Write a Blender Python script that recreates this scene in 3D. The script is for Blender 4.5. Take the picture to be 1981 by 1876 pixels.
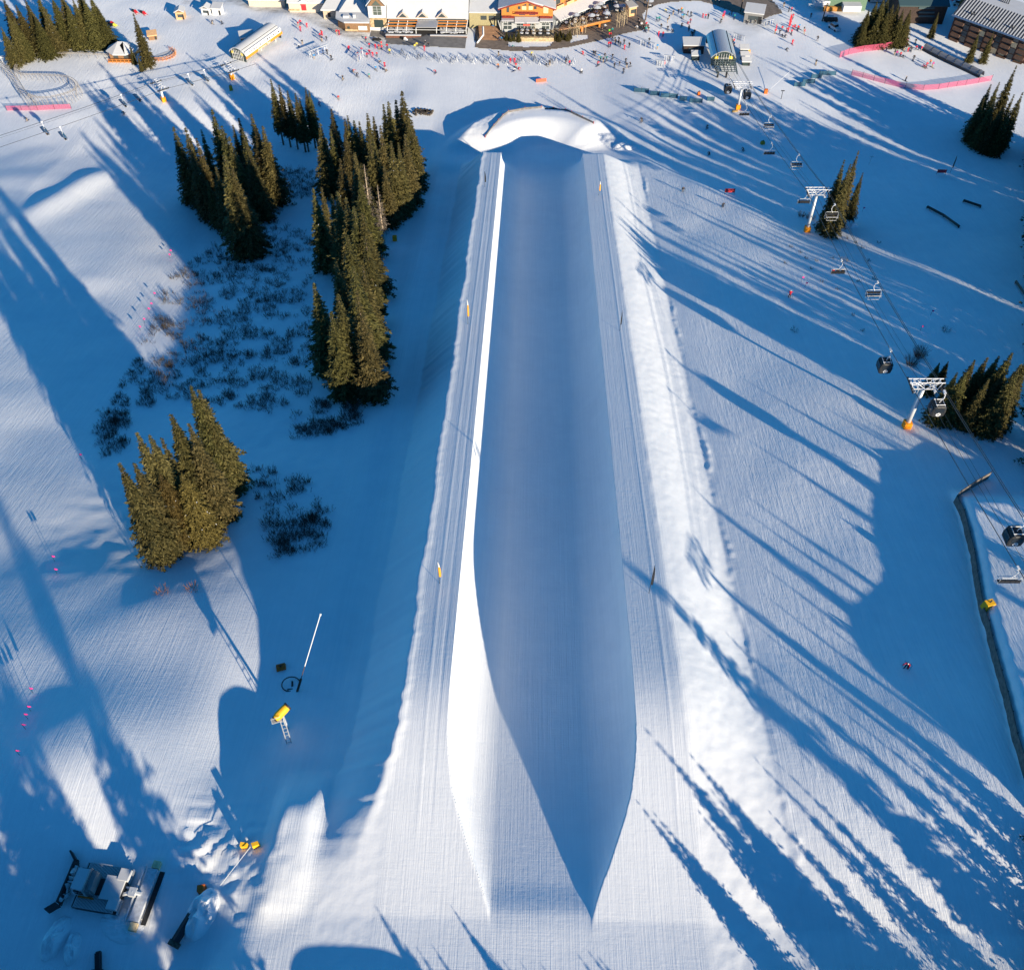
import bpy, bmesh, math, random
import numpy as np
from mathutils import Vector, Matrix
R_ = math.radians
for o in list(bpy.data.objects): bpy.data.objects.remove(o)
scene = bpy.context.scene
C = scene.collection
random.seed(7); RNG = np.random.default_rng(11)

# ------------------------------------------------------------------ camera, sky, sun, exposure
PITCH, YAW, FPX = 50.8, 1.41, 1910.0          # pixel units of a 1981 x 1876 reading of the frame
CAMZ = 100.0
camd = bpy.data.cameras.new('camera'); cam = bpy.data.objects.new('camera', camd); C.objects.link(cam)
cam.location = (0, 0, CAMZ)
cam.rotation_euler = (R_(90-PITCH), 0, R_(YAW))
camd.sensor_fit = 'HORIZONTAL'; camd.sensor_width = 36; camd.lens = 36*FPX/1981.0
camd.clip_start = 1; camd.clip_end = 6000
scene.camera = cam
SUN_EL, SUN_A = 17.0, 37.4                     # elevation; degrees from -Y towards +X
w = bpy.data.worlds.new("World"); scene.world = w; w.use_nodes = True
nt = w.node_tree; nt.nodes.clear()
sky = nt.nodes.new('ShaderNodeTexSky'); sky.sky_type = 'NISHITA'; sky.sun_disc = False
sky.sun_elevation = R_(SUN_EL); sky.altitude = 3000; sky.air_density = 1.0; sky.dust_density = 0.2; sky.ozone_density = 3.0
sky.sun_rotation = R_(180-SUN_A)
mul = nt.nodes.new('ShaderNodeMix'); mul.data_type = 'RGBA'; mul.blend_type = 'MULTIPLY'
mul.inputs[0].default_value = 1.0; mul.inputs[7].default_value = (0.135, 0.57, 0.75, 1)
bg = nt.nodes.new('ShaderNodeBackground'); bg.inputs[1].default_value = 0.114
wo = nt.nodes.new('ShaderNodeOutputWorld')
nt.links.new(sky.outputs[0], mul.inputs[6]); nt.links.new(mul.outputs[2], bg.inputs[0]); nt.links.new(bg.outputs[0], wo.inputs[0])
sd = bpy.data.lights.new('sun', 'SUN'); sd.energy = 4.25; sd.angle = R_(0.5); sd.color = (1.0, 0.865, 0.65)
sun = bpy.data.objects.new('sun', sd); C.objects.link(sun)
SUNV = Vector((math.sin(R_(SUN_A))*math.cos(R_(SUN_EL)), -math.cos(R_(SUN_A))*math.cos(R_(SUN_EL)), math.sin(R_(SUN_EL))))
sun.rotation_euler = SUNV.to_track_quat('Z', 'Y').to_euler()
vs = scene.view_settings; vs.view_transform = 'Standard'; vs.look = 'None'; vs.exposure = 1.05; vs.gamma = 1.0
scene.render.engine = 'CYCLES'
scene.cycles.max_bounces = 5; scene.cycles.diffuse_bounces = 3; scene.cycles.glossy_bounces = 2; scene.cycles.transparent_max_bounces = 8

# ------------------------------------------------------------------ materials
MATS = {}
def mat(name, col, rough=0.7, metal=0.0, spec=0.3, noise=0.0, nscale=3.0, col2=None, bump=0.0, emit=None):
    if name in MATS: return MATS[name]
    m = bpy.data.materials.new(name); m.use_nodes = True
    n = m.node_tree.nodes; l = m.node_tree.links; b = n['Principled BSDF']
    b.inputs['Base Color'].default_value = (*col, 1); b.inputs['Roughness'].default_value = rough
    b.inputs['Metallic'].default_value = metal; b.inputs['Specular IOR Level'].default_value = spec
    if noise > 0 or col2 or bump:
        tc = n.new('ShaderNodeTexCoord'); nz = n.new('ShaderNodeTexNoise'); nz.inputs['Scale'].default_value = nscale; nz.inputs['Detail'].default_value = 5
        l.new(tc.outputs['Object'], nz.inputs['Vector'])
        cr = n.new('ShaderNodeValToRGB')
        c2 = col2 or tuple(min(1, c*(1+noise)) for c in col); c1 = col if col2 else tuple(c*(1-noise) for c in col)
        cr.color_ramp.elements[0].color = (*c1, 1); cr.color_ramp.elements[1].color = (*c2, 1)
        cr.color_ramp.elements[0].position = 0.35; cr.color_ramp.elements[1].position = 0.65
        l.new(nz.outputs['Fac'], cr.inputs[0]); l.new(cr.outputs[0], b.inputs['Base Color'])
        if bump:
            bp = n.new('ShaderNodeBump'); bp.inputs['Strength'].default_value = 1; bp.inputs['Distance'].default_value = bump
            l.new(nz.outputs['Fac'], bp.inputs['Height']); l.new(bp.outputs[0], b.inputs['Normal'])
    MATS[name] = m
    return m

# ------------------------------------------------------------------ terrain
XP = 2.0
def sst(a, b, x): 
    t = np.clip((x-a)/(b-a), 0, 1); return t*t*(3-2*t)
def softplus(u, w): return w*np.logaddexp(0, u/w)
class VN:                                     # smooth value noise
    def __init__(s, seed): s.t = np.random.default_rng(seed).random((256, 256))
    def __call__(s, x, y):
        xi = np.floor(x).astype(int); yi = np.floor(y).astype(int); fx = x-xi; fy = y-yi
        fx = fx*fx*(3-2*fx); fy = fy*fy*(3-2*fy); t = s.t
        a = t[xi % 256, yi % 256]; b = t[(xi+1) % 256, yi % 256]; c = t[xi % 256, (yi+1) % 256]; d = t[(xi+1) % 256, (yi+1) % 256]
        return (a*(1-fx)+b*fx)*(1-fy)+(c*(1-fx)+d*fx)*fy-0.5
NV = [VN(i) for i in range(8)]
SL = 0.2386
def deck_line(y):                             # the built deck along the pipe
    y = np.asarray(y, float)
    return 3.6 - SL*softplus(y-50.0, 2.0) - 0.078*softplus(46.0-np.clip(y, 27, None), 2.0) + 0.16*softplus(26.0-y, 4.0)
def out_level(y):                             # natural slope profile (left of the pipe)
    y = np.asarray(y, float)
    z = 3.6 - SL*(y-50.0) - 6.0               # 13 degree slope
    z = z + (SL-0.045)*softplus(y-233.0, 8.0) # run-out at the base
    return z
def far_level(y):
    return out_level(y)
def lip_half(y):
    return np.interp(y, [20, 25, 28, 30.5, 33.8, 36.8, 39.5, 43, 46, 50, 400], [4.52, 4.6, 5.0, 5.85, 7.2, 8.25, 9.05, 9.6, 9.85, 10.0, 10.0])
def outer_left(y):
    return np.interp(y, [20, 27, 30.7, 35, 39, 44, 48, 52, 230], [27, 21.5, 19.0, 17.6, 16.4, 15.4, 15.05, 15.0, 14.8])
def outer_right(y):
    return np.interp(y, [20, 35, 45, 230], [15.4, 15.2, 15.0, 15.0])
BERM = (2.6, 228.0, 16.8)
def ground(x, y):
    x = np.asarray(x, float); y = np.asarray(y, float)
    X = x-XP; A = np.abs(X)
    zd = deck_line(y); zf = 3.6-SL*(y-50.0)-6.7 - 0.0*y
    # ---- left natural ground
    upl = 2.1+0.16*(27-y)*(y < 27)
    ol = out_level(y)
    # near-left plateau level falls off with the trench
    wig = 1.6*NV[0](x/23, y/23) + 0.5*NV[1](x/8, y/8)
    lfield = ol + 0.4 + wig*sst(24, 40, A)*0.9
    xv = np.interp(y, [40, 75, 200], [40.0, 52.0, 78.0])       # shallow valley left of the trench
    Lx = np.clip(-X, 0, None)
    val = 1.3*sst(24, 30, Lx) + 0.09*np.clip(np.minimum(Lx, xv)-26, 0, None) - 0.13*np.clip(np.minimum(Lx, xv+45)-xv-4, 0, None)
    lfield = lfield - val*sst(30, 125, y)*sst(262, 215, y)
    # knoll at the lower left where the sun comes through
    kn = 1.2*np.exp(-(((x+56)/17)**2+((y-63)/10)**2)) + 2.3*np.exp(-(((x+47)/11)**2+((y-44)/11)**2)) - 2.0*np.exp(-(((x+30)/5.5)**2+((y-48)/14)**2))
    lfield = lfield + kn
    wl = sst(27, 34, y)                        # 0 = start plateau, 1 = natural slope
    left_low = np.where(y < 60, upl*(1-wl)+(lfield)*wl, lfield)
    lowyard = 2.1 - 0.02*(y-20) - 1.2*sst(-22, -32, x)   # groomer yard
    ylow = sst(44, 25, y)*sst(-24.5, -30, x)
    left_low = left_low*(1-ylow) + (lowyard+0.25*wig)*ylow
    # ridge wedge left of the trench
    rid = np.clip(2.9-left_low, 0, 9)*np.exp(-((x+22.6)/2.5)**4)*sst(43, 36, y)*sst(24, 28, y)
    # ---- right natural ground
    olr = out_level(y)+1.6
    rfield = olr + (0.9*NV[2](x/26, y/26)+0.25*NV[3](x/7, y/9))*sst(24, 34, A) - 0.012*np.clip(X-25, 0, 200)
    wr = sst(24, 62, y)
    upr = 1.5+0.16*(27-y)*(y < 27)
    rfield = np.where(y < 62, upr*(1-wr)+rfield*wr, rfield)
    # ---- cross section
    L = lip_half(y); Dp = np.maximum(zd-zf, 0.0)
    zf2 = zd-softplus(zd-zf-.3*sst(31, 26, y), np.interp(y, [25, 33], [.10, .45]))
    q = np.clip((A-4.5)/np.maximum(L-4.5, 0.02), 0, 1)
    zw = zf2 + (zd-zf2)*(1-np.sqrt(np.clip(1-q*q, 0, 1)))
    zin = np.where(A < 4.5, zf2, zw)
    edgel = outer_left(y) + 0.28*NV[4](y/1.1, y*0)+0.2*NV[7](y/.45, y*0+4)+0.5*NV[5](y/6, y*0)
    e0_ = outer_right(y); edger = e0_ + 0.3*NV[5](y/1.3, y*0+9)*np.exp(-np.clip(X-e0_, 0, 30)/.7)
    # trench beside the left bank
    dl = np.clip((-X-edgel), 0, None)
    lip = 0.12*np.exp(-((-X-edgel+0.3)/0.5)**2)*sst(31, 45, y)*(X < 0)
    tren = left_low - 1.0*np.exp(-(((-X)-23.5)/3.5)**2)*sst(30, 48, y)*sst(230, 210, y)
    bl = sst(0, 1, dl/5.6); bl = np.clip(dl/5.6, 0, 1); bl = bl*0.75+0.25*sst(0, 1, dl/5.6)
    zl = zd*(1-bl) + (tren+rid)*bl
    dr = np.clip((X-edger), 0, None)
    br = np.clip(dr/9.3, 0, 1)
    br = br*0.6+0.4*sst(0, 1, br)
    bump = 0.35*NV[1](x/11, y/17)*sst(0, .3, br)*sst(1, .6, br) + 0.06*NV[6](x/2.6, y/2.6)*sst(0, .2, br)*sst(1.0, .8, br) + 0.06*NV[7](x/.8, y/.8)*sst(0, .1, br)*sst(1.05, .9, br)
    zr = zd*(1-br) + rfield*br + bump
    # clumpy windrow at the foot of the right bank
    wrow = 0.12*np.exp(-((dr-9.6-1.2*NV[2](y/7, y*0))/0.45)**2)*np.clip(0.15+NV[7](x*1.1, y*1.1)+1.0*NV[5](y/9, y*0), 0, 1.2)*2*sst(262, 200, y)
    zr = zr + wrow
    z = np.where(A <= L, zin, np.where(X < 0, np.where(-X < edgel, zd, zl), np.where(X < edger, zd, zr)))
    rg_ = 0.035*np.exp(-((X+12.3+0.2*NV[3](y/40, y*0))/0.16)**2) - 0.03*np.exp(-((X+11.0)/0.14)**2) + 0.035*np.exp(-((X-13.6)/0.16)**2) - 0.035*np.exp(-((X-14.7-0.2*NV[3](y/40, y*0+3))/0.14)**2)
    z = z + lip + rg_*sst(30, 40, y)*sst(218, 214, y)
    # ---- end of the pipe: decks run out, then the catch berm
    e = sst(215.5, 224.0, y)
    sm = sst(-34, 34, X); flat = left_low*(1-sm) + rfield*sm
    flat = flat*(1-sst(30, 14, A)) + (out_level(y)+0.5*sm)*sst(30, 14, A)
    z = z*(1-e) + flat*e
    dx = (x-BERM[0])*0.98; dy = y-BERM[1]; r = np.hypot(dx, dy); ang = np.arctan2(dy, np.abs(dx))
    hb = np.where(dx < 0, sst(-0.1, 0.6, ang), sst(0.12, 0.8, ang))
    prof = np.where(r < BERM[2], sst(5.0, 15.7, r), 1-sst(BERM[2]+1.5+2.5*(dx < 0), BERM[2]+10, r))
    z = z + 3.6*hb*prof + 0.22*hb*prof*NV[7](x/.9, y/.9)*sst(17, 19, r)*.5
    z = z + 0.35*NV[6](x/.7, y/.7)*np.exp(-((x+30)/4.5)**2-((y-33)/5)**2)*1.6 + 0.5*np.clip(NV[5](x/1.2, y/1.2), 0, 1)*np.exp(-((x+29)/5)**2-((y-32)/6)**2)
    rd = (x+111.0)*.985-(y-201.5)*.175; rt_ = (x+111.8)*.175+(y-201.5)*.985
    z = z + 1.5*np.exp(-(rd/4.0)**2)*np.exp(-(rt_/17)**4)      # low roll on the far left run
    z = z + 3.3*np.exp(-((x+6.5)/8.5)**4-((y-11.0)/3.6)**2)     # unseen hump below the frame, added to cast a rounded shadow
    fxl = np.interp(y, [41.8, 47.5, 53.3, 59.7, 66.6, 73.2, 80.8, 88.4], [52.2, 52.9, 54.2, 55.5, 56.6, 58.2, 59.9, 60.7])
    z = z + 2.2*sst(.1, .9, x-fxl)*sst(92, 86, y)*sst(34, 41, y)     # raised lane behind the plank fence
    # ---- village hollow / far left rise
    z = z + 0.3*NV[1](x/31, y/31)*sst(230, 270, y)
    return z

_cy, _sy = math.cos(R_(YAW)), math.sin(R_(YAW)); _cp, _sp = math.cos(R_(PITCH)), math.sin(R_(PITCH))
def ray(px, py):
    u = (px-990.5)/FPX; v = (py-938.0)/FPX
    fx, fz = _cp - v*_sp, -_sp - v*_cp         # forward(horizontal), vertical
    return np.array([u*_cy - fx*_sy, u*_sy + fx*_cy, fz])
_T = np.linspace(60, 700, 2600)
def hit(px, py, h=0.0):
    """first point on the ray that is h above the snow"""
    d = ray(px, py); P = d[None, :]*_T[:, None]; P[:, 2] += CAMZ
    g = P[:, 2] - ground(P[:, 0], P[:, 1]) - h
    i = int(np.argmax(g < 0)) or len(_T)-1
    a, b = _T[i-1], _T[i]
    for _ in range(14):
        m = (a+b)/2; p = d*m; gg = p[2]+CAMZ-float(ground(p[0], p[1]))-h
        if gg < 0: b = m
        else: a = m
    p = d*((a+b)/2); p[2] += CAMZ
    return p
def at(px, py): 
    p = hit(px, py); return Vector((p[0], p[1], float(ground(p[0], p[1]))))
def gz(x, y): return float(ground(x, y))
def proj(p):
    x, y, z = p[0], p[1], p[2]-CAMZ
    u = x*_cy + y*_sy; f = -x*_sy + y*_cy
    dep = f*_cp - z*_sp; up = f*_sp + z*_cp
    return 990.5+FPX*u/dep, 938-FPX*up/dep, dep
def above(px, py, base):                       # point over ground position `base` (x,y) seen at image row py
    lo, hi = -5.0, 80.0
    for _ in range(40):
        m = (lo+hi)/2
        if proj((base[0], base[1], base[2]+m))[1] > py: lo = m
        else: hi = m
    return (lo+hi)/2

# ------------------------------------------------------------------ object helpers
def tag(o, label=None, cat=None, group=None, kind=None):
    if label: o['label'] = label
    if cat: o['category'] = cat
    if group: o['group'] = group
    if kind: o['kind'] = kind
    return o
def empty(name, loc, rz=0, label=None, cat=None, group=None):
    o = bpy.data.objects.new(name, None); C.objects.link(o); o.location = loc; o.rotation_euler = (0, 0, rz); o.empty_display_size = 0.2
    return tag(o, label, cat, group)
class MB:
    """collects shapes into one mesh"""
    def __init__(s): s.v = []; s.f = []; s.m = []; s.mi = 0
    def face(s, pts, mi=None):
        i = len(s.v); s.v += [tuple(p) for p in pts]; s.f.append(tuple(range(i, i+len(pts)))); s.m.append(s.mi if mi is None else mi)
    def raw(s, vs, fs, mi=None):
        i = len(s.v); s.v += [tuple(p) for p in vs]
        for f in fs: s.f.append(tuple(i+k for k in f)); s.m.append(s.mi if mi is None else mi)
    def box(s, c, d, rz=0.0, mi=None, M=None, taper=1.0):
        hx, hy, hz = d[0]/2, d[1]/2, d[2]/2; cs, sn = math.cos(rz), math.sin(rz); vs = []
        for sz in (-1, 1):
            k = taper if sz > 0 else 1.0
            for sx, sy in ((-1, -1), (1, -1), (1, 1), (-1, 1)):
                x, y = sx*hx*k, sy*hy*k
                p = Vector((c[0]+x*cs-y*sn, c[1]+x*sn+y*cs, c[2]+sz*hz)); vs.append(M @ p if M else p)
        s.raw(vs, [(0, 3, 2, 1), (4, 5, 6, 7), (0, 1, 5, 4), (1, 2, 6, 5), (2, 3, 7, 6), (3, 0, 4, 7)], mi)
    def tube(s, pts, r, n=6, mi=None, cap=True):
        pts = [Vector(p) for p in pts]; rs = r if isinstance(r, (list, tuple)) else [r]*len(pts); rings = []
        for i, p in enumerate(pts):
            d = (pts[min(i+1, len(pts)-1)]-pts[max(i-1, 0)]).normalized()
            a = d.orthogonal() if abs(d.z) > .95 else d.cross(Vector((0, 0, 1))); a.normalize(); b = d.cross(a)
            rings.append([p+(a*math.cos(2*math.pi*k/n)+b*math.sin(2*math.pi*k/n))*rs[i] for k in range(n)])
        vs = [q for rg in rings for q in rg]; fs = []
        for i in range(len(pts)-1):
            for k in range(n):
                fs.append((i*n+k, i*n+(k+1) % n, (i+1)*n+(k+1) % n, (i+1)*n+k))
        if cap: fs.append(tuple(range(n-1, -1, -1))); fs.append(tuple((len(pts)-1)*n+k for k in range(n)))
        s.raw(vs, fs, mi)
    def prism(s, outline, a, b, mi=None):
        """outline: list of points; extruded by vector b-a"""
        n = len(outline); A = [Vector(p)+Vector(a) for p in outline]; B = [Vector(p)+Vector(b) for p in outline]
        fs = [tuple(range(n-1, -1, -1)), tuple(range(n, 2*n))]+[(k, (k+1) % n, n+(k+1) % n, n+k) for k in range(n)]
        s.raw(A+B, fs, mi)
    def mesh(s, name, mats):
        me = bpy.data.meshes.new(name); me.from_pydata(s.v, [], s.f)
        for m in (mats if isinstance(mats, (list, tuple)) else [mats]): me.materials.append(m)
        me.polygons.foreach_set('material_index', s.m); me.update()
        bm = bmesh.new(); bm.from_mesh(me); bmesh.ops.recalc_face_normals(bm, faces=bm.faces); bm.to_mesh(me); bm.free()
        return me
    def build(s, name, mats, parent=None, loc=(0, 0, 0), rz=0, smooth=False, me=None):
        me = me or s.mesh(name, mats)
        if smooth: me.polygons.foreach_set('use_smooth', [True]*len(me.polygons))
        o = bpy.data.objects.new(name, me); C.objects.link(o); o.location = loc; o.rotation_euler = (0, 0, rz)
        if parent: o.parent = parent
        return o
def copy_tree(o, parent=None):
    c = o.copy(); C.objects.link(c)
    if parent: c.parent = parent
    for ch in [x for x in CHILD.get(o.name, [])]: 
        k = copy_tree(ch, c); CHILD.setdefault(c.name, []).append(k)
    return c
CHILD = {}
def reg(root):
    """remember the children of a thing so that copies can be made"""
    for ch in root.children:
        CHILD.setdefault(root.name, []).append(ch); reg(ch)
    return root
ORD = ['leftmost', 'second from the left', 'third from the left', 'fourth from the left', 'fifth from the left', 'sixth from the left', 'seventh from the left', 'eighth from the left', 'ninth from the left', 'tenth from the left']
ORDR = ['rightmost', 'second from the right', 'third from the right', 'fourth from the right', 'fifth from the right', 'sixth from the right', 'seventh from the right', 'eighth from the right', 'ninth from the right', 'tenth from the right']
def ordinal(i, n):
    if n == 1: return 'only'
    if i < (n+1)//2 and i < 10: return ORD[i]
    j = n-1-i
    if j < 10: return ORDR[j]
    k = i+1
    return f'{k}th from the left'

# ------------------------------------------------------------------ snow ground mesh
def axis(segs):
    out = [segs[0][0]]
    for a, b, st in segs:
        n = max(1, int(round((b-a)/st))); out += list(np.linspace(a, b, n+1)[1:])
    return np.array(out)
gx = axis([(-420, -140, 7), (-140, -60, .8), (-60, -28, .5), (-28, -14, .22), (-14, -8.4, .14), (-8.4, -8.02, .06), (-8.02, -7.98, .02), (-7.98, -2.5, .11), (-2.5, 6.5, .6), (6.5, 11.98, .11), (11.98, 12.02, .02), (12.02, 16.6, .13), (16.6, 30, .25), (30, 70, .5), (70, 150, .8), (150, 420, 7)])
gy = axis([(-260, -20, 6), (-20, 18, 1.0), (18, 60, .3), (60, 130, .45), (130, 215, .6), (215, 262, .4), (262, 345, .8), (345, 640, 7)])
GX, GY = np.meshgrid(gx, gy)
GZ = ground(GX, GY)
# roughness mask for ungroomed snow, groomed mask for corduroy
_X = GX-XP; _A = np.abs(_X)
rough_m = np.clip(sst(15.2, 16.5, _A)*sst(25.2, 24.2, _A)*(_X > 0) + sst(15, 16, _A)*sst(21.5, 20.5, _A)*(_X < 0)*0.8, 0, 1)*sst(228, 215, GY)
groom_m = 1.0-rough_m
willow_m = sst(-26, -31, GX)*sst(-72+0*GX, -60, GX+0.0)*sst(62, 80, GY)*sst(215, 190, GY)
groom_m = np.clip(groom_m-willow_m, 0, 1)*(1-.75*sst(225, 245, GY))
GZ = GZ + 0.035*rough_m*NV[3](GX/.55, GY/.55) + 0.16*willow_m*NV[6](GX/1.7, GY/1.7)
def snow_material():
    m = bpy.data.materials.new('snow'); m.use_nodes = True; n = m.node_tree.nodes; l = m.node_tree.links; b = n['Principled BSDF']
    b.inputs['Roughness'].default_value = 0.75; b.inputs['Specular IOR Level'].default_value = 0.15
    tc = n.new('ShaderNodeTexCoord')
    def noise(sc, det, vec=None, rough=.55, scale=None):
        z = n.new('ShaderNodeTexNoise'); z.inputs['Scale'].default_value = sc; z.inputs['Detail'].default_value = det; z.inputs['Roughness'].default_value = rough
        mp = n.new('ShaderNodeMapping')
        if scale: mp.inputs['Scale'].default_value = scale
        if vec: mp.inputs['Rotation'].default_value = vec
        l.new(tc.outputs['Object'], mp.inputs[0]); l.new(mp.outputs[0], z.inputs['Vector'])
        return z.outputs['Fac']
    def math_(op, a, bb):
        k = n.new('ShaderNodeMath'); k.operation = op
        for i, q in enumerate((a, bb)):
            if isinstance(q, (int, float)): k.inputs[i].default_value = q
            else: l.new(q, k.inputs[i])
        return k.outputs[0]
    at1 = n.new('ShaderNodeAttribute'); at1.attribute_name = 'groomed'
    at2 = n.new('ShaderNodeAttribute'); at2.attribute_name = 'tracks'
    cord = noise(1.0, 3, scale=(4.2, 0.06, 0.06), rough=.7)       # grooming passes along the fall line
    cord2 = noise(1.0, 2, scale=(9, .25, .25), rough=.6)
    cross = noise(1.0, 3, scale=(0.35, 5.5, 0.3), rough=.6)
    tr1 = noise(1.0, 4, scale=(2.2, .28, .28), vec=(0, 0, .30), rough=.75)
    tr2 = noise(1.0, 4, scale=(1.6, .22, .22), vec=(0, 0, -.38), rough=.75)
    fine = noise(1.3, 6, rough=.7)
    g = math_('ADD', math_('MULTIPLY', cord, 0.15), math_('ADD', math_('MULTIPLY', cord2, .07), math_('MULTIPLY', cross, .05)))
    g = math_('MULTIPLY', g, at1.outputs['Fac'])
    t = math_('MULTIPLY', math_('ADD', math_('MULTIPLY', tr1, .32), math_('MULTIPLY', tr2, .32)), at2.outputs['Fac'])
    h = math_('ADD', math_('ADD', g, t), math_('MULTIPLY', fine, .11))
    bp = n.new('ShaderNodeBump'); bp.inputs['Strength'].default_value = .46; bp.inputs['Distance'].default_value = .5
    l.new(h, bp.inputs['Height']); l.new(bp.outputs[0], b.inputs['Normal'])
    big = noise(.05, 3)
    cr = n.new('ShaderNodeValToRGB'); cr.color_ramp.elements[0].color = (.74, .765, .80, 1); cr.color_ramp.elements[1].color = (.90, .905, .915, 1)
    streak = math_('ADD', math_('MULTIPLY', math_('SUBTRACT', cord, .5), math_('MULTIPLY', at1.outputs['Fac'], .9)), math_('MULTIPLY', math_('SUBTRACT', math_('MULTIPLY', math_('ADD', tr1, tr2), .5), .5), math_('MULTIPLY', at2.outputs['Fac'], 1.3)))
    mott = noise(.35, 6, rough=.65)
    alb = math_('ADD', math_('ADD', big, streak), math_('MULTIPLY', math_('SUBTRACT', mott, .5), .9))
    l.new(alb, cr.inputs[0])
    at3 = n.new('ShaderNodeAttribute'); at3.attribute_name = 'slush'
    dirt = n.new('ShaderNodeValToRGB'); dirt.color_ramp.elements[0].color = (.30, .29, .28, 1); dirt.color_ramp.elements[1].color = (.62, .61, .60, 1)
    dirt.color_ramp.elements[0].position = .35; dirt.color_ramp.elements[1].position = .62
    dn = noise(.5, 5, scale=(1, 2.2, 1)); l.new(dn, dirt.inputs[0])
    mx = n.new('ShaderNodeMix'); mx.data_type = 'RGBA'; l.new(at3.outputs['Fac'], mx.inputs[0]); l.new(cr.outputs[0], mx.inputs[6]); l.new(dirt.outputs[0], mx.inputs[7])
    l.new(mx.outputs[2], b.inputs['Base Color'])
    return m
SNOW = snow_material(); MATS['snow'] = SNOW
def near_path(pts, half):
    """mask of the ground within `half` metres of a polyline of image points"""
    P = [hit(*p) for p in pts]; out = np.zeros_like(GX)
    for a, b in zip(P[:-1], P[1:]):
        ax, ay, bx, by = a[0], a[1], b[0], b[1]; L2 = (bx-ax)**2+(by-ay)**2
        t = np.clip(((GX-ax)*(bx-ax)+(GY-ay)*(by-ay))/L2, 0, 1)
        d = np.hypot(GX-ax-t*(bx-ax), GY-ay-t*(by-ay)); out = np.maximum(out, sst(half, half*.5, d))
    return out
slush = near_path([(450, -4), (500, 12), (560, 20), (600, 26), (640, 47), (690, 66), (740, 80)], 5.0)
slush = np.maximum(slush, near_path([(370, 2), (440, 4), (500, 3), (560, 14)], 4.0)*.5)
slush = np.maximum(slush, .35*near_path([(1385, 70), (1420, 55), (1460, 40)], 9.0))
slush *= np.clip(.75+NV[1](GX/3, GY/3), 0, 1)
tracks = sst(24, 30, _X)*sst(262, 230, GY) + sst(30, 60, -_X)*.7*(1-willow_m) + .35*sst(225, 250, GY)
gm = bpy.data.meshes.new('snow_ground')
ny, nx = GX.shape
gm.vertices.add(nx*ny); gm.vertices.foreach_set('co', np.stack([GX, GY, GZ], -1).astype(np.float32).ravel())
ii = (np.arange(ny-1)[:, None]*nx+np.arange(nx-1)[None, :]).ravel()
q = np.stack([ii, ii+1, ii+nx+1, ii+nx], -1).astype(np.int32)
gm.loops.add(q.size); gm.polygons.add(len(q))
gm.loops.foreach_set('vertex_index', q.ravel()); gm.polygons.foreach_set('loop_start', np.arange(len(q), dtype=np.int32)*4)
gm.polygons.foreach_set('loop_total', np.full(len(q), 4, np.int32)); gm.polygons.foreach_set('use_smooth', np.ones(len(q), bool))
gm.update(); gm.validate()
for nm, arr in (('groomed', groom_m), ('tracks', np.clip(tracks, 0, 1)), ('slush', slush)):
    a = gm.attributes.new(nm, 'FLOAT', 'POINT'); a.data.foreach_set('value', arr.astype(np.float32).ravel())
gm.materials.append(SNOW)
go = bpy.data.objects.new('snow_ground', gm); C.objects.link(go); tag(go, 'snow covered slope with carved halfpipe running down to the village', 'snow', kind='structure')
# ------------------------------------------------------------------ trees
def foliage(name, dark, light, yellow=0.0):
    m = bpy.data.materials.new(name); m.use_nodes = True; n = m.node_tree.nodes; l = m.node_tree.links; b = n['Principled BSDF']
    b.inputs['Roughness'].default_value = .65; b.inputs['Specular IOR Level'].default_value = .12
    g = n.new('ShaderNodeNewGeometry'); oi = n.new('ShaderNodeObjectInfo')
    cr = n.new('ShaderNodeValToRGB'); cr.color_ramp.elements[0].color = (*dark, 1); cr.color_ramp.elements[1].color = (*light, 1)
    l.new(g.outputs['Random Per Island'], cr.inputs[0])
    hs = n.new('ShaderNodeHueSaturation')
    mr = n.new('ShaderNodeMapRange'); mr.inputs[3].default_value = .475; mr.inputs[4].default_value = .515; l.new(oi.outputs['Random'], mr.inputs[0]); l.new(mr.outputs[0], hs.inputs['Hue'])
    mr2 = n.new('ShaderNodeMapRange'); mr2.inputs[3].default_value = .75; mr2.inputs[4].default_value = 1.25
    mu = n.new('ShaderNodeMath'); mu.operation = 'FRACT'; mm = n.new('ShaderNodeMath'); mm.operation = 'MULTIPLY'; mm.inputs[1].default_value = 7.31
    l.new(oi.outputs['Random'], mm.inputs[0]); l.new(mm.outputs[0], mu.inputs[0]); l.new(mu.outputs[0], mr2.inputs[0]); l.new(mr2.outputs[0], hs.inputs['Value'])
    l.new(cr.outputs[0], hs.inputs['Color']); l.new(hs.outputs[0], b.inputs['Base Color'])
    return m
FOL = foliage('spruce_needles', (.026, .028, .011), (.142, .124, .043))
FOLY = foliage('yellow_needles', (.05, .040, .012), (.155, .120, .036))
DEADN = mat('bare_twigs', (.20, .16, .12), .9)
BARK = mat('bark', (.13, .095, .07), .9, noise=.4, nscale=6)
BARKL = mat('pale_bark', (.42, .33, .24), .9, noise=.3, nscale=6)
SNOWB = mat('bough_snow', (.84, .85, .88), .8)
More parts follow.
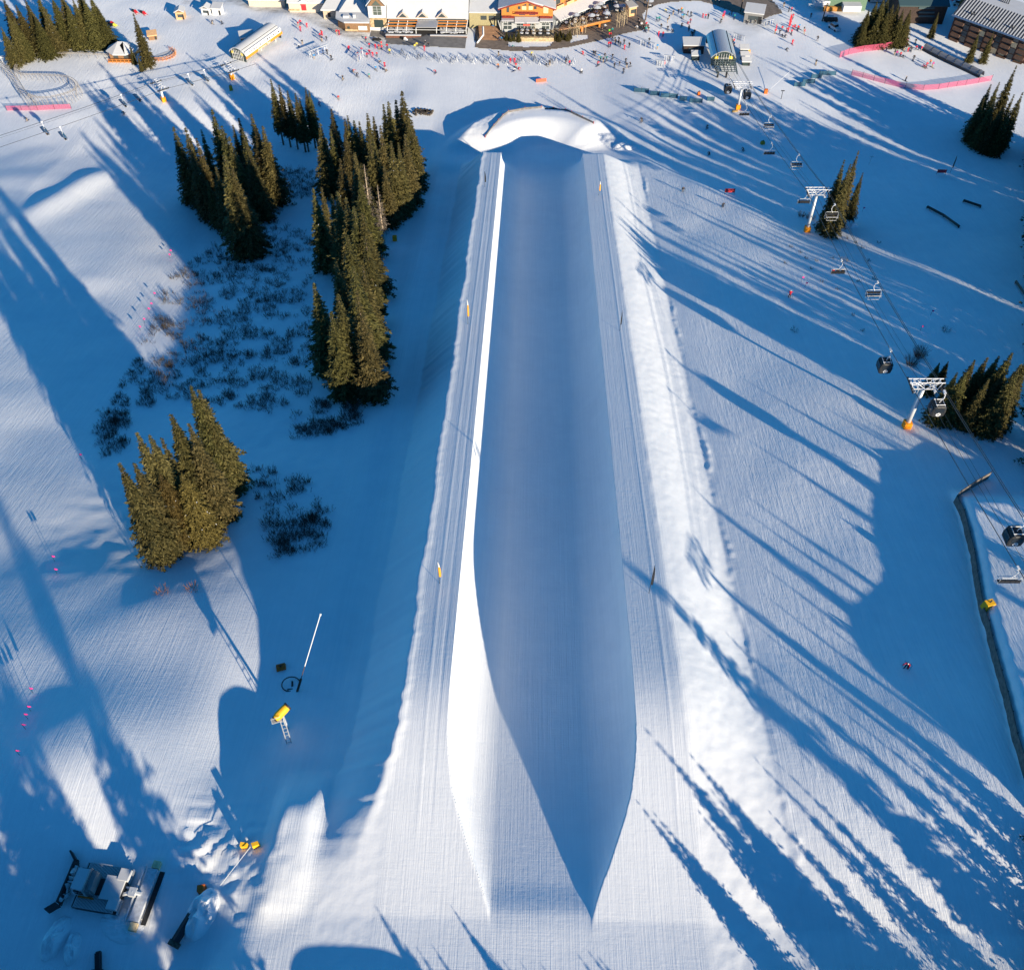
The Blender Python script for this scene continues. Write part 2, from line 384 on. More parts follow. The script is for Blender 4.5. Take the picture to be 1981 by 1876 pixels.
def spruce_mesh(name, seed, h=20.0, R=3.0, whorls=34, nb=8, base=.06, snow=0.004, dead=False, fol=None, taper=1.05, segs=7, tw=5):
    rg = np.random.default_rng(seed); Q = []; M = []
    for wi in range(whorls):
        zn = base+(1-base)*((wi+rg.random()*.6)/whorls)**.95
        z = h*min(zn, .995)
        prof = (1-zn)**(taper+.28*zn)*(1.0 if zn > base+.12 else .72+.28*(zn-base)/.12)
        r0 = R*prof*(.85+.3*rg.random())+.12
        k = max(4, int(round(nb*(.55+.45*(1-zn)))))
        off = rg.random()*6.28
        for bi in range(k):
            if dead and rg.random() < .45: continue
            az = off+bi*2*np.pi/k+rg.normal(0, .22); ln = r0*(.72+.42*rg.random())
            if rg.random() < .06: ln *= 1.25
            d = np.array([np.cos(az), np.sin(az), 0.]); sd_ = np.array([-d[1], d[0], 0.])
            ns = max(2, int(round(segs*ln/R+1.4)))
            droop = .26+.22*(1-zn)+.08*rg.normal()
            for s_ in range(ns):
                t = (s_+.55)/ns
                p = d*ln*t+np.array([0, 0, z+ln*(.12*t-droop*t*t*1.15)])
                sz = (.36+.30*(1-t)*min(1.4, ln/1.6))*(1.0+.3*rg.normal())
                sz = max(.13, sz*.74*(.42+.58*min(1, (1-zn)/.28)))
                for q in range(tw):
                    a = (-.95, .95, .05, -.4, .5)[q % 5]+rg.normal(0, .25)
                    dr = d*np.cos(a)+sd_*np.sin(a)+np.array([0, 0, -.30+.35*(q % 5 == 2)+rg.normal(0, .22)])
                    dr /= np.linalg.norm(dr)
                    up = np.cross(dr, np.array([rg.normal(0, .5), rg.normal(0, .5), 1.])); up /= np.linalg.norm(up)+1e-6
                    wd = sz*(.26+.12*rg.random())*(.45 if dead else 1); L = sz*(1.25+.5*rg.random())
                    o = p+rg.normal(0, .06, 3); sn = rg.random() < snow
                    if sn: L *= .55; wd *= .6
                    Q.append((o-dr*.15*L, o+dr*.38*L+up*wd, o+dr*L, o+dr*.38*L-up*wd)); M.append(1 if sn else 0)
    # leader
    for i in range(5):
        a = i*1.26; Q.append((np.array([0, 0, h*.97]), np.array([.10*np.cos(a), .10*np.sin(a), h*.985]), np.array([0, 0, h*1.0]), np.array([-.02, 0, h*.985]))); M.append(0)
    V = np.array(Q, dtype=np.float32).reshape(-1, 3); n = len(Q)
    me = bpy.data.meshes.new(name); me.vertices.add(n*4); me.vertices.foreach_set('co', V.ravel())
    me.loops.add(n*4); me.polygons.add(n); me.loops.foreach_set('vertex_index', np.arange(n*4, dtype=np.int32))
    me.polygons.foreach_set('loop_start', np.arange(n, dtype=np.int32)*4); me.polygons.foreach_set('loop_total', np.full(n, 4, np.int32))
    me.materials.append(DEADN if dead else (fol or FOL)); me.materials.append(SNOWB)
    me.polygons.foreach_set('material_index', np.array(M, np.int32)); me.update()
    return me
def trunk_mesh(name, h, r, m):
    b = MB(); b.tube([(0, 0, -1.0), (0, 0, h*.15), (.05, .02, h*.5), (0, 0, h*.97)], [r*1.15, r, r*.62, .03], 8)
    # a few bare lower limbs
    for i in range(7):
        a = i*2.4; z = h*(.04+.045*i); b.tube([(0, 0, z), (math.cos(a)*.8, math.sin(a)*.8, z-.05), (math.cos(a)*1.5, math.sin(a)*1.5, z-.35)], [.05, .035, .015], 4)
    return b.mesh(name, m)
SPR = [spruce_mesh('spruce_crown', 1, 20, 3.2, 42, 9, .05, .0015, segs=8), spruce_mesh('spruce_crown', 2, 20, 2.8, 40, 9, .06, .004),
       spruce_mesh('spruce_crown', 3, 20, 3.6, 42, 9, .04, .001, segs=9), spruce_mesh('spruce_crown', 4, 20, 2.2, 38, 8, .10, .002),
       spruce_mesh('spruce_crown', 5, 20, 2.5, 38, 9, .22, .008, taper=.75)]
SPRB = [spruce_mesh('spruce_crown', 6, 20, 4.4, 46, 11, .02, .0008, segs=12, taper=1.0), spruce_mesh('spruce_crown', 7, 20, 3.8, 46, 11, .03, .001, segs=11, taper=.95),
        spruce_mesh('spruce_crown', 8, 20, 4.6, 40, 11, .02, .004, fol=FOLY, segs=12, taper=.55)]
DEADC = spruce_mesh('dead_crown', 9, 20, 1.9, 30, 8, .22, .0, dead=True, tw=3)
TRK = trunk_mesh('spruce_trunk', 20, .26, BARK); TRKL = trunk_mesh('pale_trunk', 20, .24, BARKL)
def plant(name, me, trk, p, h, wscale, rz, label, group, cat='tree'):
    t = empty(name, (p[0], p[1], gz(p[0], p[1])-.15), rz, label, cat, group); k = h/20.0
    t.scale = (wscale, wscale, k)
    a = bpy.data.objects.new('crown', me); C.objects.link(a); a.parent = t
    b = bpy.data.objects.new('trunk', trk); C.objects.link(b); b.parent = t
    return t
def tipclump(tips, where, group, default_h, big=False, bare=False, wide=1.0):
    """tips: (x, y[, height[, variant]]) of the tree tops in the photo; the height sets how far the trunk stands"""
    T = sorted(tips, key=lambda q: q[0]); n = len(T)
    for i, q in enumerate(T):
        h = q[2] if len(q) > 2 and q[2] else default_h
        v = q[3] if len(q) > 3 else None
        p = hit(q[0], q[1], h)
        rg = random.Random(int(q[0]*31+q[1]*7))
        kind = 'spruce'
        if v == 'dead': me, tr, kind = DEADC, TRKL, 'dead bare conifer'
        elif v == 'y': me, tr, kind = SPRB[2], TRK, 'yellowish bushy spruce'
        elif v == 's': me, tr, kind = SPR[3], TRK, 'slender dark spruce'
        elif big: me, tr = SPRB[rg.randrange(2)], TRK
        elif bare: me, tr = SPR[4], TRK
        else: me, tr = SPR[rg.choice((0, 0, 1, 2, 2, 3))], TRK
        k = h/20*(.92+.22*rg.random())*wide
        plant('dead_conifer' if v == 'dead' else 'spruce_tree', me, tr, p, h, k, rg.random()*6.28,
              f'{kind}, {ordinal(i, n)} in the {where}', group)
def c1(X, Y): return (290.2+X*.2929, 145.1+Y*.2929)
def c3(X, Y): return (145.1+X*.3418, 532+Y*.3418)
def c4(X, Y): return (1305.8+X*.3408, 241.8+Y*.3408)
def c5(X, Y): return (1450.9+X*.3094, 628.7+Y*.3094)
def ctr(X, Y): return (1594+X*.1953, Y*.1953)
def ctl(X, Y): return (X*.25, Y*.25)
clump_C = [c1(795, 25)+(18.6,), c1(850, 62)+(17.7,), c1(905, 100)+(16.7,), c1(958, 118)+(16.7,), c1(985, 150)+(15.3,), c1(1025, 80)+(17.2,), c1(1048, 100)+(16.7,)]
tipclump(clump_C, 'small clump showing bare trunks', 'spruces in the small clump with bare trunks', 18, bare=True)
clump_D = [c1(150, 335)+(21,), c1(230, 340)+(22,), c1(303, 410)+(20,), c1(335, 355)+(17, 's'), c1(405, 218)+(25,), c1(470, 330)+(23,), c1(545, 325)+(17, 's'), c1(583, 280)+(19, 's'),
           c1(605, 345)+(22,), c1(640, 455)+(20,), c1(665, 250)+(22,), c1(740, 330)+(21,), c1(695, 330)+(20,), c1(430, 600)+(18,), c1(375, 690)+(13,), c1(485, 520)+(25,), c1(540, 610)+(22,), c1(520, 400)+(21,), c1(258, 470)+(20,)]
tipclump(clump_D, 'clump left of the willows', 'spruces in the clump left of the willow field', 21, wide=1.15)
clump_E = [c1(1120, 313)+(20,), c1(1195, 218)+(19,), c1(1190, 350)+(18, 's'), c1(1202, 300)+(18,), c1(1285, 285)+(18,), c1(1303, 262)+(19,), c1(1345, 295)+(18,), c1(1380, 300)+(18,), c1(1433, 248)+(17, 's'), c1(1475, 270)+(16, 's'),
           c1(1520, 328)+(20,), c1(1540, 188)+(20,), c1(1572, 168)+(21,), c1(1622, 158)+(20,), c1(1662, 98)+(23,), c1(1700, 235)+(19,), c1(1728, 290)+(19,), c1(1285, 385)+(20,), c1(1252, 545)+(18,), c1(1350, 505)+(20,), c1(1392, 575)+(19,),
           c1(1448, 390)+(20,), c1(1470, 395)+(19,), c1(1682, 385)+(19,), c1(1590, 430)+(20,), c1(1640, 440)+(19,), c1(1545, 590)+(16,), c1(1412, 585)+(19, 'dead'), c1(1500, 720)+(15, 'dead'), c1(1075, 740)+(20,), c1(1130, 735)+(17, 's'),
           c1(1232, 760)+(22,), c1(1195, 780)+(20,), c1(1290, 800)+(22,), c1(1345, 860)+(21,), c1(1400, 900)+(20,), c1(1225, 1225)+(20,), c1(1080, 1365)+(20,), c1(1340, 1255)+(22,), c1(1405, 1245)+(20,), c1(1300, 1050)+(21,), c1(1420, 1060)+(20,), c1(1385, 690)+(19,),
           (653, 566, 21), (690, 560, 20), (640, 600, 19), (700, 610, 18)]
tipclump(clump_E, 'long row beside the halfpipe', 'spruces in the long row left of the halfpipe', 20, wide=1.15)
clump_F = [c3(245, 1058)+(20.0,), c3(345, 885)+(20.9,), c3(420, 903)+(20.0,), c3(485, 915)+(18.2, 's'), c3(540, 783)+(20.9,), c3(640, 833)+(20.0,), c3(652, 622)+(21.8,), c3(697, 643)+(20.9,), c3(475, 1120)+(14.6, 'y'), c3(330, 1060)+(18.2,), c3(600, 1120)+(14.6, 'y')]
tipclump(clump_F, 'dense left foreground clump', 'spruces in the dense left foreground clump', 22, big=True, wide=.88)
clump_G = [c4(1047, 138)+(19,), c4(965, 190)+(18,), c4(1000, 215)+(18,), c4(1070, 265)+(13,), c4(950, 280)+(14,)]
tipclump(clump_G, 'clump beside the chairlift tower', 'spruces beside the upper right lift tower', 18, wide=.8)
clump_H = [c5(1490, 198)+(13,), c5(1410, 213)+(13,), c5(1560, 190)+(13,), c5(1645, 168)+(15,), c5(1700, 240)+(15,), c5(1300, 293)+(11,), c5(1360, 290)+(11,), c5(1590, 300)+(12,), c5(1500, 330)+(11,), c5(1690, 330)+(12,), c5(1750, 200)+(15,)]
tipclump(clump_H, 'clump at the right edge', 'spruces in the clump at the right edge', 13, big=True)
for k, q in enumerate([c5(1188, 232)+(7,), c5(1243, 224)+(6,)]):
    p = hit(q[0], q[1], q[2]); plant('spruce_tree', SPRB[1], TRK, p, q[2], q[2]/20*1.2, k, ('small bushy spruce just left of the right edge clump', 'smallest young spruce above the gondola cabin by the right clump')[k], 'young spruces under the lift')
clump_I = [ctr(1915, 640)+(18.0,), ctr(1745, 805)+(16.4,), ctr(1660, 828)+(14.8,), ctr(1820, 975)+(14.8,), ctr(1890, 928)+(15.6,), ctr(1978, 905)+(15.6,), ctr(1600, 955)+(13.1,), ctr(1700, 980)+(13.9,), ctr(1770, 1060)+(13.1,), ctr(1860, 1080)+(13.1,), ctr(1945, 1050)+(13.9,)]
tipclump(clump_I, 'dark upper right clump', 'spruces in the dark clump at the upper right edge', 19)
clump_J = [ctr(450, 95)+(10.2,), ctr(530, 15)+(12.0,), ctr(600, -20)+(13.2,), ctr(645, -30)+(13.2,), ctr(690, 40)+(12.0,), ctr(745, 40)+(12.0,), ctr(790, 105)+(10.8,), ctr(862, 95)+(10.8,), ctr(420, 210)+(7.8,), ctr(560, 120)+(10.2,), ctr(640, 110)+(10.8,), ctr(830, 170)+(9.0,)]
tipclump(clump_J, 'sunny clump behind the pink fence', 'spruces in the sunny clump behind the pink fence', 11, big=True, wide=1.35)
for q, lab in [(ctr(1140, 120)+(8,), 'dark spruce standing alone between two brown buildings'), (ctr(1545, 310)+(9.5,), 'dark spruce against the brown apartment facade, left of the sunlit one'), (ctr(1685, 315)+(9.5,), 'sunlit spruce top against the brown apartment facade'),
               (ctr(1580, -60)+(9,), 'spruce behind the apartment roof at the top edge, left one'), (ctr(1890, -60)+(10,), 'spruce behind the apartment roof at the top edge, right one')]:
    p = hit(q[0], q[1], q[2]); plant('spruce_tree', SPR[0], TRK, p, q[2], q[2]/20*1.15, q[0], lab, 'spruces by the brown apartment block')
clump_A = [ctl(120, 35)+(14.5,), ctl(50, 95)+(14.5,), ctl(190, -10)+(15.8,), ctl(215, 60)+(13.9,), ctl(280, -50)+(15.8,), ctl(330, 60)+(13.9,), ctl(395, -30)+(15.1,), ctl(460, -60)+(15.8,), ctl(505, 20)+(13.9,), ctl(590, -90)+(16.4,), ctl(640, -20)+(15.1,), ctl(690, -50)+(15.8,), ctl(745, 40)+(12.6,), ctl(5, 205)+(12.0,),
           ctl(55, 345)+(6.3,), ctl(20, -20)+(16.4,), ctl(100, 140)+(12.6,), ctl(265, 120)+(12.6,), ctl(560, -10)+(14.5,)]
tipclump(clump_A, 'upper left woodland', 'spruces of the woodland in the upper left corner', 15, big=True, wide=1.2)
for q, lab in [(ctl(1028, 98)+(16,), 'tall thin spruce beside the log cabin terrace'), (ctl(1000, 345)+(6,), 'short spruce in front of the log cabin wall'), (ctl(1062, 425)+(5,), 'small spruce standing in front of the log cabin, lowest of the three')]:
    p = hit(q[0], q[1], q[2]); plant('spruce_tree', SPR[0], TRK, p, q[2], q[2]/20*1.15, q[0], lab, 'spruces by the log cabin')
# trees upslope, outside the photo, whose shadows reach into it
rg = random.Random(5)
OFF = []
def off(x, y, h): OFF.append((x, y, h))
OFF.clear()
for x, y, h in [(2, -26, 18), (-6, -20, 20), (-1, -36, 22), (-14, -12, 19), (-8, -40, 22), (-22, -8, 20), (-30, 0, 18), (-12, -28, 22), (-26, -22, 22), (-18, -2, 17), (-36, -8, 21), (-20, -18, 21), (-34, -20, 22), (-42, 4, 18), (-46, -10, 20),
                (-27, 6, 14), (-52, 8, 17), (-4, -10, 14), (-10, -4, 13), (-16, 6, 10), (2, -16, 15), (4, -30, 20)]:
    off(x, y, h)
pts = [(a, b) for a, b, c in OFF]
tries = 0; n0 = len(OFF)
while len(OFF) < n0+38 and tries < 9000:                    # wood below the lower left corner
    tries += 1; x = rg.uniform(-85, -8); y = rg.uniform(-18, 13)
    if x > -6-.765*y: continue
    if min((x-a)**2+(y-b)**2 for a, b in pts) < 16: continue
    pts.append((x, y)); off(x, y, rg.uniform(12, 19))
# woods right of the frame: each tree stands where its tip throws the shadow tip seen at (px, py)
SD = (math.sin(R_(SUN_A)), -math.cos(R_(SUN_A))); TAN = math.tan(R_(SUN_EL))
def offscreen(p):
    q = proj(p); return q[2] < 5 or q[0] > 2004 or q[1] > 1896
def tip_tree(px, py, smin=20, hmax=34, hmin=6, gap=2.5):
    P = hit(px, py)
    for s in range(smin, 300, 3):
        x, y = P[0]+SD[0]*s, P[1]+SD[1]*s; g = float(ground(x, y)); h = P[2]+s*TAN-g
        if h > hmax: return
        if h > hmin and offscreen((x, y, g)) and offscreen((x, y, g+h)):
            if min((x-a)**2+(y-b)**2 for a, b in pts) < gap: continue
            pts.append((x, y)); off(x, y, h); return
def f5(X, Y): return (1180.1+X*.4409, 232.1+Y*.4409)
def f6(X, Y): return (1180.1+X*.7126, 677.1+Y*.7126)
for q in [(60, 20), (150, 150), (180, 320), (215, 470), (20, 340), (60, 420), (100, 560), (170, 590), (240, 460), (330, 480), (150, 180), (330, 640), (250, 330)]: tip_tree(*f5(*q))
for q in [(150, 0), (190, 40), (330, 60), (340, 220), (320, 360), (225, 370), (400, 530), (300, 630), (380, 560), (330, 410), (390, 640), (470, 560)]: tip_tree(*f6(*q))
for q in [(1396, 1124), (1400, 1218), (1453, 1458), (1490, 1462), (1543, 1637), (1478, 1365), (1440, 1190), (1560, 1180), (1640, 1240), (1560, 1320), (1650, 1330), (1700, 1420), (1620, 1480), (1760, 1560), (1690, 1650), (1480, 1560), (1850, 1480), (1790, 1340), (1850, 1640), (1600, 1720)]: tip_tree(*q)
for q in [(1240, 1400), (1216, 1522), (1225, 1540), (1330, 1452), (1350, 1475), (1300, 1470), (1345, 1560), (1255, 1580), (1370, 1520), (1400, 1590), (1290, 1600)]: tip_tree(*q)
for q in [(722, 1745), (735, 1770), (750, 1800), (775, 1815), (800, 1822), (830, 1818), (866, 1742), (880, 1762), (895, 1785), (915, 1805), (940, 1830), (965, 1845), (1000, 1850), (1040, 1855), (1110, 1835), (1130, 1828), (1150, 1840)]: tip_tree(*q, 8, 34, 3.5, .8)  # unseen trees added below the frame to stand in for a building's straight-edged shadow
for q in [(846, 790)]: tip_tree(*q, hmax=40)
B1 = [(1395, 235), (1413, 276), (1400, 360), (1422, 404), (1493, 514), (1537, 580), (1581, 682), (1593, 755), (1560, 810), (1640, 930), (1665, 1040), (1679, 1133), (1720, 1230)]
def along(L, step, jx, jy, dx=0, dy=0):
    for (x0, y0), (x1, y1) in zip(L[:-1], L[1:]):
        n = max(1, int(math.hypot(x1-x0, y1-y0)/step))
        for k in range(n): t = (k+rg.random())/n; tip_tree(x0+(x1-x0)*t+dx+rg.uniform(-jx, jx), y0+(y1-y0)*t+dy+rg.uniform(-jy, jy))
along(B1[:9], 13, 26, 10); along(B1[:9], 20, 30, 14, 70, -10); along(B1[:8], 24, 40, 16, 170, -30); along(B1[:9], 30, 50, 20, 280, -60)
B2 = [(1300, 112), (1262, 140), (1215, 168), (1160, 200)]; B3 = [(1452, 103), (1530, 124), (1585, 138), (1640, 150), (1700, 165), (1760, 180), (1830, 200)]
along(B2, 12, 14, 6); along(B2, 16, 20, 8, 60, 20); along(B3, 14, 12, 4); along(B3, 18, 20, 8, 20, 24); along([(1300, 200), (1400, 190), (1520, 205), (1650, 225), (1800, 260)], 18, 20, 14)
LITE = [spruce_mesh('lite_crown', 31, 20, 3.5, 30, 7, .04, 0, segs=5, tw=4), spruce_mesh('lite_crown', 32, 20, 2.6, 30, 7, .06, 0, segs=5, tw=4), spruce_mesh('lite_crown', 33, 20, 4.4, 28, 8, .03, 0, segs=6, tw=4)]
LV = []
for me in LITE:
    a = np.empty(len(me.vertices)*3, np.float32); me.vertices.foreach_get('co', a); a = a.reshape(-1, 4, 3)
    c_ = a.mean(1, keepdims=True); LV.append(c_+(a-c_)*1.3); bpy.data.meshes.remove(me)
FV = []
for i, (x, y, h) in enumerate(OFF):
    a = LV[2 if (h < 11.5 or x < 10) else i % 2].copy(); k = h/20*(.9+.3*rg.random())*(1.9 if h < 11.5 and y < 12 and -12 < x < 40 else 1.15); t = rg.random()*6.28; c_, s_ = math.cos(t), math.sin(t)
    X_ = (a[..., 0]*c_-a[..., 1]*s_)*k+x; Y_ = (a[..., 0]*s_+a[..., 1]*c_)*k+y; FV.append(np.stack([X_, Y_, a[..., 2]*h/20+float(ground(x, y))-.15], -1))
    r_ = .25*h/20; T = []
    for j in range(5):
        a0, a1 = j*1.257, (j+1)*1.257; zb = float(ground(x, y))-.5
        T.append([(x+r_*math.cos(a0), y+r_*math.sin(a0), zb), (x+r_*math.cos(a1), y+r_*math.sin(a1), zb), (x+.3*r_*math.cos(a1), y+.3*r_*math.sin(a1), zb+h*.9), (x+.3*r_*math.cos(a0), y+.3*r_*math.sin(a0), zb+h*.9)])
    FV.append(np.array(T))
FV = np.concatenate(FV).astype(np.float32); n = len(FV); me = bpy.data.meshes.new('forest'); me.vertices.add(n*4); me.vertices.foreach_set('co', FV.ravel()); me.loops.add(n*4); me.polygons.add(n)
me.loops.foreach_set('vertex_index', np.arange(n*4, dtype=np.int32)); me.polygons.foreach_set('loop_start', np.arange(n, dtype=np.int32)*4); me.polygons.foreach_set('loop_total', np.full(n, 4, np.int32)); me.materials.append(FOL); me.update()
o = bpy.data.objects.new('forest', me); C.objects.link(o); tag(o, 'spruce forest upslope outside the photo that throws the long shadows', 'forest', kind='stuff')
# ------------------------------------------------------------------ low willow scrub and bushes
TWIG = mat('willow_twigs', (.085, .070, .056), .9)
TWIGR = mat('red_twigs', (.16, .075, .045), .9)
def inpoly(px, py, poly):
    c = False; n = len(poly); j = n-1
    for i in range(n):
        if (poly[i][1] > py) != (poly[j][1] > py) and px < (poly[j][0]-poly[i][0])*(py-poly[i][1])/(poly[j][1]-poly[i][1])+poly[i][0]: c = not c
        j = i
    return c
def twigs(b, p, rg, h, n, spread):
    for _ in range(n):
        a = rg.random()*6.283; r = spread*rg.random()**.5*.6; l = h*(.55+.6*rg.random())
        x, y = p[0]+math.cos(a)*r, p[1]+math.sin(a)*r; z = p[2]-.05; k = .25+.5*rg.random()
        tx, ty, tz = x+math.cos(a)*l*k, y+math.sin(a)*l*k, z+l
        s = math.sin(a+1.57)*.04, math.cos(a+1.57)*.04; c_, s_ = math.cos(a+rg.random()*3)*.034, math.sin(a+rg.random()*3)*.034
        b.face([(x-c_, y-s_, z), (x+c_, y+s_, z), (tx, ty, tz)])
        m = ((x+tx)/2, (y+ty)/2, (z+tz)/2); e = rg.random()*6.28
        b.face([(m[0]-.03, m[1], m[2]), (m[0]+.03, m[1], m[2]), (m[0]+math.cos(e)*l*.35, m[1]+math.sin(e)*l*.35, m[2]+l*.35)])
def scrub(polys, count, seed, hmin, hmax):
    rg = random.Random(seed); b = MB()
    for poly, wgt in polys:
        xs = [q[0] for q in poly]; ys = [q[1] for q in poly]; n = 0; lim = int(count*wgt); guard = 0
        while n < lim and guard < lim*30:
            guard += 1
            px, py = rg.uniform(min(xs), max(xs)), rg.uniform(min(ys), max(ys))
            if not inpoly(px, py, poly): continue
            if float(NV[2](np.array(px/26.), np.array(py/13.)))+.22*rg.random() < .0: continue
            p = at(px, py); n += 1
            twigs(b, p, rg, rg.uniform(hmin, hmax), rg.randint(9, 18), rg.uniform(.5, 1.1))
    return b
willow = scrub([([(420, 470), (520, 420), (610, 440), (605, 640), (600, 780), (520, 800), (330, 770), (205, 830), (215, 780), (290, 640), (330, 540)], .66),
                ([(500, 320), (610, 330), (608, 390), (540, 410), (490, 380)], .10), ([(560, 790), (690, 760), (700, 820), (640, 840), (570, 850)], .10),
                ([(180, 790), (250, 780), (250, 870), (190, 890)], .05), ([(480, 900), (600, 930), (640, 1020), (600, 1060), (520, 1085), (510, 1000)], .07), ([(530, 1010), (640, 980), (630, 1060), (520, 1080)], .05)], 2500, 3, .4, 1.3)
tag(willow.build('willow_scrub', TWIG), 'bare dark willow twigs poking through the snow left of the halfpipe', 'willow scrub', kind='stuff')
def bush(name, px, py, h, n, lab, grp, m=TWIG, sp=1.2):
    p = at(px, py); b = MB(); twigs(b, (0, 0, 0), random.Random(int(px*3+py)), h, n, sp)
    o = b.build(name, m, None, p); tag(o, lab, 'bush', grp); return o
LB = 'bushes under the chairlift'
for px, py, h, n, lab in [(1550, 418, 1.2, 70, 'dark bush left of the white lift tower'), (1567, 424, 1.3, 70, 'dark bush touching the lift tower mast on its left'), (1592, 425, 1.2, 60, 'dark bush right of the lift tower mast'),
                          (1600, 437, 1.2, 60, 'dark bush at the foot of the tower spruces'), (1778, 690, 2.2, 140, 'large bare dark bush between cable and right edge clump'), (1762, 706, 1.9, 110, 'wide dark bush right of the upper gondola cabin'),
                          (1829, 640, .9, 40, 'small dark tuft on the open slope above the right clump'), (1538, 640, .7, 30, 'small bush below the occupied chair'), (1633, 505, .8, 30, 'small tuft under the double cable')]:
    bush('leafless_bush', px, py, h, n, lab, LB)
for k, (px, py) in enumerate([(1530, 478), (1548, 489), (1560, 500), (1570, 520), (1655, 470), (1668, 480), (1640, 462), (1700, 470), (1590, 545), (1620, 560), (1660, 545), (1690, 540), (1650, 610), (1668, 640), (1610, 500), (1580, 505), (1520, 510), (1680, 505)]):
    bush('low_shrub', px, py, .6, 16, 'tiny dark shrub tuft poking through snow under the chairlift cables', 'tiny shrubs under the lift cables', TWIG, .5)
bush('leafless_bush', 315, 1145, 1.1, 45, 'reddish bush on the sunny knoll, left of two', 'reddish bushes on the knoll', TWIGR); bush('leafless_bush', 373, 1140, 1.0, 40, 'reddish bush on the sunny knoll, right of two', 'reddish bushes on the knoll', TWIGR)
p = at(820, 218); rk = MB()
for i in range(60):
    a = random.random()*6.28; r = random.random()*2.6; rk.box((math.cos(a)*r*1.3, math.sin(a)*r*.7, .2), (.5, .4, .5), a)
o = rk.build('brush_pile', TWIG, None, p); tag(o, 'dark heap of brush lying right of the tallest trees', 'brush pile')

# ------------------------------------------------------------------ lifts
STEEL = mat('galvanised_steel', (.62, .64, .66), .45, .3); WHITE = mat('white_paint', (.70, .71, .73), .5)
DARK = mat('dark_metal', (.035, .037, .04), .5, .2); BLACK = mat('black_plastic', (.018, .018, .02), .5); YEL = mat('yellow_pad', (.85, .29, .01), .6, noise=.15)  # pad yellow pushed towards orange to offset the blue shade
ORANGE = mat('orange_pad', (.60, .13, .02), .7, noise=.2); ROPE = mat('steel_rope', (.05, .05, .055), .5); GLASS = mat('dark_glass', (.02, .025, .03), .12, spec=.6)
BLUEB = mat('blue_bubble', (.05, .09, .16), .15, spec=.6); RED = mat('red_cloth', (.62, .02, .035), .7); PINK = mat('pink_flag', (.75, .03, .25), .7)
def tower(base, h, dirv, half, label, group, gap=.9, tall=1.4):
    rz = math.atan2(dirv[1], dirv[0])-math.pi/2
    t = empty('lift_tower', base, rz, label, 'lift tower', group)
    b = MB(); b.tube([(0, 0, -.5), (0, 0, h-.9)], [.36, .27], 14); b.build('mast', STEEL, t, smooth=True)
    b = MB(); b.tube([(.0, -.36, .5), (0, -.30, h-.9)], .03, 4); b.tube([(.3, -.36, .5), (.3, -.30, h-.9)], .03, 4)
    for k in range(int(h/.35)): b.box((.15, -.34, .6+k*.35), (.3, .04, .04))
    b.build('ladder', STEEL, t)
    b = MB(); b.box((0, 0, .55), (1.15, 1.15, 1.5)); b.build('base_pad', YEL, t)
    b = MB()
    for y in (-.45, .45):
        b.box((0, y, h+gap), (2*half+.9, .11, .12)); b.box((0, y, h-.4), (2*half-.5, .1, .11))
        for s in (-1, 1):
            b.tube([(s*(half+.1), y, h+gap), (s*(half-.3), y, h-.4)], .05, 6); b.tube([(0, y, h-.4), (s*half*.75, y, h+gap)], .045, 6); b.tube([(s*half*.5, y, h-.4), (s*half*.8, y, h+gap)], .03, 6)
    for s in (-1, -.5, 0, .5, 1): b.box((s*half*.9, 0, h+gap), (.1, .9, .09)); b.box((s*half*.8, 0, h-.4), (.1, .9, .09))
    b.build('crossarm', WHITE, t)
    for s in (-1, 1):
        b = MB(); b.box((s*(half-.62), 0, h-.72), (.42, 1.7, .06)); b.tube([(s*(half-.9), -1.1, h-.7), (s*(half-.9), -1.1, h+.2)], .03, 4); b.tube([(s*(half-.9), 1.1, h-.7), (s*(half-.9), 1.1, h+.2)], .03, 4)
        b.tube([(s*(half-.9), -1.1, h+.2), (s*(half-.9), 1.1, h+.2)], .03, 4); b.build('catwalk', WHITE, t)
        b = MB(); b.box((s*half, 0, h-.1), (.14, 3.2, .22))
        for k in range(6): b.tube([(s*half-.06, -1.5+k*.6, h), (s*half+.06, -1.5+k*.6, h)], .2, 10)
        b.build('sheave_train', DARK, t)
    return t
CHF = mat('chair_frame', (.42, .44, .46), .5, .2)
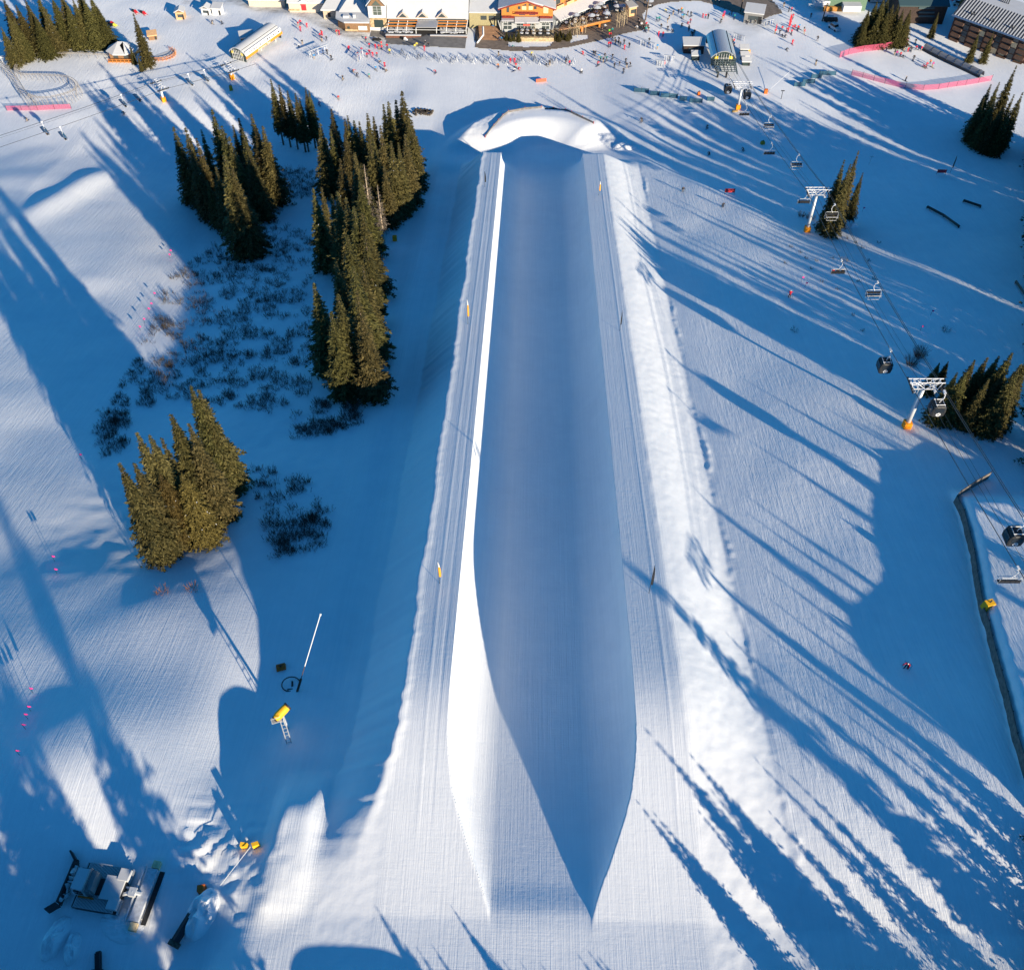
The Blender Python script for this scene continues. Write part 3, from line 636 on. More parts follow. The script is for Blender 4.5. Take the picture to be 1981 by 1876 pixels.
def chair_mesh(bubble=False):
    P = {}
    b = MB(); b.tube([(0, 0, 0), (.35, 0, -.5), (.45, 0, -1.2), (.2, 0, -1.9), (0, 0, -2.15)], .07, 6); b.box((0, 0, .02), (.3, .6, .3)); P['hanger'] = b.mesh('hanger', WHITE)
    b = MB(); W = 1.45
    b.tube([(-W-.1, .45, -3.55), (-W-.1, -.25, -3.45), (-W-.1, -.3, -2.5), (-W+.1, -.2, -2.15), (W-.1, -.2, -2.15), (W+.1, -.3, -2.5), (W+.1, -.25, -3.45), (W+.1, .45, -3.55)], .06, 6); P['frame'] = b.mesh('frame', CHF)
    b = MB(); 
    for i in range(4): b.box((-W+.36+i*.725, .12, -3.38), (.66, .56, .12))
    P['seat'] = b.mesh('seat', BLACK)
    b = MB()
    for i in range(4): b.box((-W+.36+i*.725, -.24, -2.88), (.66, .1, .62))
    P['backrest'] = b.mesh('backrest', BLACK)
    b = MB(); b.tube([(-W, .1, -2.6), (-W, .72, -3.0), (W, .72, -3.0), (W, .1, -2.6)], .045, 6); b.tube([(-W+.3, .75, -3.0), (-W+.3, .7, -3.9), (W-.3, .7, -3.9), (W-.3, .75, -3.0)], .035, 5); P['safety_bar'] = b.mesh('safety_bar', WHITE)
    if bubble:
        b = MB(); n = 8; rows = []
        for i in range(n+1):
            a = -.2+i*(1.75/n); y = -.55+1.25*math.sin(a); z = -3.1+1.0*math.cos(a); rows.append((y, z))
        for i in range(n):
            y0, z0 = rows[i]; y1, z1 = rows[i+1]; k0 = W+.35-.35*abs(i/n-.3); k1 = W+.35-.35*abs((i+1)/n-.3)
            b.face([(-k0, y0, z0), (k0, y0, z0), (k1, y1, z1), (-k1, y1, z1)]); b.face([(-k0+.05, y0, z0-.05), (-k1+.05, y1, z1-.05), (k1-.05, y1, z1-.05), (k0-.05, y0, z0-.05)])
        b.raw([(-W-.3, q[0], q[1]) for q in rows], [tuple(range(n+1))]); b.raw([(W+.3, q[0], q[1]) for q in rows], [tuple(range(n, -1, -1))])
        P['bubble'] = b.mesh('bubble', BLUEB)
    return P
CH = chair_mesh(); CHB = chair_mesh(True)
def put(parts, name, loc, rz, label, cat, group):
    t = empty(name, loc, rz, label, cat, group)
    if 'chair' in name: t.scale = (.88, .88, .88)
    for k, me in parts.items():
        o = bpy.data.objects.new(k, me); C.objects.link(o); o.parent = t
    return t
def gondola_parts():
    P = {}; b = MB()
    prof = [(-.55, -2.2), (.55, -2.2), (.85, -2.4), (1.05, -3.3), (.95, -4.2), (.6, -4.35), (-.6, -4.35), (-.95, -4.2), (-1.05, -3.3), (-.85, -2.4)]
    n = len(prof); ys = [(-1.0, .82), (-.9, 1.0), (.9, 1.0), (1.0, .82)]
    vs = [(x*k, y, -3.3+(z+3.3)*k) for y, k in ys for x, z in prof]; fs = []
    for i in range(len(ys)-1):
        for k in range(n): fs.append((i*n+k, i*n+(k+1) % n, (i+1)*n+(k+1) % n, (i+1)*n+k))
    fs += [tuple(range(n-1, -1, -1)), tuple((len(ys)-1)*n+k for k in range(n))]
    b.raw(vs, fs); P['cabin'] = b.mesh('cabin', DARK)
    b = MB()
    for s in (-1, 1): b.box((s*1.0, 0, -3.05), (.12, 1.5, .9)); b.box((0, s*1.0, -3.0), (1.4, .06, .85))
    P['window'] = b.mesh('window', GLASS)
    b = MB(); b.tube([(0, 0, 0), (.3, 0, -.5), (.35, 0, -1.3), (0, 0, -1.9), (0, 0, -2.2)], .075, 6); b.box((0, 0, .02), (.3, .7, .3)); P['hanger'] = b.mesh('hanger', WHITE)
    b = MB(); b.tube([(-.7, -.6, -2.1), (.7, -.6, -2.1)], .06, 6); b.tube([(-.7, .6, -2.1), (.7, .6, -2.1)], .06, 6); b.tube([(-.6, -.9, -2.12), (-.6, .9, -2.12)], .04, 5); b.tube([(.6, -.9, -2.12), (.6, .9, -2.12)], .04, 5); P['roof_rack'] = b.mesh('roof_rack', WHITE)
    for s, nm in ((-1, 'emblem'), (1, 'emblem_back')):
        b = MB(); b.prism([(.36*math.cos(i*.393), 0, -3.75+.36*math.sin(i*.393)) for i in range(16)], (0, s*1.0, 0), (0, s*1.06, 0), 0); b.box((0, s*1.045, -3.72), (.44, .06, .07), 0, 1); b.box((-.08, s*1.045, -3.85), (.09, .06, .25), 0, 1); b.box((.12, s*1.045, -3.62), (.09, .06, .22), 0, 1); P[nm] = b.mesh('emblem', [WHITE, DARK])
        
    
    return P
GON = gondola_parts()
# right hand chondola: towers from the photo, cables parallel to the tower line
TB = [at(1427.4, 211), at(1560.6, 448), at(1752.6, 826.5)]
TH = [above(0, 166, TB[0]), above(0, 372, TB[1]), above(0, 745, TB[2])]
dirR = (TB[2]-TB[0]); dirR.z = 0; dirR.normalize(); sideR = Vector((-dirR.y, dirR.x, 0))   # +side = right of frame (dir points to camera)
HW = 2.2
tower(TB[0], TH[0], dirR, HW, 'lift tower nearest the curved terminal roof, wide white crossarm', 'towers of the right chairlift')
tower(TB[1], TH[1], dirR, HW, 'white lift tower with yellow base beside the small spruce clump', 'towers of the right chairlift')
tower(TB[2], TH[2], dirR, HW, 'nearest white lift tower with bright yellow base pad', 'towers of the right chairlift')
TBn = TB[2]+dirR*85; TBn.z = gz(TBn.x, TBn.y); tops = [TB[i]+Vector((0, 0, TH[i])) for i in range(3)]+[TBn+Vector((0, 0, 13))]
termR = at(1396, 128); tops = [Vector((termR.x, termR.y-1, termR.z+4.5))]+tops
if abs(tops[0].y-tops[1].y) < 2: tops.pop(0)
tower(TBn, 13, dirR, HW, 'lift tower outside the photo below the right edge', 'towers of the right chairlift')
def cable_pts(tops, off, sag):
    out = []
    for a, b in zip(tops[:-1], tops[1:]):
        L = (b-a).length
        for i in range(16):
            t = i/16; p = a.lerp(b, t)+off; p.z -= 4*sag*L*L*t*(1-t); out.append(p)
    out.append(tops[-1]+off); return out
def cable(pts, r, label, group):
    b = MB(); b.tube(pts, r, 5); tag(b.build('lift_cable', ROPE), label, 'cable', group)
CR = {s: cable_pts(tops, sideR*(s*HW)+Vector((0, 0, .1)), .00012) for s in (-1, 1)}
if proj(CR[1][20])[0] < proj(CR[-1][20])[0]: CR = {-1: CR[1], 1: CR[-1]}
cable(CR[-1], .055, 'left hauling cable of the right chairlift', 'cables of the right chairlift'); cable(CR[1], .055, 'right hauling cable of the right chairlift, upper strand', 'cables of the right chairlift')
cable([p+Vector((.55, 0, -.35)) for p in CR[1]], .045, 'second strand hanging beside the right hauling cable', 'cables of the right chairlift')
cable(cable_pts(tops, Vector((.2, 0, -.9)), .00020), .03, 'thin signal cable between the hauling cables, left one', 'cables of the right chairlift')
cable(cable_pts(tops, Vector((1.3, 0, -1.0)), .00024), .022, 'thin signal cable between the hauling cables, right one', 'cables of the right chairlift')
def on_cable(pts, px, py, drop):
    best = None
    for a, b in zip(pts[:-1], pts[1:]):
        for k in range(8):
            p = a.lerp(b, k/8); q = proj(p-Vector((0, 0, drop))); d = abs(q[1]-py)
            if best is None or d < best[0]: best = (d, p)
    return best[1]
rzR = math.atan2(dirR.y, dirR.x)+math.pi/2
CHAIRS = [(1443, 222, -1, 'chair just left below the first lift tower'), (1491, 297, -1, 'empty chair below the highest pair on the left cable'), (1491, 245, 1, 'empty chair highest on the right cable'), (1547, 322, 1, 'empty chair right of the upper cable midway to the spruces'),
          (1550, 392, -1, 'empty chair passing the left side of the white tower'), (1613, 420, 1, 'empty chair in front of the small spruce clump'), (1623, 528, -1, 'chair carrying three riders on the left cable'), (1701, 572, 1, 'empty chair above the right bushes'), (1890, 1128, -1, 'nearest chair, above the wooden snow fence')]
RIDERS = []
for px, py, s, lab in CHAIRS:
    p = on_cable(CR[s], px, py, 2.9); put(CH, 'chairlift_chair', p, rzR+(math.pi if s > 0 else 0), lab, 'chair', 'chairs of the right lift')
    if 'riders' in lab: RIDERS.append((p, rzR, [(-.9, 'r', 'red'), (0, 'k', 'black'), (.9, 'k', 'dark')], 'on the occupied right lift chair'))
for px, py, s, lab in [(1403, 172, -1, 'dark gondola cabin hanging left of the first tower'), (1449, 183, 1, 'dark gondola cabin hanging right of the first tower'), (1719, 706, -1, 'dark gondola cabin left above the nearest tower'),
                       (1820, 790, 1, 'dark gondola cabin beside the right edge clump'), (1928, 1036, 1, 'nearest dark gondola cabin over the sunny lane')]:
    p = on_cable(CR[s], px, py, 3.3); put(GON, 'gondola_cabin', p, rzR, lab, 'gondola', 'gondola cabins of the right lift')
# left bubble chairlift
LB0 = hit(96, 246, 9.0); L1b, L2b = at(317.5, 196.5), at(449.4, 153)
h1, h2 = above(0, 166, L1b), above(0, 131, L2b)
far = Vector((LB0[0], LB0[1], LB0[2])); d_ = (Vector((far.x, far.y, 0))-Vector((L1b.x, L1b.y, 0)))
far2 = far+Vector((d_.x, d_.y, 0))*1.2; far2.z = gz(far2.x, far2.y)+11
dirL = (L2b-L1b); dirL.z = 0; dirL.normalize(); sideL = Vector((-dirL.y, dirL.x, 0))
topsL = [far2, Vector((L1b.x, L1b.y, L1b.z+h1)), Vector((L2b.x, L2b.y, L2b.z+h2))]
tower(L1b, h1, dirL, 2.5, 'grey lift tower left of the trees with frosted crossarm', 'towers of the left chairlift'); tower(L2b, h2, dirL, 2.5, 'lift tower in front of the orange striped terminal', 'towers of the left chairlift')
topsL.append(topsL[-1]+dirL*7)
CL = {s: cable_pts(topsL, sideL*(s*2.5), .00008) for s in (-1, 1)}
cable(CL[1], .05, 'upper cable of the left chairlift', 'cables of the left chairlift'); cable(CL[-1], .05, 'lower cable of the left chairlift', 'cables of the left chairlift')
cable(cable_pts(topsL, Vector((0, 0, .9)), .0001), .025, 'thin signal cable of the left chairlift', 'cables of the left chairlift')
rzL = math.atan2(dirL.y, dirL.x)-math.pi/2
for px, py, s, lab in [(89.7, 262, 1, 'blue bubble chair with riders at the far left'), (120.5, 264, -1, 'empty chair with raised blue bubble, second from the left edge'), (238, 194, 1, 'blue bubble chair left of the grey tower, left one of the pair'), (270, 199, -1, 'blue bubble chair left of the grey tower, right one of the pair'),
                       (368, 156, 1, 'frosted blue bubble chair near the terminal, left one'), (399, 160, -1, 'blue bubble chair near the terminal, right one')]:
    best = None
    for pts in (CL[1], CL[-1]):
        for a, b in zip(pts[:-1], pts[1:]):
            for k in range(6):
                p = a.lerp(b, k/6); q = proj(p-Vector((0, 0, 2.9))); d = abs(q[0]-px)+abs(q[1]-py)
                if best is None or d < best[0]: best = (d, p)
    put(CHB, 'bubble_chair', best[1], rzL, lab, 'chair', 'blue bubble chairs of the left lift')
    if 'with riders' in lab: RIDERS.append((best[1], rzL, [(-.7, 't', 'teal'), (.7, 'o', 'orange')], 'on the far left bubble chair'))
# ------------------------------------------------------------------ village buildings
def L0(X, Y): return (556.2+X*.12206, Y*.12206)
def L1(X, Y): return (701.3+X*.12206, Y*.12206)
def L2(X, Y): return (919.0+X*.12206, Y*.12206)
def L3(X, Y): return (1112.4+X*.12206, Y*.12206)
def L4(X, Y): return (1305.8+X*.12206, Y*.12206)
def L5(X, Y): return (1547.6+X*.12206, Y*.12206)
def L6(X, Y): return (1739.1+X*.12206, Y*.12206)
def pl(q, Y):
    """where the sight line through image point q meets the upright plane y = Y"""
    d = ray(*q); t = Y/d[1]; return Vector((d[0]*t, Y, CAMZ+d[2]*t))
BEIGE = mat('beige_render', (.50, .40, .30), .85, noise=.08); BEIGE2 = mat('pale_render', (.56, .49, .40), .85, noise=.08); WALLW = mat('grey_white_siding', (.62, .63, .64), .8, noise=.05)
BROWN = mat('brown_siding', (.24, .14, .075), .85, noise=.15); DKBR = mat('dark_brown_siding', (.055, .038, .032), .85, noise=.2); BRICK = mat('red_brown_siding', (.17, .075, .05), .85, noise=.2)
WOOD = mat('orange_timber', (.56, .21, .045), .75, noise=.12); WOODL = mat('pale_timber', (.62, .38, .20), .75, noise=.15); STONE = mat('tan_stone', (.46, .34, .20), .9, noise=.3, nscale=1.5); GREENW = mat('green_siding', (.12, .20, .14), .85, noise=.1)
PAVE = mat('brown_paving', (.21, .165, .13), .9, noise=.18, nscale=.8); GREYP = mat('grey_paving', (.20, .19, .18), .9, noise=.15, nscale=.8); STEPS = mat('red_brown_steps', (.33, .19, .11), .9, noise=.15, nscale=1)
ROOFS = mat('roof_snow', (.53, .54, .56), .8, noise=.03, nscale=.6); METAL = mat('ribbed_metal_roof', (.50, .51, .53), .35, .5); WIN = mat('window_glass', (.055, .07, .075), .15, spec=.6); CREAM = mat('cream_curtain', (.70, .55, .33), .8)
REDD = mat('red_door', (.55, .03, .04), .6); TEAL = mat('dark_teal', (.03, .05, .05), .6); GREYM = mat('grey_frame', (.42, .44, .46), .6); MAROON = mat('maroon_trim', (.28, .05, .04), .7)
def draped(name, poly, m, dz, label=None, cat=None, kind=None, step=.45, holes=()):
    """a thin sheet that follows the snow surface inside an outline of image points"""
    W = [hit(*q)[:2] for q in poly]; H = [[hit(*q)[:2] for q in h] for h in holes]
    xs = [q[0] for q in W]; ys = [q[1] for q in W]
    X = np.arange(min(xs), max(xs)+step, step); Y = np.arange(min(ys), max(ys)+step, step); GXX, GYY = np.meshgrid(X, Y)
    def ins(PX, PY, poly):
        c = np.zeros(PX.shape, bool); j = len(poly)-1
        for i in range(len(poly)):
            xi, yi = poly[i]; xj, yj = poly[j]
            c ^= ((yi > PY) != (yj > PY)) & (PX < (xj-xi)*(PY-yi)/((yj-yi) or 1e-9)+xi); j = i
        return c
    cx, cy = GXX[:-1, :-1]+step/2, GYY[:-1, :-1]+step/2; ok = ins(cx, cy, W)
    for h in H: ok &= ~ins(cx, cy, h)
    Z = ground(GXX, GYY)+dz; ny_, nx_ = GXX.shape; idx = np.argwhere(ok)
    vs = np.stack([GXX, GYY, Z], -1).reshape(-1, 3); used = {}; fs = []; out = []
    for r, c_ in idx:
        f = []
        for a, b in ((r, c_), (r, c_+1), (r+1, c_+1), (r+1, c_)):
            k = a*nx_+b
            if k not in used: used[k] = len(out); out.append(tuple(vs[k]))
            f.append(used[k])
        fs.append(tuple(f))
    me = bpy.data.meshes.new(name); me.from_pydata(out, [], fs); me.materials.append(m); me.update()
    o = bpy.data.objects.new(name, me); C.objects.link(o); tag(o, label, cat, None, kind); return o
draped('paved_plaza', [L2(0, 760), L2(350, 792), L2(620, 818), L2(1100, 803), L2(1500, 752), L2(1981, 640), L3(200, 690), L3(350, 655), L3(700, 560), L3(1050, 490), L3(1190, 430), L3(1100, 340), L3(1060, 250), L3(1130, 160), L3(1300, 80), L3(1500, 40), L3(1981, 20), L4(600, 75), L4(1000, 215), L4(1250, 340), L4(1380, 320), L4(1480, 270), L4(1700, 215), L4(1640, 120), L4(1500, -30), L3(1000, -60), L3(0, -40), L2(1200, 300), L2(200, 300), L2(0, 320)],
       PAVE, .09, 'brown paved plaza curving round the village buildings', 'plaza', 'structure', .5,
       holes=[[L2(520, 640), L2(520, 740), L2(800, 755), L2(1180, 740), L2(1250, 665), L2(900, 640)], [L2(1530, 570), L2(1500, 690), L2(1800, 620), L2(1790, 560)]])
draped('terrace_pavement', [L1(375, 630), L1(380, 695), L1(700, 720), L1(1000, 750), L1(1640, 775), L1(1645, 690), L1(1650, 585), L1(900, 560), L1(130, 590), L1(130, 440), L1(330, 440)], GREYP, .10, 'grey paved walk in front of the main lodge', 'pavement', 'structure', .5)
def boxp(b, q0, q1, Y, depth, mi=None, zpad=0):
    """box whose front face spans image corners q0 (top left) to q1 (bottom right) on the plane y=Y"""
    a, c = pl(q0, Y), pl(q1, Y); b.box(((a.x+c.x)/2, Y+depth/2, (a.z+c.z)/2-zpad/2), (abs(c.x-a.x), depth, abs(a.z-c.z)+zpad), 0, mi)
def facade(b, q0, q1, Y, proud=.06, mi=None): boxp(b, q0, q1, Y-proud, proud*2, mi)
def root(name, label, x, y, cat='building', group=None): return empty(name, (x, y, gz(x, y)), 0, label, cat, group)
def child(b, name, m, r, smooth=False):
    """attach a part modelled in world coordinates to its thing"""
    o = b.build(name, m, None, smooth=smooth); o.parent = r; o.matrix_parent_inverse = Matrix.Translation(r.location).inverted(); return o
def gable(b, x0, x1, y0, y1, ze, zr, mi=None, th=.3, over=.4, axis='y'):
    """snow covered gable roof with its ridge along y (or x)"""
    if axis == 'y':
        xm = (x0+x1)/2
        for xa, za, xb, zb in ((x0-over, ze, xm, zr), (xm, zr, x1+over, ze)):
            b.raw([(xa, y0-over, za), (xb, y0-over, zb), (xb, y1, zb), (xa, y1, za), (xa, y0-over, za+th), (xb, y0-over, zb+th), (xb, y1, zb+th), (xa, y1, za+th)], [(0, 1, 2, 3), (4, 7, 6, 5), (0, 4, 5, 1), (1, 5, 6, 2), (2, 6, 7, 3), (3, 7, 4, 0)], mi)
    else:
        ym = (y0+y1)/2
        for ya, za, yb, zb in ((y0-over, ze, ym, zr), (ym, zr, y1+over, ze)):
            b.raw([(x0-over, ya, za), (x1+over, ya, za), (x1+over, yb, zb), (x0-over, yb, zb), (x0-over, ya, za+th), (x1+over, ya, za+th), (x1+over, yb, zb+th), (x0-over, yb, zb+th)], [(0, 3, 2, 1), (4, 5, 6, 7), (0, 1, 5, 4), (1, 2, 6, 5), (2, 3, 7, 6), (3, 0, 4, 7)], mi)
# --- main lodge
YE = 304.02; e0, e1 = pl(L1(395, 290), YE), pl(L1(1680, 290), YE); zg = gz(-33, YE)
lodge = root('ski_lodge', 'large white roofed ski lodge with three dormers and timber pergola', -33, YE)
b = MB(); b.box(((e0.x+e1.x)/2, YE+10.6, (zg+e0.z)/2-1), (e1.x-e0.x-1.2, 20, e0.z-zg+2)); child(b, 'wall', DKBR, lodge)
zr = e0.z+9.5
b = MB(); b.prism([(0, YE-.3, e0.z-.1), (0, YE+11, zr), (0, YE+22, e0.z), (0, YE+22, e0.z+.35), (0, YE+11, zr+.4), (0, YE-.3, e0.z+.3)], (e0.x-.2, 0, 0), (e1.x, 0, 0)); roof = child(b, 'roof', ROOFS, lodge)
b = MB()
for k in range(26): b.box((e0.x+1+k*(e1.x-e0.x-2)/25, YE+.9, e0.z+1.0), (.1, .1, .22))
b.box(((e0.x+e1.x)/2, YE+.9, e0.z+1.14), (e1.x-e0.x-1, .08, .08)); o = child(b, 'snow_guard', DARK, lodge)
for X in (638, 948, 1258):
    a = pl(L1(X-82, 285), YE-.4); c = pl(L1(X+82, 285), YE-.4); ap = pl(L1(X-5, 210), YE-.4); xm = (a.x+c.x)/2
    b = MB(); b.prism([(a.x-.15, 0, a.z), (c.x+.15, 0, a.z), (c.x+.15, 0, a.z+.3), (xm, 0, ap.z+.3), (a.x-.15, 0, a.z+.3)], (0, YE-.45, 0), (0, YE+2.6, 0))
    d = child(b, 'dormer', ROOFS, lodge)
    b = MB(); b.prism([(a.x+.25, 0, a.z+.12), (c.x-.25, 0, a.z+.12), (xm, 0, ap.z-.12)], (0, YE-.50, 0), (0, YE-.44, 0)); w_ = child(b, 'gable_window', WIN, lodge); 
    b = MB(); b.tube([(a.x-.25, YE-.55, a.z+.1), (xm, YE-.55, ap.z+.25), (c.x+.25, YE-.55, a.z+.1)], .09, 4); b.tube([(a.x, YE-.55, a.z+.12), (c.x, YE-.55, a.z+.12)], .07, 4); child(b, 'gable_trim', WOODL, lodge)
b = MB(); PF = 300.54; zp = pl(L1(700, 470), PF).z
posts = [390, 545, 690, 845, 1170, 1325, 1475, 1640]
for X in posts:
    q = pl(L1(X, 470), PF); b.tube([(q.x, PF, zg-.4), (q.x, PF, q.z)], .14, 6); b.tube([(q.x, PF, q.z), (q.x+.35, YE-.3, e0.z-.35)], .16, 4)
b.tube([pl(L1(380, 470), PF), pl(L1(1645, 485), PF)], .09, 6); child(b, 'pergola_frame', WALLW, lodge)
b = MB()
for t_ in (.28, .6, .9):
    for X0, X1 in ((390, 845), (1170, 1640)):
        a = pl(L1(X0, 470), PF).lerp(Vector((pl(L1(X0, 470), PF).x+.35, YE-.3, e0.z-.35)), t_); c = pl(L1(X1, 470), PF).lerp(Vector((pl(L1(X1, 470), PF).x+.35, YE-.3, e0.z-.35)), t_)
        b.tube([a+Vector((0, 0, .22)), c+Vector((0, 0, .22))], .17, 5)
child(b, 'pergola_beam', WOOD, lodge)
a, c = pl(L1(845, 440), PF+.3), pl(L1(1178, 440), PF+.3); b = MB(); b.raw([(a.x, PF, a.z), (c.x, PF, c.z), (c.x+.4, YE-.4, e0.z-.5), (a.x+.4, YE-.4, e0.z-.5), (a.x, PF, a.z+.25), (c.x, PF, c.z+.25), (c.x+.4, YE-.4, e0.z-.25), (a.x+.4, YE-.4, e0.z-.25)], [(0, 3, 2, 1), (4, 5, 6, 7), (0, 1, 5, 4), (1, 2, 6, 5), (2, 3, 7, 6), (3, 0, 4, 7)])
for k in range(14):
    x = a.x+(c.x-a.x)*(k+.5)/14; b.raw([(x, PF-.05, a.z+.3), (x+.12, PF-.05, a.z+.3), (x+.52, YE-.4, e0.z-.15), (x+.4, YE-.4, e0.z-.15)], [(0, 1, 2, 3)])
child(b, 'canopy', METAL, lodge)
b = MB(); boxp(b, L1(860, 490), L1(1165, 550), YE-.8, .4); child(b, 'entrance_glazing', TEAL, lodge)
for X0, X1 in ((400, 850), (1180, 1640)):
    b = MB(); boxp(b, L1(X0, 310), L1(X1, 440), YE-.7, .5); child(b, 'window', WIN, lodge)
ta, tb_ = pl(L1(370, 600), 299.13), pl(L1(1655, 600), 299.13)
b = MB(); b.box(((ta.x+tb_.x)/2, 301.58, zg+.15), (tb_.x-ta.x, 5.4, .5)); child(b, 'terrace', mat('dark_decking', (.045, .043, .043), .8, noise=.15), lodge)
b = MB(); 
for X0, X1 in ((380, 935), (1080, 1660)):
    a, c = pl(L1(X0, 605), 299.4), pl(L1(X1, 630), 299.4); b.box(((a.x+c.x)/2, 298.80, zg+.35), (c.x-a.x, .5, .8), 0, 0); b.box(((a.x+c.x)/2, 298.80, zg+.82), (c.x-a.x+.1, .7, .2), 0, 1)
child(b, 'planter_wall', [BRICK, ROOFS], lodge)
# --- lodge tower
YT = 303.64; tw = root('lodge_tower', 'white gabled tower with a tall window left of the main lodge', -49, YT)
a, c = pl(L1(78, 100), YT), pl(L1(385, 445), YT); zb = gz(-49, YT)-.5; xm = (a.x+c.x)/2
b = MB(); b.box((xm, YT+5, (a.z+zb)/2), (c.x-a.x, 10, a.z-zb)); child(b, 'wall', WALLW, tw)
b = MB(); gable(b, a.x, c.x, YT, YT+11, a.z, a.z+3.6, th=.35, over=.5); child(b, 'roof', ROOFS, tw)
b = MB(); b.prism([(a.x, 0, a.z), (c.x, 0, a.z), (xm, 0, a.z+3.3)], (0, YT, 0), (0, YT+.3, 0)); child(b, 'gable', BROWN, tw)
b = MB(); b.prism([(xm-1.5, 0, a.z+.15), (xm+1.5, 0, a.z+.15), (xm, 0, a.z+1.7)], (0, YT-.06, 0), (0, YT-.01, 0)); facade(b, L1(160, 108), L1(300, 243), YT); child(b, 'window', mat('greenish_glass', (.09, .11, .09), .12, spec=.6), tw)
b = MB(); 
for X in (158, 230, 302): facade(b, L1(X-4, 105), L1(X+4, 245), YT, .1)
for Y in (105, 150, 190, 245): facade(b, L1(158, Y-3), L1(302, Y+3), YT, .09)
child(b, 'window_frame', GREYM, tw)
b = MB(); boxp(b, L1(115, 295), L1(395, 440), YT-.35, .5); child(b, 'stone_base', STONE, tw)
b = MB(); boxp(b, L1(180, 320), L1(335, 440), YT-.45, .3); child(b, 'door', TEAL, tw)
# --- brown ticket pavilion with a low snowy roof and hipped roof behind
YB = 302.14; pv = root('ticket_pavilion', 'brown pavilion with flat snowy roof left of the white tower', -56, YB)
a, c = pl(L0(905, 365), YB), pl(L0(1300, 490), YB); zb = gz(-56, YB)-.4
b = MB(); b.raw([(a.x, YB, zb), (c.x, YB, zb), (c.x, YB+8, zb), (a.x-3, YB+8, zb), (a.x-2.6, YB+2.6, zb), (a.x, YB, a.z), (c.x, YB, a.z), (c.x, YB+8, a.z), (a.x-3, YB+8, a.z), (a.x-2.6, YB+2.6, a.z)], [(4, 3, 2, 1, 0), (5, 6, 7, 8, 9)]+[(k, (k+1) % 5, 5+(k+1) % 5, 5+k) for k in range(5)]); child(b, 'wall', BROWN, pv)
b = MB(); b.raw([(a.x-.1, YB-.3, a.z), (c.x+.2, YB-.3, a.z), (c.x+.2, YB+5.5, a.z+.5), (a.x-3.3, YB+5.5, a.z+.5), (a.x-3.1, YB+2.4, a.z), (a.x-.1, YB-.3, a.z+.45), (c.x+.2, YB-.3, a.z+.45), (c.x+.2, YB+5.5, a.z+.9), (a.x-3.3, YB+5.5, a.z+.9), (a.x-3.1, YB+2.4, a.z+.45)], [(4, 3, 2, 1, 0), (5, 6, 7, 8, 9)]+[(k, (k+1) % 5, 5+(k+1) % 5, 5+k) for k in range(5)]); b.box((c.x-4.6, YB+2.2, a.z+1.0), (.8, .8, 1.2)); b.box((a.x+.2, YB+2.6, a.z+.8), (1.8, 1.2, .7)); child(b, 'flat_roof', ROOFS, pv)
z1 = a.z+.9; h0, h1_, hp = pl(L0(815, 265), YB+5), pl(L0(1265, 265), YB+5), pl(L0(1040, 75), YB+9)
b = MB(); xm = (h0.x+h1_.x)/2; b.raw([(h0.x, YB+5, z1), (h1_.x, YB+5, z1), (h1_.x+1, YB+18, z1), (h0.x-1, YB+18, z1), (xm, YB+11.5, z1+4.2)], [(0, 1, 4), (1, 2, 4), (2, 3, 4), (3, 0, 4), (3, 2, 1, 0)]); child(b, 'hip_roof', ROOFS, pv)
b = MB(); facade(b, L0(1120, 418), L0(1265, 485), YB); child(b, 'shop_window', mat('pale_poster', (.62, .68, .66), .5), pv)
b = MB(); facade(b, L0(945, 425), L0(990, 462), YB); child(b, 'door', TEAL, pv)
b = MB(); boxp(b, L0(915, 470), L0(1120, 495), YB-.5, .4); child(b, 'stone_planter', STONE, pv)
# --- middle and left beige buildings
YM = 310.13; mb = root('beige_building', 'beige building with pale snow roof behind the pavilion', -66, YM, group='beige buildings')
a, c = pl(L0(558, 165), YM), pl(L0(830, 275), YM); zb = gz(-66, YM)-.4
b = MB(); b.box(((a.x+c.x)/2, YM+4, (a.z+zb)/2), (c.x-a.x, 8, a.z-zb)); child(b, 'wall', BEIGE, mb)
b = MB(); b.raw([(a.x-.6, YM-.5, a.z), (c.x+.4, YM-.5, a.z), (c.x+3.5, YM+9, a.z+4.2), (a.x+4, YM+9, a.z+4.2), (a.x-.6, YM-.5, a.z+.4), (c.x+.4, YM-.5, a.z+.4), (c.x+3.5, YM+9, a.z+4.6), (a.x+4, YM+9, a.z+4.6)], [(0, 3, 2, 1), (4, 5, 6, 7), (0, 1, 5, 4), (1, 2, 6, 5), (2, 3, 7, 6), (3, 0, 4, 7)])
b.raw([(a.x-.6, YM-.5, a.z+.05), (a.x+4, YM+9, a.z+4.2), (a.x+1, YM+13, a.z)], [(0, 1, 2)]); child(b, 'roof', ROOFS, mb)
b = MB(); facade(b, L0(632, 205), L0(688, 275), YM); child(b, 'door', DKBR, mb)
YL = 314.36; lb = root('beige_building', 'beige building with red doorway at the top left of the village', -75, YL, group='beige buildings')
a, c = pl(L0(10, 50), YL), pl(L0(575, 180), YL); zb = gz(-75, YL)-.4
b = MB(); b.box(((a.x+c.x)/2, YL+5, (a.z+zb)/2), (c.x-a.x, 10, a.z-zb)); child(b, 'wall', BEIGE2, lb)
b = MB(); gable(b, a.x, c.x, YL, YL+12, a.z, a.z+4, axis='x'); g0, g1, gp = pl(L0(160, 45), YL-.6), pl(L0(320, 45), YL-.6), pl(L0(240, -5), YL-.6); b.prism([(g0.x, 0, g0.z), (g1.x, 0, g1.z), (gp.x, 0, gp.z)], (0, YL-.6, 0), (0, YL+3, 0)); child(b, 'roof', ROOFS, lb)
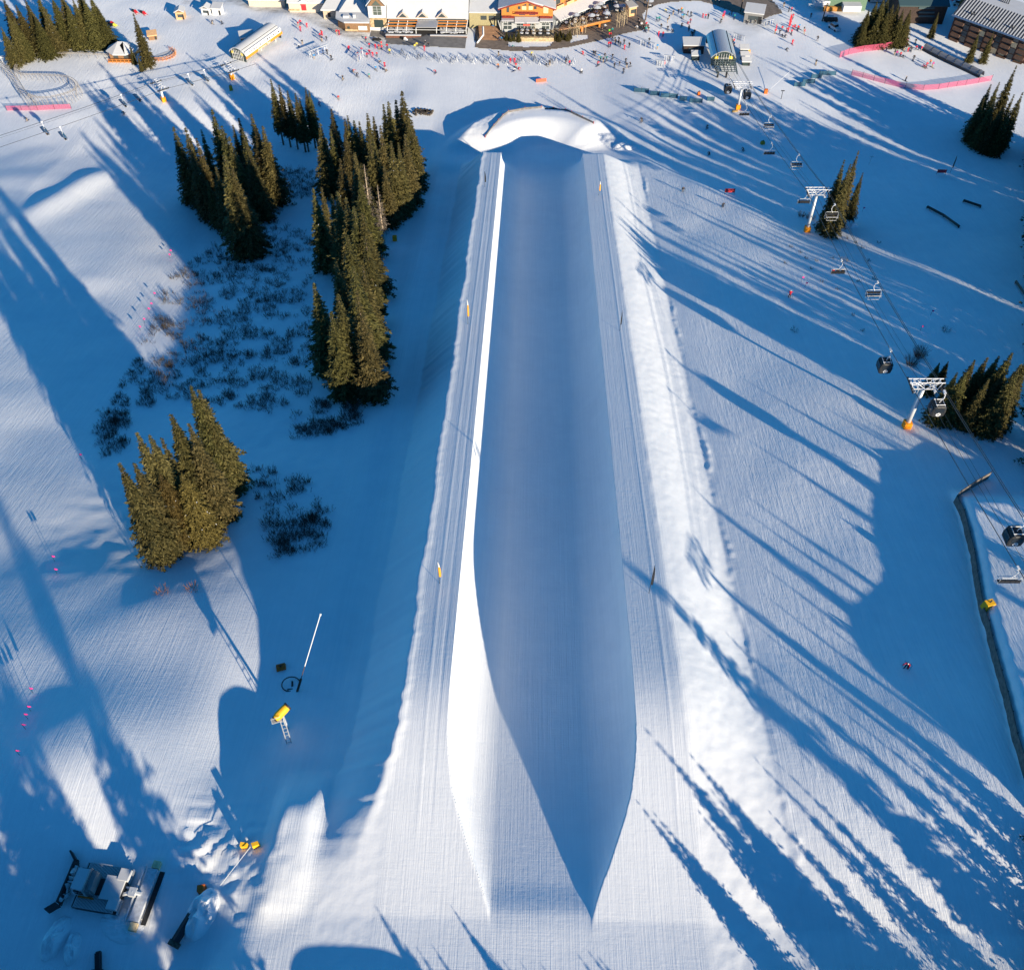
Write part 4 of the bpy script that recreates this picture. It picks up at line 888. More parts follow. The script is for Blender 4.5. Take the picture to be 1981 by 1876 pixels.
b = MB(); facade(b, L0(213, 92), L0(303, 172), YL, .08); child(b, 'doorway', REDD, lb)
b = MB(); facade(b, L0(203, 74), L0(292, 92), YL, .14); child(b, 'sign_board', mat('red_sign', (.62, .06, .07), .5), lb)
b = MB(); facade(b, L0(12, 150), L0(200, 178), YL, .15); child(b, 'stone_plinth', STONE, lb)
YK = 319.06; a, c = pl((480, 2), YK), pl((553, 20), YK); lw = root('beige_wing', 'low pale wing at the top edge left of the red doorway', -88, YK)
b = MB(); b.box(((a.x+c.x)/2, YK+4, a.z-2.2), (c.x-a.x, 8, 5)); child(b, 'wall', BEIGE2, lw); b = MB(); b.box(((a.x+c.x)/2, YK+4, a.z+.6), (c.x-a.x+.6, 9, .5)); child(b, 'roof', ROOFS, lw)
# --- linking block in shade between lodge and timber hotel
YC = 305.43; lk = root('link_building', 'shaded low building linking the lodge and the orange timber hotel', -15, YC)
a, c = pl(L1(1690, 200), YC), pl(L2(400, 330), YC); b = MB(); b.box(((a.x+c.x)/2, YC+5, (a.z+zg)/2-.4), (c.x-a.x, 10, a.z-zg+1)); child(b, 'wall', mat('green_tan_wall', (.34, .30, .17), .85, noise=.1), lk)
b = MB(); b.raw([(a.x, YC-.5, a.z), (c.x, YC-.5, a.z), (c.x, YC+14, a.z+5), (a.x, YC+14, a.z+5), (a.x, YC-.5, a.z+.35), (c.x, YC-.5, a.z+.35), (c.x, YC+14, a.z+5.35), (a.x, YC+14, a.z+5.35)], [(0, 3, 2, 1), (4, 5, 6, 7), (0, 1, 5, 4), (1, 2, 6, 5), (2, 3, 7, 6), (3, 0, 4, 7)]); child(b, 'roof', ROOFS, lk)
for X in (90, 220): b = MB(); facade(b, L2(X, 255), L2(X+95, 320), YC, .1); child(b, 'window', WIN, lk)
# --- orange timber hotel
YO = 303.08; ho = root('timber_hotel', 'orange timber gabled hotel front with balconies and white awnings', -3, YO)
def oz(q): return pl(q, YO)
a, c = oz(L2(420, 150)), oz(L2(1235, 270)); zb = gz(-3, YO)-.5; pk = oz(L2(830, 35)); l_, r_ = oz(L2(628, 90)), oz(L2(1030, 100)); sh = oz(L2(420, 150)); shr = oz(L2(1235, 150))
b = MB(); b.prism([(a.x, 0, c.z), (c.x, 0, c.z), (shr.x, 0, shr.z), (r_.x, 0, oz(L2(1090, 95)).z), (r_.x, 0, r_.z), (pk.x, 0, pk.z), (l_.x, 0, l_.z), (sh.x, 0, sh.z)], (0, YO, 0), (0, YO+9, 0)); child(b, 'upper_wall', WOOD, ho)
b = MB(); b.tube([oz(L2(365, 150))+Vector((0, -.3, 0)), oz(L2(575, 85))+Vector((0, -.3, 0)), pk+Vector((0, -.4, .25)), oz(L2(1080, 122))+Vector((0, -.3, 0))], .22, 4); b.tube([oz(L2(1090, 92))+Vector((0, -.3, 0)), oz(L2(1285, 155))+Vector((0, -.3, 0))], .2, 4); child(b, 'eave_trim', MAROON, ho)
zp_ = pk.z
b = MB()
for sx, e in ((-1, oz(L2(365, 150))), (1, oz(L2(1285, 155)))):
    xo = e.x; b.raw([(pk.x, YO-.2, zp_+.1), (xo, YO-.2, e.z), (xo+sx*.0, YO+14, e.z), (pk.x, YO+14, zp_+.1), (pk.x, YO-.2, zp_+.5), (xo, YO-.2, e.z+.4), (xo, YO+14, e.z+.4), (pk.x, YO+14, zp_+.5)], [(0, 1, 2, 3), (4, 7, 6, 5), (0, 4, 5, 1), (1, 5, 6, 2), (2, 6, 7, 3), (3, 7, 4, 0)])
child(b, 'roof', ROOFS, ho)
for q0, q1 in (((680, 105), (722, 152)), ((742, 105), (812, 162)), ((850, 105), (915, 162)), ((935, 105), (975, 152)), ((500, 110), (540, 200)), ((1085, 110), (1160, 215))):
    b = MB(); facade(b, L2(*q0), L2(*q1), YO, .07, 0); b2 = child(b, 'window', CREAM if 742 <= q0[0] <= 860 or q0[0] > 1000 else WIN, ho)
for q0, q1 in (((698, 208), (795, 248)), ((862, 208), (955, 248))): b = MB(); facade(b, L2(*q0), L2(*q1), YO, .07); child(b, 'window', WIN, ho)
b = MB(); b.prism([(oz(L2(740, 95)).x, 0, oz(L2(740, 95)).z), (oz(L2(815, 95)).x, 0, oz(L2(815, 95)).z), (oz(L2(815, 60)).x, 0, oz(L2(815, 60)).z)], (0, YO-.07, 0), (0, YO-.01, 0)); b.prism([(oz(L2(850, 95)).x, 0, oz(L2(850, 95)).z), (oz(L2(930, 95)).x, 0, oz(L2(930, 95)).z), (oz(L2(850, 60)).x, 0, oz(L2(850, 60)).z)], (0, YO-.07, 0), (0, YO-.01, 0)); child(b, 'gable_window', WIN, ho)
for q0, q1 in (((640, 165), (1000, 203)), ((432, 228), (622, 262)), ((1030, 235), (1228, 265))):
    a_, c_ = oz(L2(*q0)), oz(L2(*q1)); b = MB(); z0, z1_ = c_.z, a_.z; y = YO-1.2
    b.box(((a_.x+c_.x)/2, YO-.6, z0), (c_.x-a_.x, 1.2, .15)); b.tube([(a_.x, y, z1_), (c_.x, y, z1_)], .07, 4); b.tube([(a_.x, y, z0+.1), (c_.x, y, z0+.1)], .07, 4)
    n = max(3, int((c_.x-a_.x)/1.1))
    for k in range(n): x = a_.x+(c_.x-a_.x)*k/n; x2 = a_.x+(c_.x-a_.x)*(k+1)/n; b.tube([(x, y, z0), (x2, y, z1_)], .045, 4); b.tube([(x, y, z0), (x, y, z1_)], .05, 4)
    child(b, 'balcony', MAROON, ho)
for q0, q1 in (((420, 285), (615, 345)), ((630, 285), (1015, 375)), ((1030, 285), (1235, 350))):
    t0, t1, u0, u1 = oz(L2(q0[0], q0[1])), oz(L2(q1[0], q0[1])), pl(L2(q0[0], q1[1]), YO-2.6), pl(L2(q1[0], q1[1]), YO-2.6)
    b = MB(); b.raw([t0, t1, u1, u0, t0+Vector((0, 0, .25)), t1+Vector((0, 0, .25)), u1+Vector((0, 0, .25)), u0+Vector((0, 0, .25))], [(0, 1, 2, 3), (4, 7, 6, 5), (0, 4, 5, 1), (1, 5, 6, 2), (2, 6, 7, 3), (3, 7, 4, 0)]); child(b, 'awning', ROOFS, ho)
    b = MB(); b.tube([u0+Vector((0, -.1, -.1)), u1+Vector((0, -.1, -.1))], .07, 4)
    for k in range(6): b.box(u0.lerp(u1, (k+.5)/6)+Vector((0, -.12, -.15)), (.16, .16, .3))
    child(b, 'light_rail', DARK, ho)
a, c = oz(L2(425, 290)), oz(L2(1230, 475)); b = MB(); b.box(((a.x+c.x)/2, YO+4, (a.z+zb)/2), (c.x-a.x, 8, a.z-zb)); child(b, 'lower_wall', GREYM, ho)
for q0, q1 in (((455, 415), (580, 468)), ((668, 420), (945, 462)), ((1065, 420), (1175, 470)), ((668, 380), (945, 410)), ((455, 372), (580, 400)), ((1065, 375), (1175, 402))):
    b = MB(); facade(b, L2(*q0), L2(*q1), YO, .1, 0)
    a_, c_ = pl(L2(*q0), YO-.15), pl(L2(*q1), YO-.15); n = max(2, int((c_.x-a_.x)/1.0))
    for k in range(1, n): b.box((a_.x+(c_.x-a_.x)*k/n, YO-.12, (a_.z+c_.z)/2), (.1, .08, a_.z-c_.z), 0, 1)
    child(b, 'shop_glazing', [WIN, WALLW], ho)
b = MB(); facade(b, L2(765, 388), L2(870, 418), YO, .22); child(b, 'red_sign', mat('red_lit_sign', (.70, .13, .10), .5), ho)
for X0, X1 in ((365, 410), (1265, 1230)):
    q, r = pl(L2(X0, 330), YO-1.5), pl(L2(X1, 475), YO-.6); b = MB(); b.tube([q, (r.x, r.y, r.z)], .16, 5); b.tube([oz(L2(X1, 320))+Vector((0, -.3, 0)), (r.x, r.y, r.z)], .16, 5); child(b, 'strut', GREYM, ho)
# terrace of the hotel with stone wall
ys = 296.69; a, c = pl(L2(640, 600), ys), pl(L2(1245, 670), ys); tr = root('stone_terrace', 'stone walled terrace with railing below the orange hotel', 0, ys)
b = MB(); b.box(((a.x+c.x)/2, ys+2.6, (a.z+c.z)/2-.5), (c.x-a.x, 5.2, a.z-c.z+1)); child(b, 'stone_wall', STONE, tr)
b = MB(); b.tube([(a.x, ys+.1, a.z+1), (c.x, ys+.1, a.z+1)], .06, 4); b.tube([(a.x, ys+.1, a.z+.55), (c.x, ys+.1, a.z+.55)], .035, 4)
for k in range(9): b.box((a.x+(c.x-a.x)*k/8, ys+.1, a.z+.5), (.12, .12, 1.1))
child(b, 'railing', DARK, tr)
TZ = a.z
# steps between lodge and hotel
st = root('brick_steps', 'wide red brown brick steps between the lodge and the hotel', -14, 300)
b = MB(); s0, s1 = pl(L2(75, 725), 294.62), pl(L2(500, 735), 294.62); n = 14
for k in range(n):
    yk = 294.62+k*.72; b.box(((s0.x+s1.x)/2-(k*.16), yk+.36, s0.z-.4+k*.085), (s1.x-s0.x-.2*k, .715, 1.0))
child(b, 'step_flight', STEPS, st)
b = MB(); b.tube([pl(L2(30, 690), 294.81), pl(L2(130, 560), 298.00), pl(L2(125, 430), 301.20)], .3, 4); child(b, 'side_wall', WALLW, st)
# --- hotel wing with awnings running to the back right
wg = root('hotel_wing', 'hotel wing with white awnings and steel struts right of the gabled front', 15, 308)
A0, A1 = Vector((pl(L2(1290, 330), 305.43).x, 305.43, 0)), Vector((hit(*L3(470, 130))[0], hit(*L3(470, 130))[1], 0)); dv = (A1-A0); Lw = dv.length; dv.normalize(); nv = Vector((-dv.y, dv.x, 0)); zw = gz(15, 307.8)
def wq(s, d, z): return A0+dv*s+nv*d+Vector((0, 0, zw+z))
b = MB(); b.raw([wq(0, 0, -.5), wq(Lw, 0, -.5), wq(Lw, 9, -.5), wq(0, 9, -.5), wq(0, 0, 3.6), wq(Lw, 0, 3.6), wq(Lw, 9, 3.6), wq(0, 9, 3.6)], [(0, 3, 2, 1), (4, 5, 6, 7), (0, 1, 5, 4), (1, 2, 6, 5), (2, 3, 7, 6), (3, 0, 4, 7)]); child(b, 'lower_wall', GREYM, wg)
b = MB(); b.raw([wq(-.2, -1.8, 3.0), wq(Lw, -1.8, 3.0), wq(Lw, 2.2, 4.3), wq(-.2, 2.2, 4.3), wq(-.2, -1.8, 3.3), wq(Lw, -1.8, 3.3), wq(Lw, 2.2, 4.6), wq(-.2, 2.2, 4.6)], [(0, 3, 2, 1), (4, 5, 6, 7), (0, 1, 5, 4), (1, 2, 6, 5), (2, 3, 7, 6), (3, 0, 4, 7)]); child(b, 'awning', ROOFS, wg)
b = MB(); b.raw([wq(1, 2.2, 4), wq(Lw, 2.2, 4), wq(Lw, 11, 4), wq(1, 11, 4), wq(1, 2.2, 11), wq(Lw, 2.2, 11), wq(Lw, 11, 11), wq(1, 11, 11)], [(0, 3, 2, 1), (4, 5, 6, 7), (0, 1, 5, 4), (1, 2, 6, 5), (2, 3, 7, 6), (3, 0, 4, 7)]); child(b, 'upper_wall', WOOD, wg)
b = MB(); b.raw([wq(.5, 1.8, 11), wq(Lw, 1.8, 11), wq(Lw, 11.5, 13), wq(.5, 11.5, 13)], [(0, 1, 2, 3)]); b.raw([wq(.5, 1.8, 11.4), wq(Lw, 1.8, 11.4), wq(Lw, 11.5, 13.4), wq(.5, 11.5, 13.4)], [(0, 1, 2, 3)]); child(b, 'roof', ROOFS, wg)
for k in range(5):
    s = 1+k*Lw/5; b = MB(); p0 = wq(s, -.06, 1.7); b.raw([wq(s, -.06, .4), wq(s+Lw/5-1.6, -.06, .4), wq(s+Lw/5-1.6, -.06, 2.8), wq(s, -.06, 2.8), wq(s, .1, .4), wq(s+Lw/5-1.6, .1, .4), wq(s+Lw/5-1.6, .1, 2.8), wq(s, .1, 2.8)], [(0, 1, 2, 3), (7, 6, 5, 4), (0, 4, 5, 1), (1, 5, 6, 2), (2, 6, 7, 3), (3, 7, 4, 0)], 0)
    for j in range(1, 4): b.tube([wq(s+(Lw/5-1.6)*j/4, -.1, .4), wq(s+(Lw/5-1.6)*j/4, -.1, 2.8)], .06, 4, 1)
    child(b, 'shop_glazing', [WIN, WALLW], wg)
    b = MB(); b.tube([wq(s-.8, -.2, -.2), wq(s-.2, -1.7, 3.0)], .16, 5); child(b, 'strut', GREYM, wg)
    if k < 4: 
        b = MB(); b.raw([wq(s, 1.0, 5.4), wq(s+3.2, 1.0, 5.4), wq(s+3.2, 2.2, 5.4), wq(s, 2.2, 5.4), wq(s, 1.0, 6.3), wq(s+3.2, 1.0, 6.3), wq(s+3.2, 2.2, 6.3), wq(s, 2.2, 6.3)], [(0, 3, 2, 1), (0, 1, 5, 4), (1, 2, 6, 5), (2, 3, 7, 6), (3, 0, 4, 7)]); child(b, 'balcony', WOODL, wg)
        b = MB(); b.raw([wq(s+.6, 2.15, 6.2), wq(s+2.6, 2.15, 6.2), wq(s+2.6, 2.15, 8.2), wq(s+.6, 2.15, 8.2)], [(0, 1, 2, 3)]); child(b, 'window', WIN, wg)
# raised terrace in front of the wing on an orange beam
bm0, bm1 = pl(L2(1650, 430), 303.27), pl(L3(565, 325), 308.34)
dk = root('raised_terrace', 'raised dining terrace carried on a long orange beam', 18, 306)
zt = bm0.z+.2; back = [wq(.5, -2.2, 0), wq(Lw-1, -2.2, 0)]
b = MB(); c0 = pl(L2(1320, 470), 300.73); b.raw([(c0.x, c0.y, zt-.25), (bm0.x, bm0.y, zt-.25), (bm1.x, bm1.y, zt-.25), (back[1].x, back[1].y, zt-.25), (back[0].x, back[0].y, zt-.25), (c0.x, c0.y, zt), (bm0.x, bm0.y, zt), (bm1.x, bm1.y, zt), (back[1].x, back[1].y, zt), (back[0].x, back[0].y, zt)], [(4, 3, 2, 1, 0), (5, 6, 7, 8, 9)]+[(k, (k+1) % 5, 5+(k+1) % 5, 5+k) for k in range(5)]); child(b, 'deck', STEPS, dk)
b = MB(); b.tube([Vector((bm0.x, bm0.y-.1, zt-.45)), Vector((bm1.x, bm1.y-.1, zt-.45))], .35, 4); child(b, 'beam', WOOD, dk)
b = MB(); 
for t_ in (.1, .66): q = bm0.lerp(bm1, t_); b.box((q.x, q.y, (zt+gz(q.x, q.y))/2-.3), (.7, .7, zt-gz(q.x, q.y)+.2))
child(b, 'beam_post', WOOD, dk)
b = MB(); 
for hz in (.5, 1.0): b.tube([Vector((c0.x, c0.y, zt+hz)), Vector((bm0.x, bm0.y, zt+hz)), Vector((bm1.x, bm1.y, zt+hz))], .05, 4)
for k in range(16): q = bm0.lerp(bm1, k/15); b.box((q.x, q.y, zt+.5), (.1, .1, 1.0))
child(b, 'railing', DARK, dk)
# --- timber kiosk on the plaza, lift hut, right hand buildings
def hut(name, lab, q, dims, wall, roofm, rz=0, group='small huts', gab=False, win=True):
    p = at(*q); r = empty(name, p, rz, lab, 'hut', group); x, y, z = dims
    b = MB(); b.box((0, 0, z/2-.2), (x, y, z+.4)); b.build('wall', wall, r)
    b = MB()
    if gab: gable(b, -x/2, x/2, -y/2, y/2, z, z+x*.3, th=.25, over=.3)
    else: b.raw([(-x/2-.3, -y/2-.3, z), (x/2+.3, -y/2-.3, z), (x/2+.3, y/2+.3, z+.5), (-x/2-.3, y/2+.3, z+.5), (-x/2-.3, -y/2-.3, z+.3), (x/2+.3, -y/2-.3, z+.3), (x/2+.3, y/2+.3, z+.8), (-x/2-.3, y/2+.3, z+.8)], [(0, 3, 2, 1), (4, 5, 6, 7), (0, 1, 5, 4), (1, 2, 6, 5), (2, 3, 7, 6), (3, 0, 4, 7)])
    b.build('roof', roofm, r)
    if win:
        b = MB(); b.box((0, -y/2-.02, z*.55), (x*.55, .08, z*.4)); b.build('window', WIN, r)
    b = MB(); b.box((x*.36, -y/2-.03, z*.38), (x*.2, .1, z*.76)); b.build('door', DARK, r)
    return r
hut('plaza_hut', 'grey hut with snowy roof at the plaza corner behind the terminal', L4(1240, 322), (5.6, 5, 3.2), mat('grey_siding', (.22, .22, .22), .8), ROOFS, -.25)
hut('plaza_kiosk', 'small timber kiosk on the plaza beside the raised terrace', L3(880, 240), (2.6, 2.6, 3.0), WOODL, mat('grey_roof', (.35, .34, .33), .8), .4)
hut('lift_hut', 'brown lift hut left of the curved terminal roof', L4(280, 815), (6, 3.6, 2.6), DKBR, ROOFS, 0)
hut('lift_hut', 'small dark hut in the shade below the brown lift hut', L4(320, 945), (2.2, 1.6, 1.5), TEAL, ROOFS, 0)
hut('lift_hut', 'dark hut right of the terminal, nearest the yellow bin', L4(1085, 850), (2.2, 1.5, 1.6), TEAL, ROOFS, 0)
hut('lift_hut', 'dark low hut right of the terminal, middle of three', L4(1095, 940), (2.1, 1.3, 1.2), TEAL, ROOFS, 0, win=False)
hut('lift_hut', 'dark low hut right of the terminal, nearest the camera of three', L4(1120, 1030), (2.2, 1.3, 1.2), TEAL, ROOFS, 0, win=False)
hut('race_hut', 'tan timber hut standing alone on the upper left snow', ctl(1405, 140), (2.6, 3, 2.4), WOODL, ROOFS, .1, gab=True)
hut('race_hut', 'white hut on the upper left snow, left of the open one', ctl(1605, 105), (2.6, 2.6, 2.0), WALLW, ROOFS, -.15, gab=True)
hut('race_hut', 'white hut with an open dark front on the upper left snow', ctl(1690, 105), (2.8, 2.6, 2.0), WALLW, ROOFS, -.1, win=False)
hut('terminal_cabin', 'grey cabin in the shade behind the left lift terminal', ctl(1920, 330), (4.0, 3, 2.2), BROWN, ROOFS, .3)
# green and brown buildings at the upper right
YG = 320.00; gb = root('green_building', 'green sided building with white window at the top right', 110, YG)
a, c = pl(L5(480, -60), YG), pl(L5(1040, 125), YG); b = MB(); b.box(((a.x+c.x)/2, YG+5, (a.z+c.z)/2-.5), (c.x-a.x, 10, a.z-c.z+1)); child(b, 'wall', GREENW, gb)
b = MB(); facade(b, L5(400, 25), L5(470, 85), YG, .3); child(b, 'window', WALLW, gb)
b = MB(); boxp(b, L5(240, 30), L5(380, 110), YG-1, 5); child(b, 'porch_roof', ROOFS, gb)
b = MB(); boxp(b, L5(700, 100), L5(960, 200), YG-3.0, 3.2); child(b, 'entrance_roof', ROOFS, gb)
b = MB(); boxp(b, L5(380, 120), L5(860, 190), YG-1.2, 1.0); child(b, 'timber_wall', mat('ochre_boards', (.40, .19, .05), .8, noise=.3, nscale=.5), gb)
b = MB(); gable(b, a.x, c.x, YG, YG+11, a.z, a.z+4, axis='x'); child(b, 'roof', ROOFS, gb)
YD = 311.54; db = root('dark_building', 'dark timber building in deep shade behind the pine clump', 121, YD)
a, c = pl(L6(30, 100), YD), pl(L6(700, 345), YD); zb = gz(120, YD)
b = MB(); b.box(((a.x+c.x)/2, YD+6, (a.z+zb)/2-.3), (c.x-a.x, 12, a.z-zb+.6)); child(b, 'wall', DKBR, db)
b = MB(); b.raw([(a.x-.5, YD-.4, a.z), (c.x+.5, YD-.4, a.z), (c.x+.5, YD+12, a.z+3.5), (a.x-.5, YD+12, a.z+3.5), (a.x-.5, YD-.4, a.z+.3), (c.x+.5, YD-.4, a.z+.3), (c.x+.5, YD+12, a.z+3.8), (a.x-.5, YD+12, a.z+3.8)], [(0, 3, 2, 1), (4, 5, 6, 7), (0, 1, 5, 4), (1, 2, 6, 5), (2, 3, 7, 6), (3, 0, 4, 7)]); child(b, 'roof', mat('dark_teal_roof', (.05, .09, .10), .5), db)
for Y in (120, 190, 250): b = MB(); facade(b, L6(320, Y), L6(560, Y+30), YD, .2); child(b, 'balcony', mat('teal_balcony', (.06, .10, .11), .7), db)
YR = 327.52; rb = root('red_brown_building', 'long red brown building with white balconies at the top edge', 106, YR)
a, c = pl(L5(1100, -30), YR), pl(L6(260, 60), YR); b = MB(); b.box(((a.x+c.x)/2, YR+5, (a.z+c.z)/2-2), (c.x-a.x, 10, a.z-c.z+4)); child(b, 'wall', BRICK, rb)
for k in range(7):
    x0 = a.x+(c.x-a.x)*k/7+.4; b = MB(); b.box((x0+1.2, YR-.4, (a.z+c.z)/2+.3), (2.4, .9, .9)); child(b, 'balcony', WALLW, rb)
# brown apartment block with ribbed roof
P0, P1 = at(*L6(770, 600)), at(*L6(1800, 960)); dv2 = P1-P0; dv2.z = 0; LA = dv2.length+4; dv2.normalize(); nv2 = Vector((-dv2.y, dv2.x, 0))
if nv2.y < 0: nv2 = -nv2
za = P0.z-.6; HA = above(0, L6(880, 215)[1], (P0.x, P0.y, P0.z)); HA = min(max(HA, 7), 13)
ap = empty('apartment_block', P0, 0, 'dark brown apartment block with ribbed metal roof at the right edge', 'building')
def aq(s, d, z): return Vector((P0.x, P0.y, za))+dv2*s+nv2*d+Vector((0, 0, z))
def hexa(b, s0, s1, d0, d1, z0, z1, z0b=None, z1b=None, mi=None):
    zb0 = z0 if z0b is None else z0b; zb1 = z1 if z1b is None else z1b
    b.raw([aq(s0, d0, z0), aq(s1, d0, z0), aq(s1, d1, zb0), aq(s0, d1, zb0), aq(s0, d0, z1), aq(s1, d0, z1), aq(s1, d1, zb1), aq(s0, d1, zb1)], [(0, 3, 2, 1), (4, 5, 6, 7), (0, 1, 5, 4), (1, 2, 6, 5), (2, 3, 7, 6), (3, 0, 4, 7)], mi)
b = MB(); hexa(b, 0, LA, 0, 13, -.5, HA); child(b, 'wall', mat('apartment_siding', (.085, .045, .035), .85, noise=.2), ap)
b = MB(); hexa(b, -.6, LA+.6, -.9, 6.5, HA, HA+.3, HA+3.0, HA+3.3)
n = int(LA/.9)
child(b, 'metal_roof', mat('blue_grey_metal', (.07, .08, .10), .4, .3), ap); b = MB()
for k in range(n): hexa(b, k*LA/n, k*LA/n+.34, -.9, 6.5, HA+.32, HA+.40, HA+3.32, HA+3.40)
child(b, 'snow_ribs', ROOFS, ap); b = MB(); hexa(b, -.7, LA+.7, -1.0, -.75, HA-.05, HA+.42); child(b, 'eave_gutter', mat('blue_gutter', (.10, .17, .30), .5), ap)
b = MB(); hexa(b, -.3, LA+.3, 6.6, 15, HA+2.6, HA+3.0); child(b, 'flat_roof', ROOFS, ap)
b = MB(); hexa(b, LA+.02, LA+.14, 0, 12.5, -.4, HA); child(b, 'end_wall', STONE, ap)
rgA = random.Random(3)
for fl in range(4):
    for k in range(9):
        s = 1.0+k*(LA-2)/9; z = .9+fl*HA/4.3; b = MB(); hexa(b, s, s+1.7, -.08, .1, z, z+1.5); child(b, 'window', CREAM if rgA.random() < .08 else WIN, ap)
        if k % 2 == 0: b = MB(); hexa(b, s-.2, s+2.6, -1.0, 0, z-.6, z+.2); child(b, 'balcony', mat('balcony_boards', (.10, .06, .045), .85, noise=.2), ap)
for k in range(4):
    b = MB()
    for j in range(3): b.tube([aq(4+k*LA/4+j*.5, 1.2, HA+.8), aq(4+k*LA/4+j*.5, 1.2, HA+2.2)], .12, 6)
    child(b, 'vent_stack', DARK, ap)
for k in range(5): b = MB(); b.tube([aq(8+k*.6, 11, HA+2.9), aq(8+k*.6, 11, HA+4.4)], .15, 6); child(b, 'flue', DARK, ap)
ob = empty('ochre_building', (P0-dv2*3+nv2*17), 0, 'ochre gabled building end behind the apartment block', 'building'); b = MB(); hexa(b, -6, 2, 17, 24, 0, 7, 0, 9); child(b, 'wall', mat('ochre_wall', (.50, .30, .12), .85), ob)
b = MB(); hexa(b, -6.3, 2.3, 16.7, 24.3, 7.02, 7.35, 9.02, 9.35); child(b, 'roof', ROOFS, ob)
# --- lift terminals
def barrel(name, near, far_, w, h0, rise, label, roofm, sidem, n=14):
    r = empty(name, near, 0, label, 'lift terminal', 'lift terminals'); d = far_-near; d.z = 0; L = d.length; d.normalize(); s = Vector((d.y, -d.x, 0)); zb = min(near.z, far_.z)
    def q(a, t, z): return Vector((near.x, near.y, zb))+d*t+s*a+Vector((0, 0, z))
    b = MB(); ring = [(-w/2+w*k/n, h0+rise*math.sin(math.pi*k/n)**.75) for k in range(n+1)]
    for t0, t1 in [(i*L/20, (i+1)*L/20-.04) for i in range(20)]:
        for k in range(n):
            a0, z0 = ring[k]; a1, z1 = ring[k+1]; b.raw([q(a0, t0, z0), q(a1, t0, z1), q(a1, t1, z1), q(a0, t1, z0), q(a0*.97, t0, z0-.2), q(a1*.97, t0, z1-.2), q(a1*.97, t1, z1-.2), q(a0*.97, t1, z0-.2)], [(0, 1, 2, 3), (4, 7, 6, 5), (0, 4, 5, 1), (2, 6, 7, 3)])
    child(b, 'barrel_roof', roofm, r)
    b = MB()
    for k in (3, n-3):
        a0, z0 = ring[k]; b.raw([q(a0-.12, 0, z0+.1), q(a0+.12, 0, z0+.14), q(a0+.12, L, z0+.14), q(a0-.12, L, z0+.1)], [(0, 1, 2, 3)])
    child(b, 'roof_seam', DARK, r)
    b = MB(); b.raw([q(a, .1, z-.25) for a, z in ring]+[q(w/2-.3, .1, h0-2.4), q(-w/2+.3, .1, h0-2.4)], [tuple(range(n+3))], 0)
    b.raw([q(a, L-.1, z-.25) for a, z in ring]+[q(w/2-.3, L-.1, h0-2.4), q(-w/2+.3, L-.1, h0-2.4)], [tuple(range(n+2, -1, -1))], 0)
    child(b, 'end_panel', TEAL, r)
    b = MB()
    for k in range(7): a = -w*.3+w*.6*k/6; b.tube([q(a, -.02, h0-2.2), q(a, -.02, h0+rise*.6)], .07, 4)
    for z in (h0-1.2, h0-.1): b.tube([q(-w*.32, -.02, z), q(w*.32, -.02, z)], .06, 4)
    child(b, 'end_frame', WALLW, r)
    b = MB(); b.raw([q(-w*.36, -.06, h0-.3), q(-w*.22, -.06, h0-.3), q(-w*.22, -.06, h0+.6), q(-w*.34, -.06, h0+.4)], [(0, 1, 2, 3)]); child(b, 'warning_panel', mat('safety_yellow', (.75, .55, .02), .6), r)
    b = MB(); b.raw([q(w*.36, -.06, h0-.3), q(w*.22, -.06, h0-.3), q(w*.22, -.06, h0+.6), q(w*.34, -.06, h0+.4)], [(3, 2, 1, 0)]); child(b, 'warning_panel', mat('safety_yellow', (.75, .55, .02), .6), r)
    b = MB()
    for t0 in (1.5, L*.5, L-1.5):
        for a in (-w*.25, w*.25): b.tube([q(a, t0, -.5), q(a, t0, h0)], .3, 8)
    child(b, 'column', sidem, r)
    return r, q, L
tR, qR, LR = barrel('lift_terminal', at(1397, 130), at(1386, 92), 7.4, 3.6, 2.0, 'lift terminal with long curved grey metal roof on the right', METAL, TEAL)
b = MB()
for k in range(6): b.tube([qR(-3+k*1.2, -.2, 3.2), qR(-2.4+k*.96, -7.5, 3.4)], .12, 5)
for k in range(7): b.tube([qR(-3.2, -.6-k*1.1, 3.3), qR(3.2, -.6-k*1.1, 3.3)], .1, 5)
b.tube([qR(-3.4, -.3, 3.0), qR(-2.6, -8, 3.0)], .2, 5); b.tube([qR(3.4, -.3, 3.0), qR(3.0, -8, 3.0)], .2, 5); child(b, 'entry_gantry', mat('teal_steel', (.07, .10, .11), .5, .2), tR)
b = MB(); b.tube([qR(-2.4, -7.2, -.3), qR(-2.2, -6.8, 3.1)], .28, 8); b.tube([qR(.2, -7.2, -.3), qR(.2, -6.8, 3.1)], .28, 8); child(b, 'gantry_leg', DARK, tR)
b = MB(); q = qR(-2.4, -7.25, .4); b.box(q, (1, 1, 1.2)); child(b, 'base_pad', ORANGE, tR)
tL, qL, LL_ = barrel('lift_terminal', at(462, 117), at(531, 74), 6.2, 3.0, 1.7, 'lift terminal with white snowy barrel roof and orange side band', ROOFS, GREYM)
s_ = -1 if (qL(3, 5, 0)-qL(0, 5, 0)).x < 0 else 1
b = MB(); b.raw([qL(s_*3.12, .1, 2.7), qL(s_*3.12, LL_, 2.7), qL(s_*2.95, LL_, 4.0), qL(s_*2.95, .1, 4.0), qL(s_*3.02, .1, 2.7), qL(s_*3.02, LL_, 2.7), qL(s_*2.8, LL_, 4.0), qL(s_*2.8, .1, 4.0)], [(0, 1, 2, 3), (7, 6, 5, 4), (0, 4, 5, 1), (2, 6, 7, 3)]); child(b, 'white_side', WHITE, tL)
b = MB(); rgB = random.Random(2)
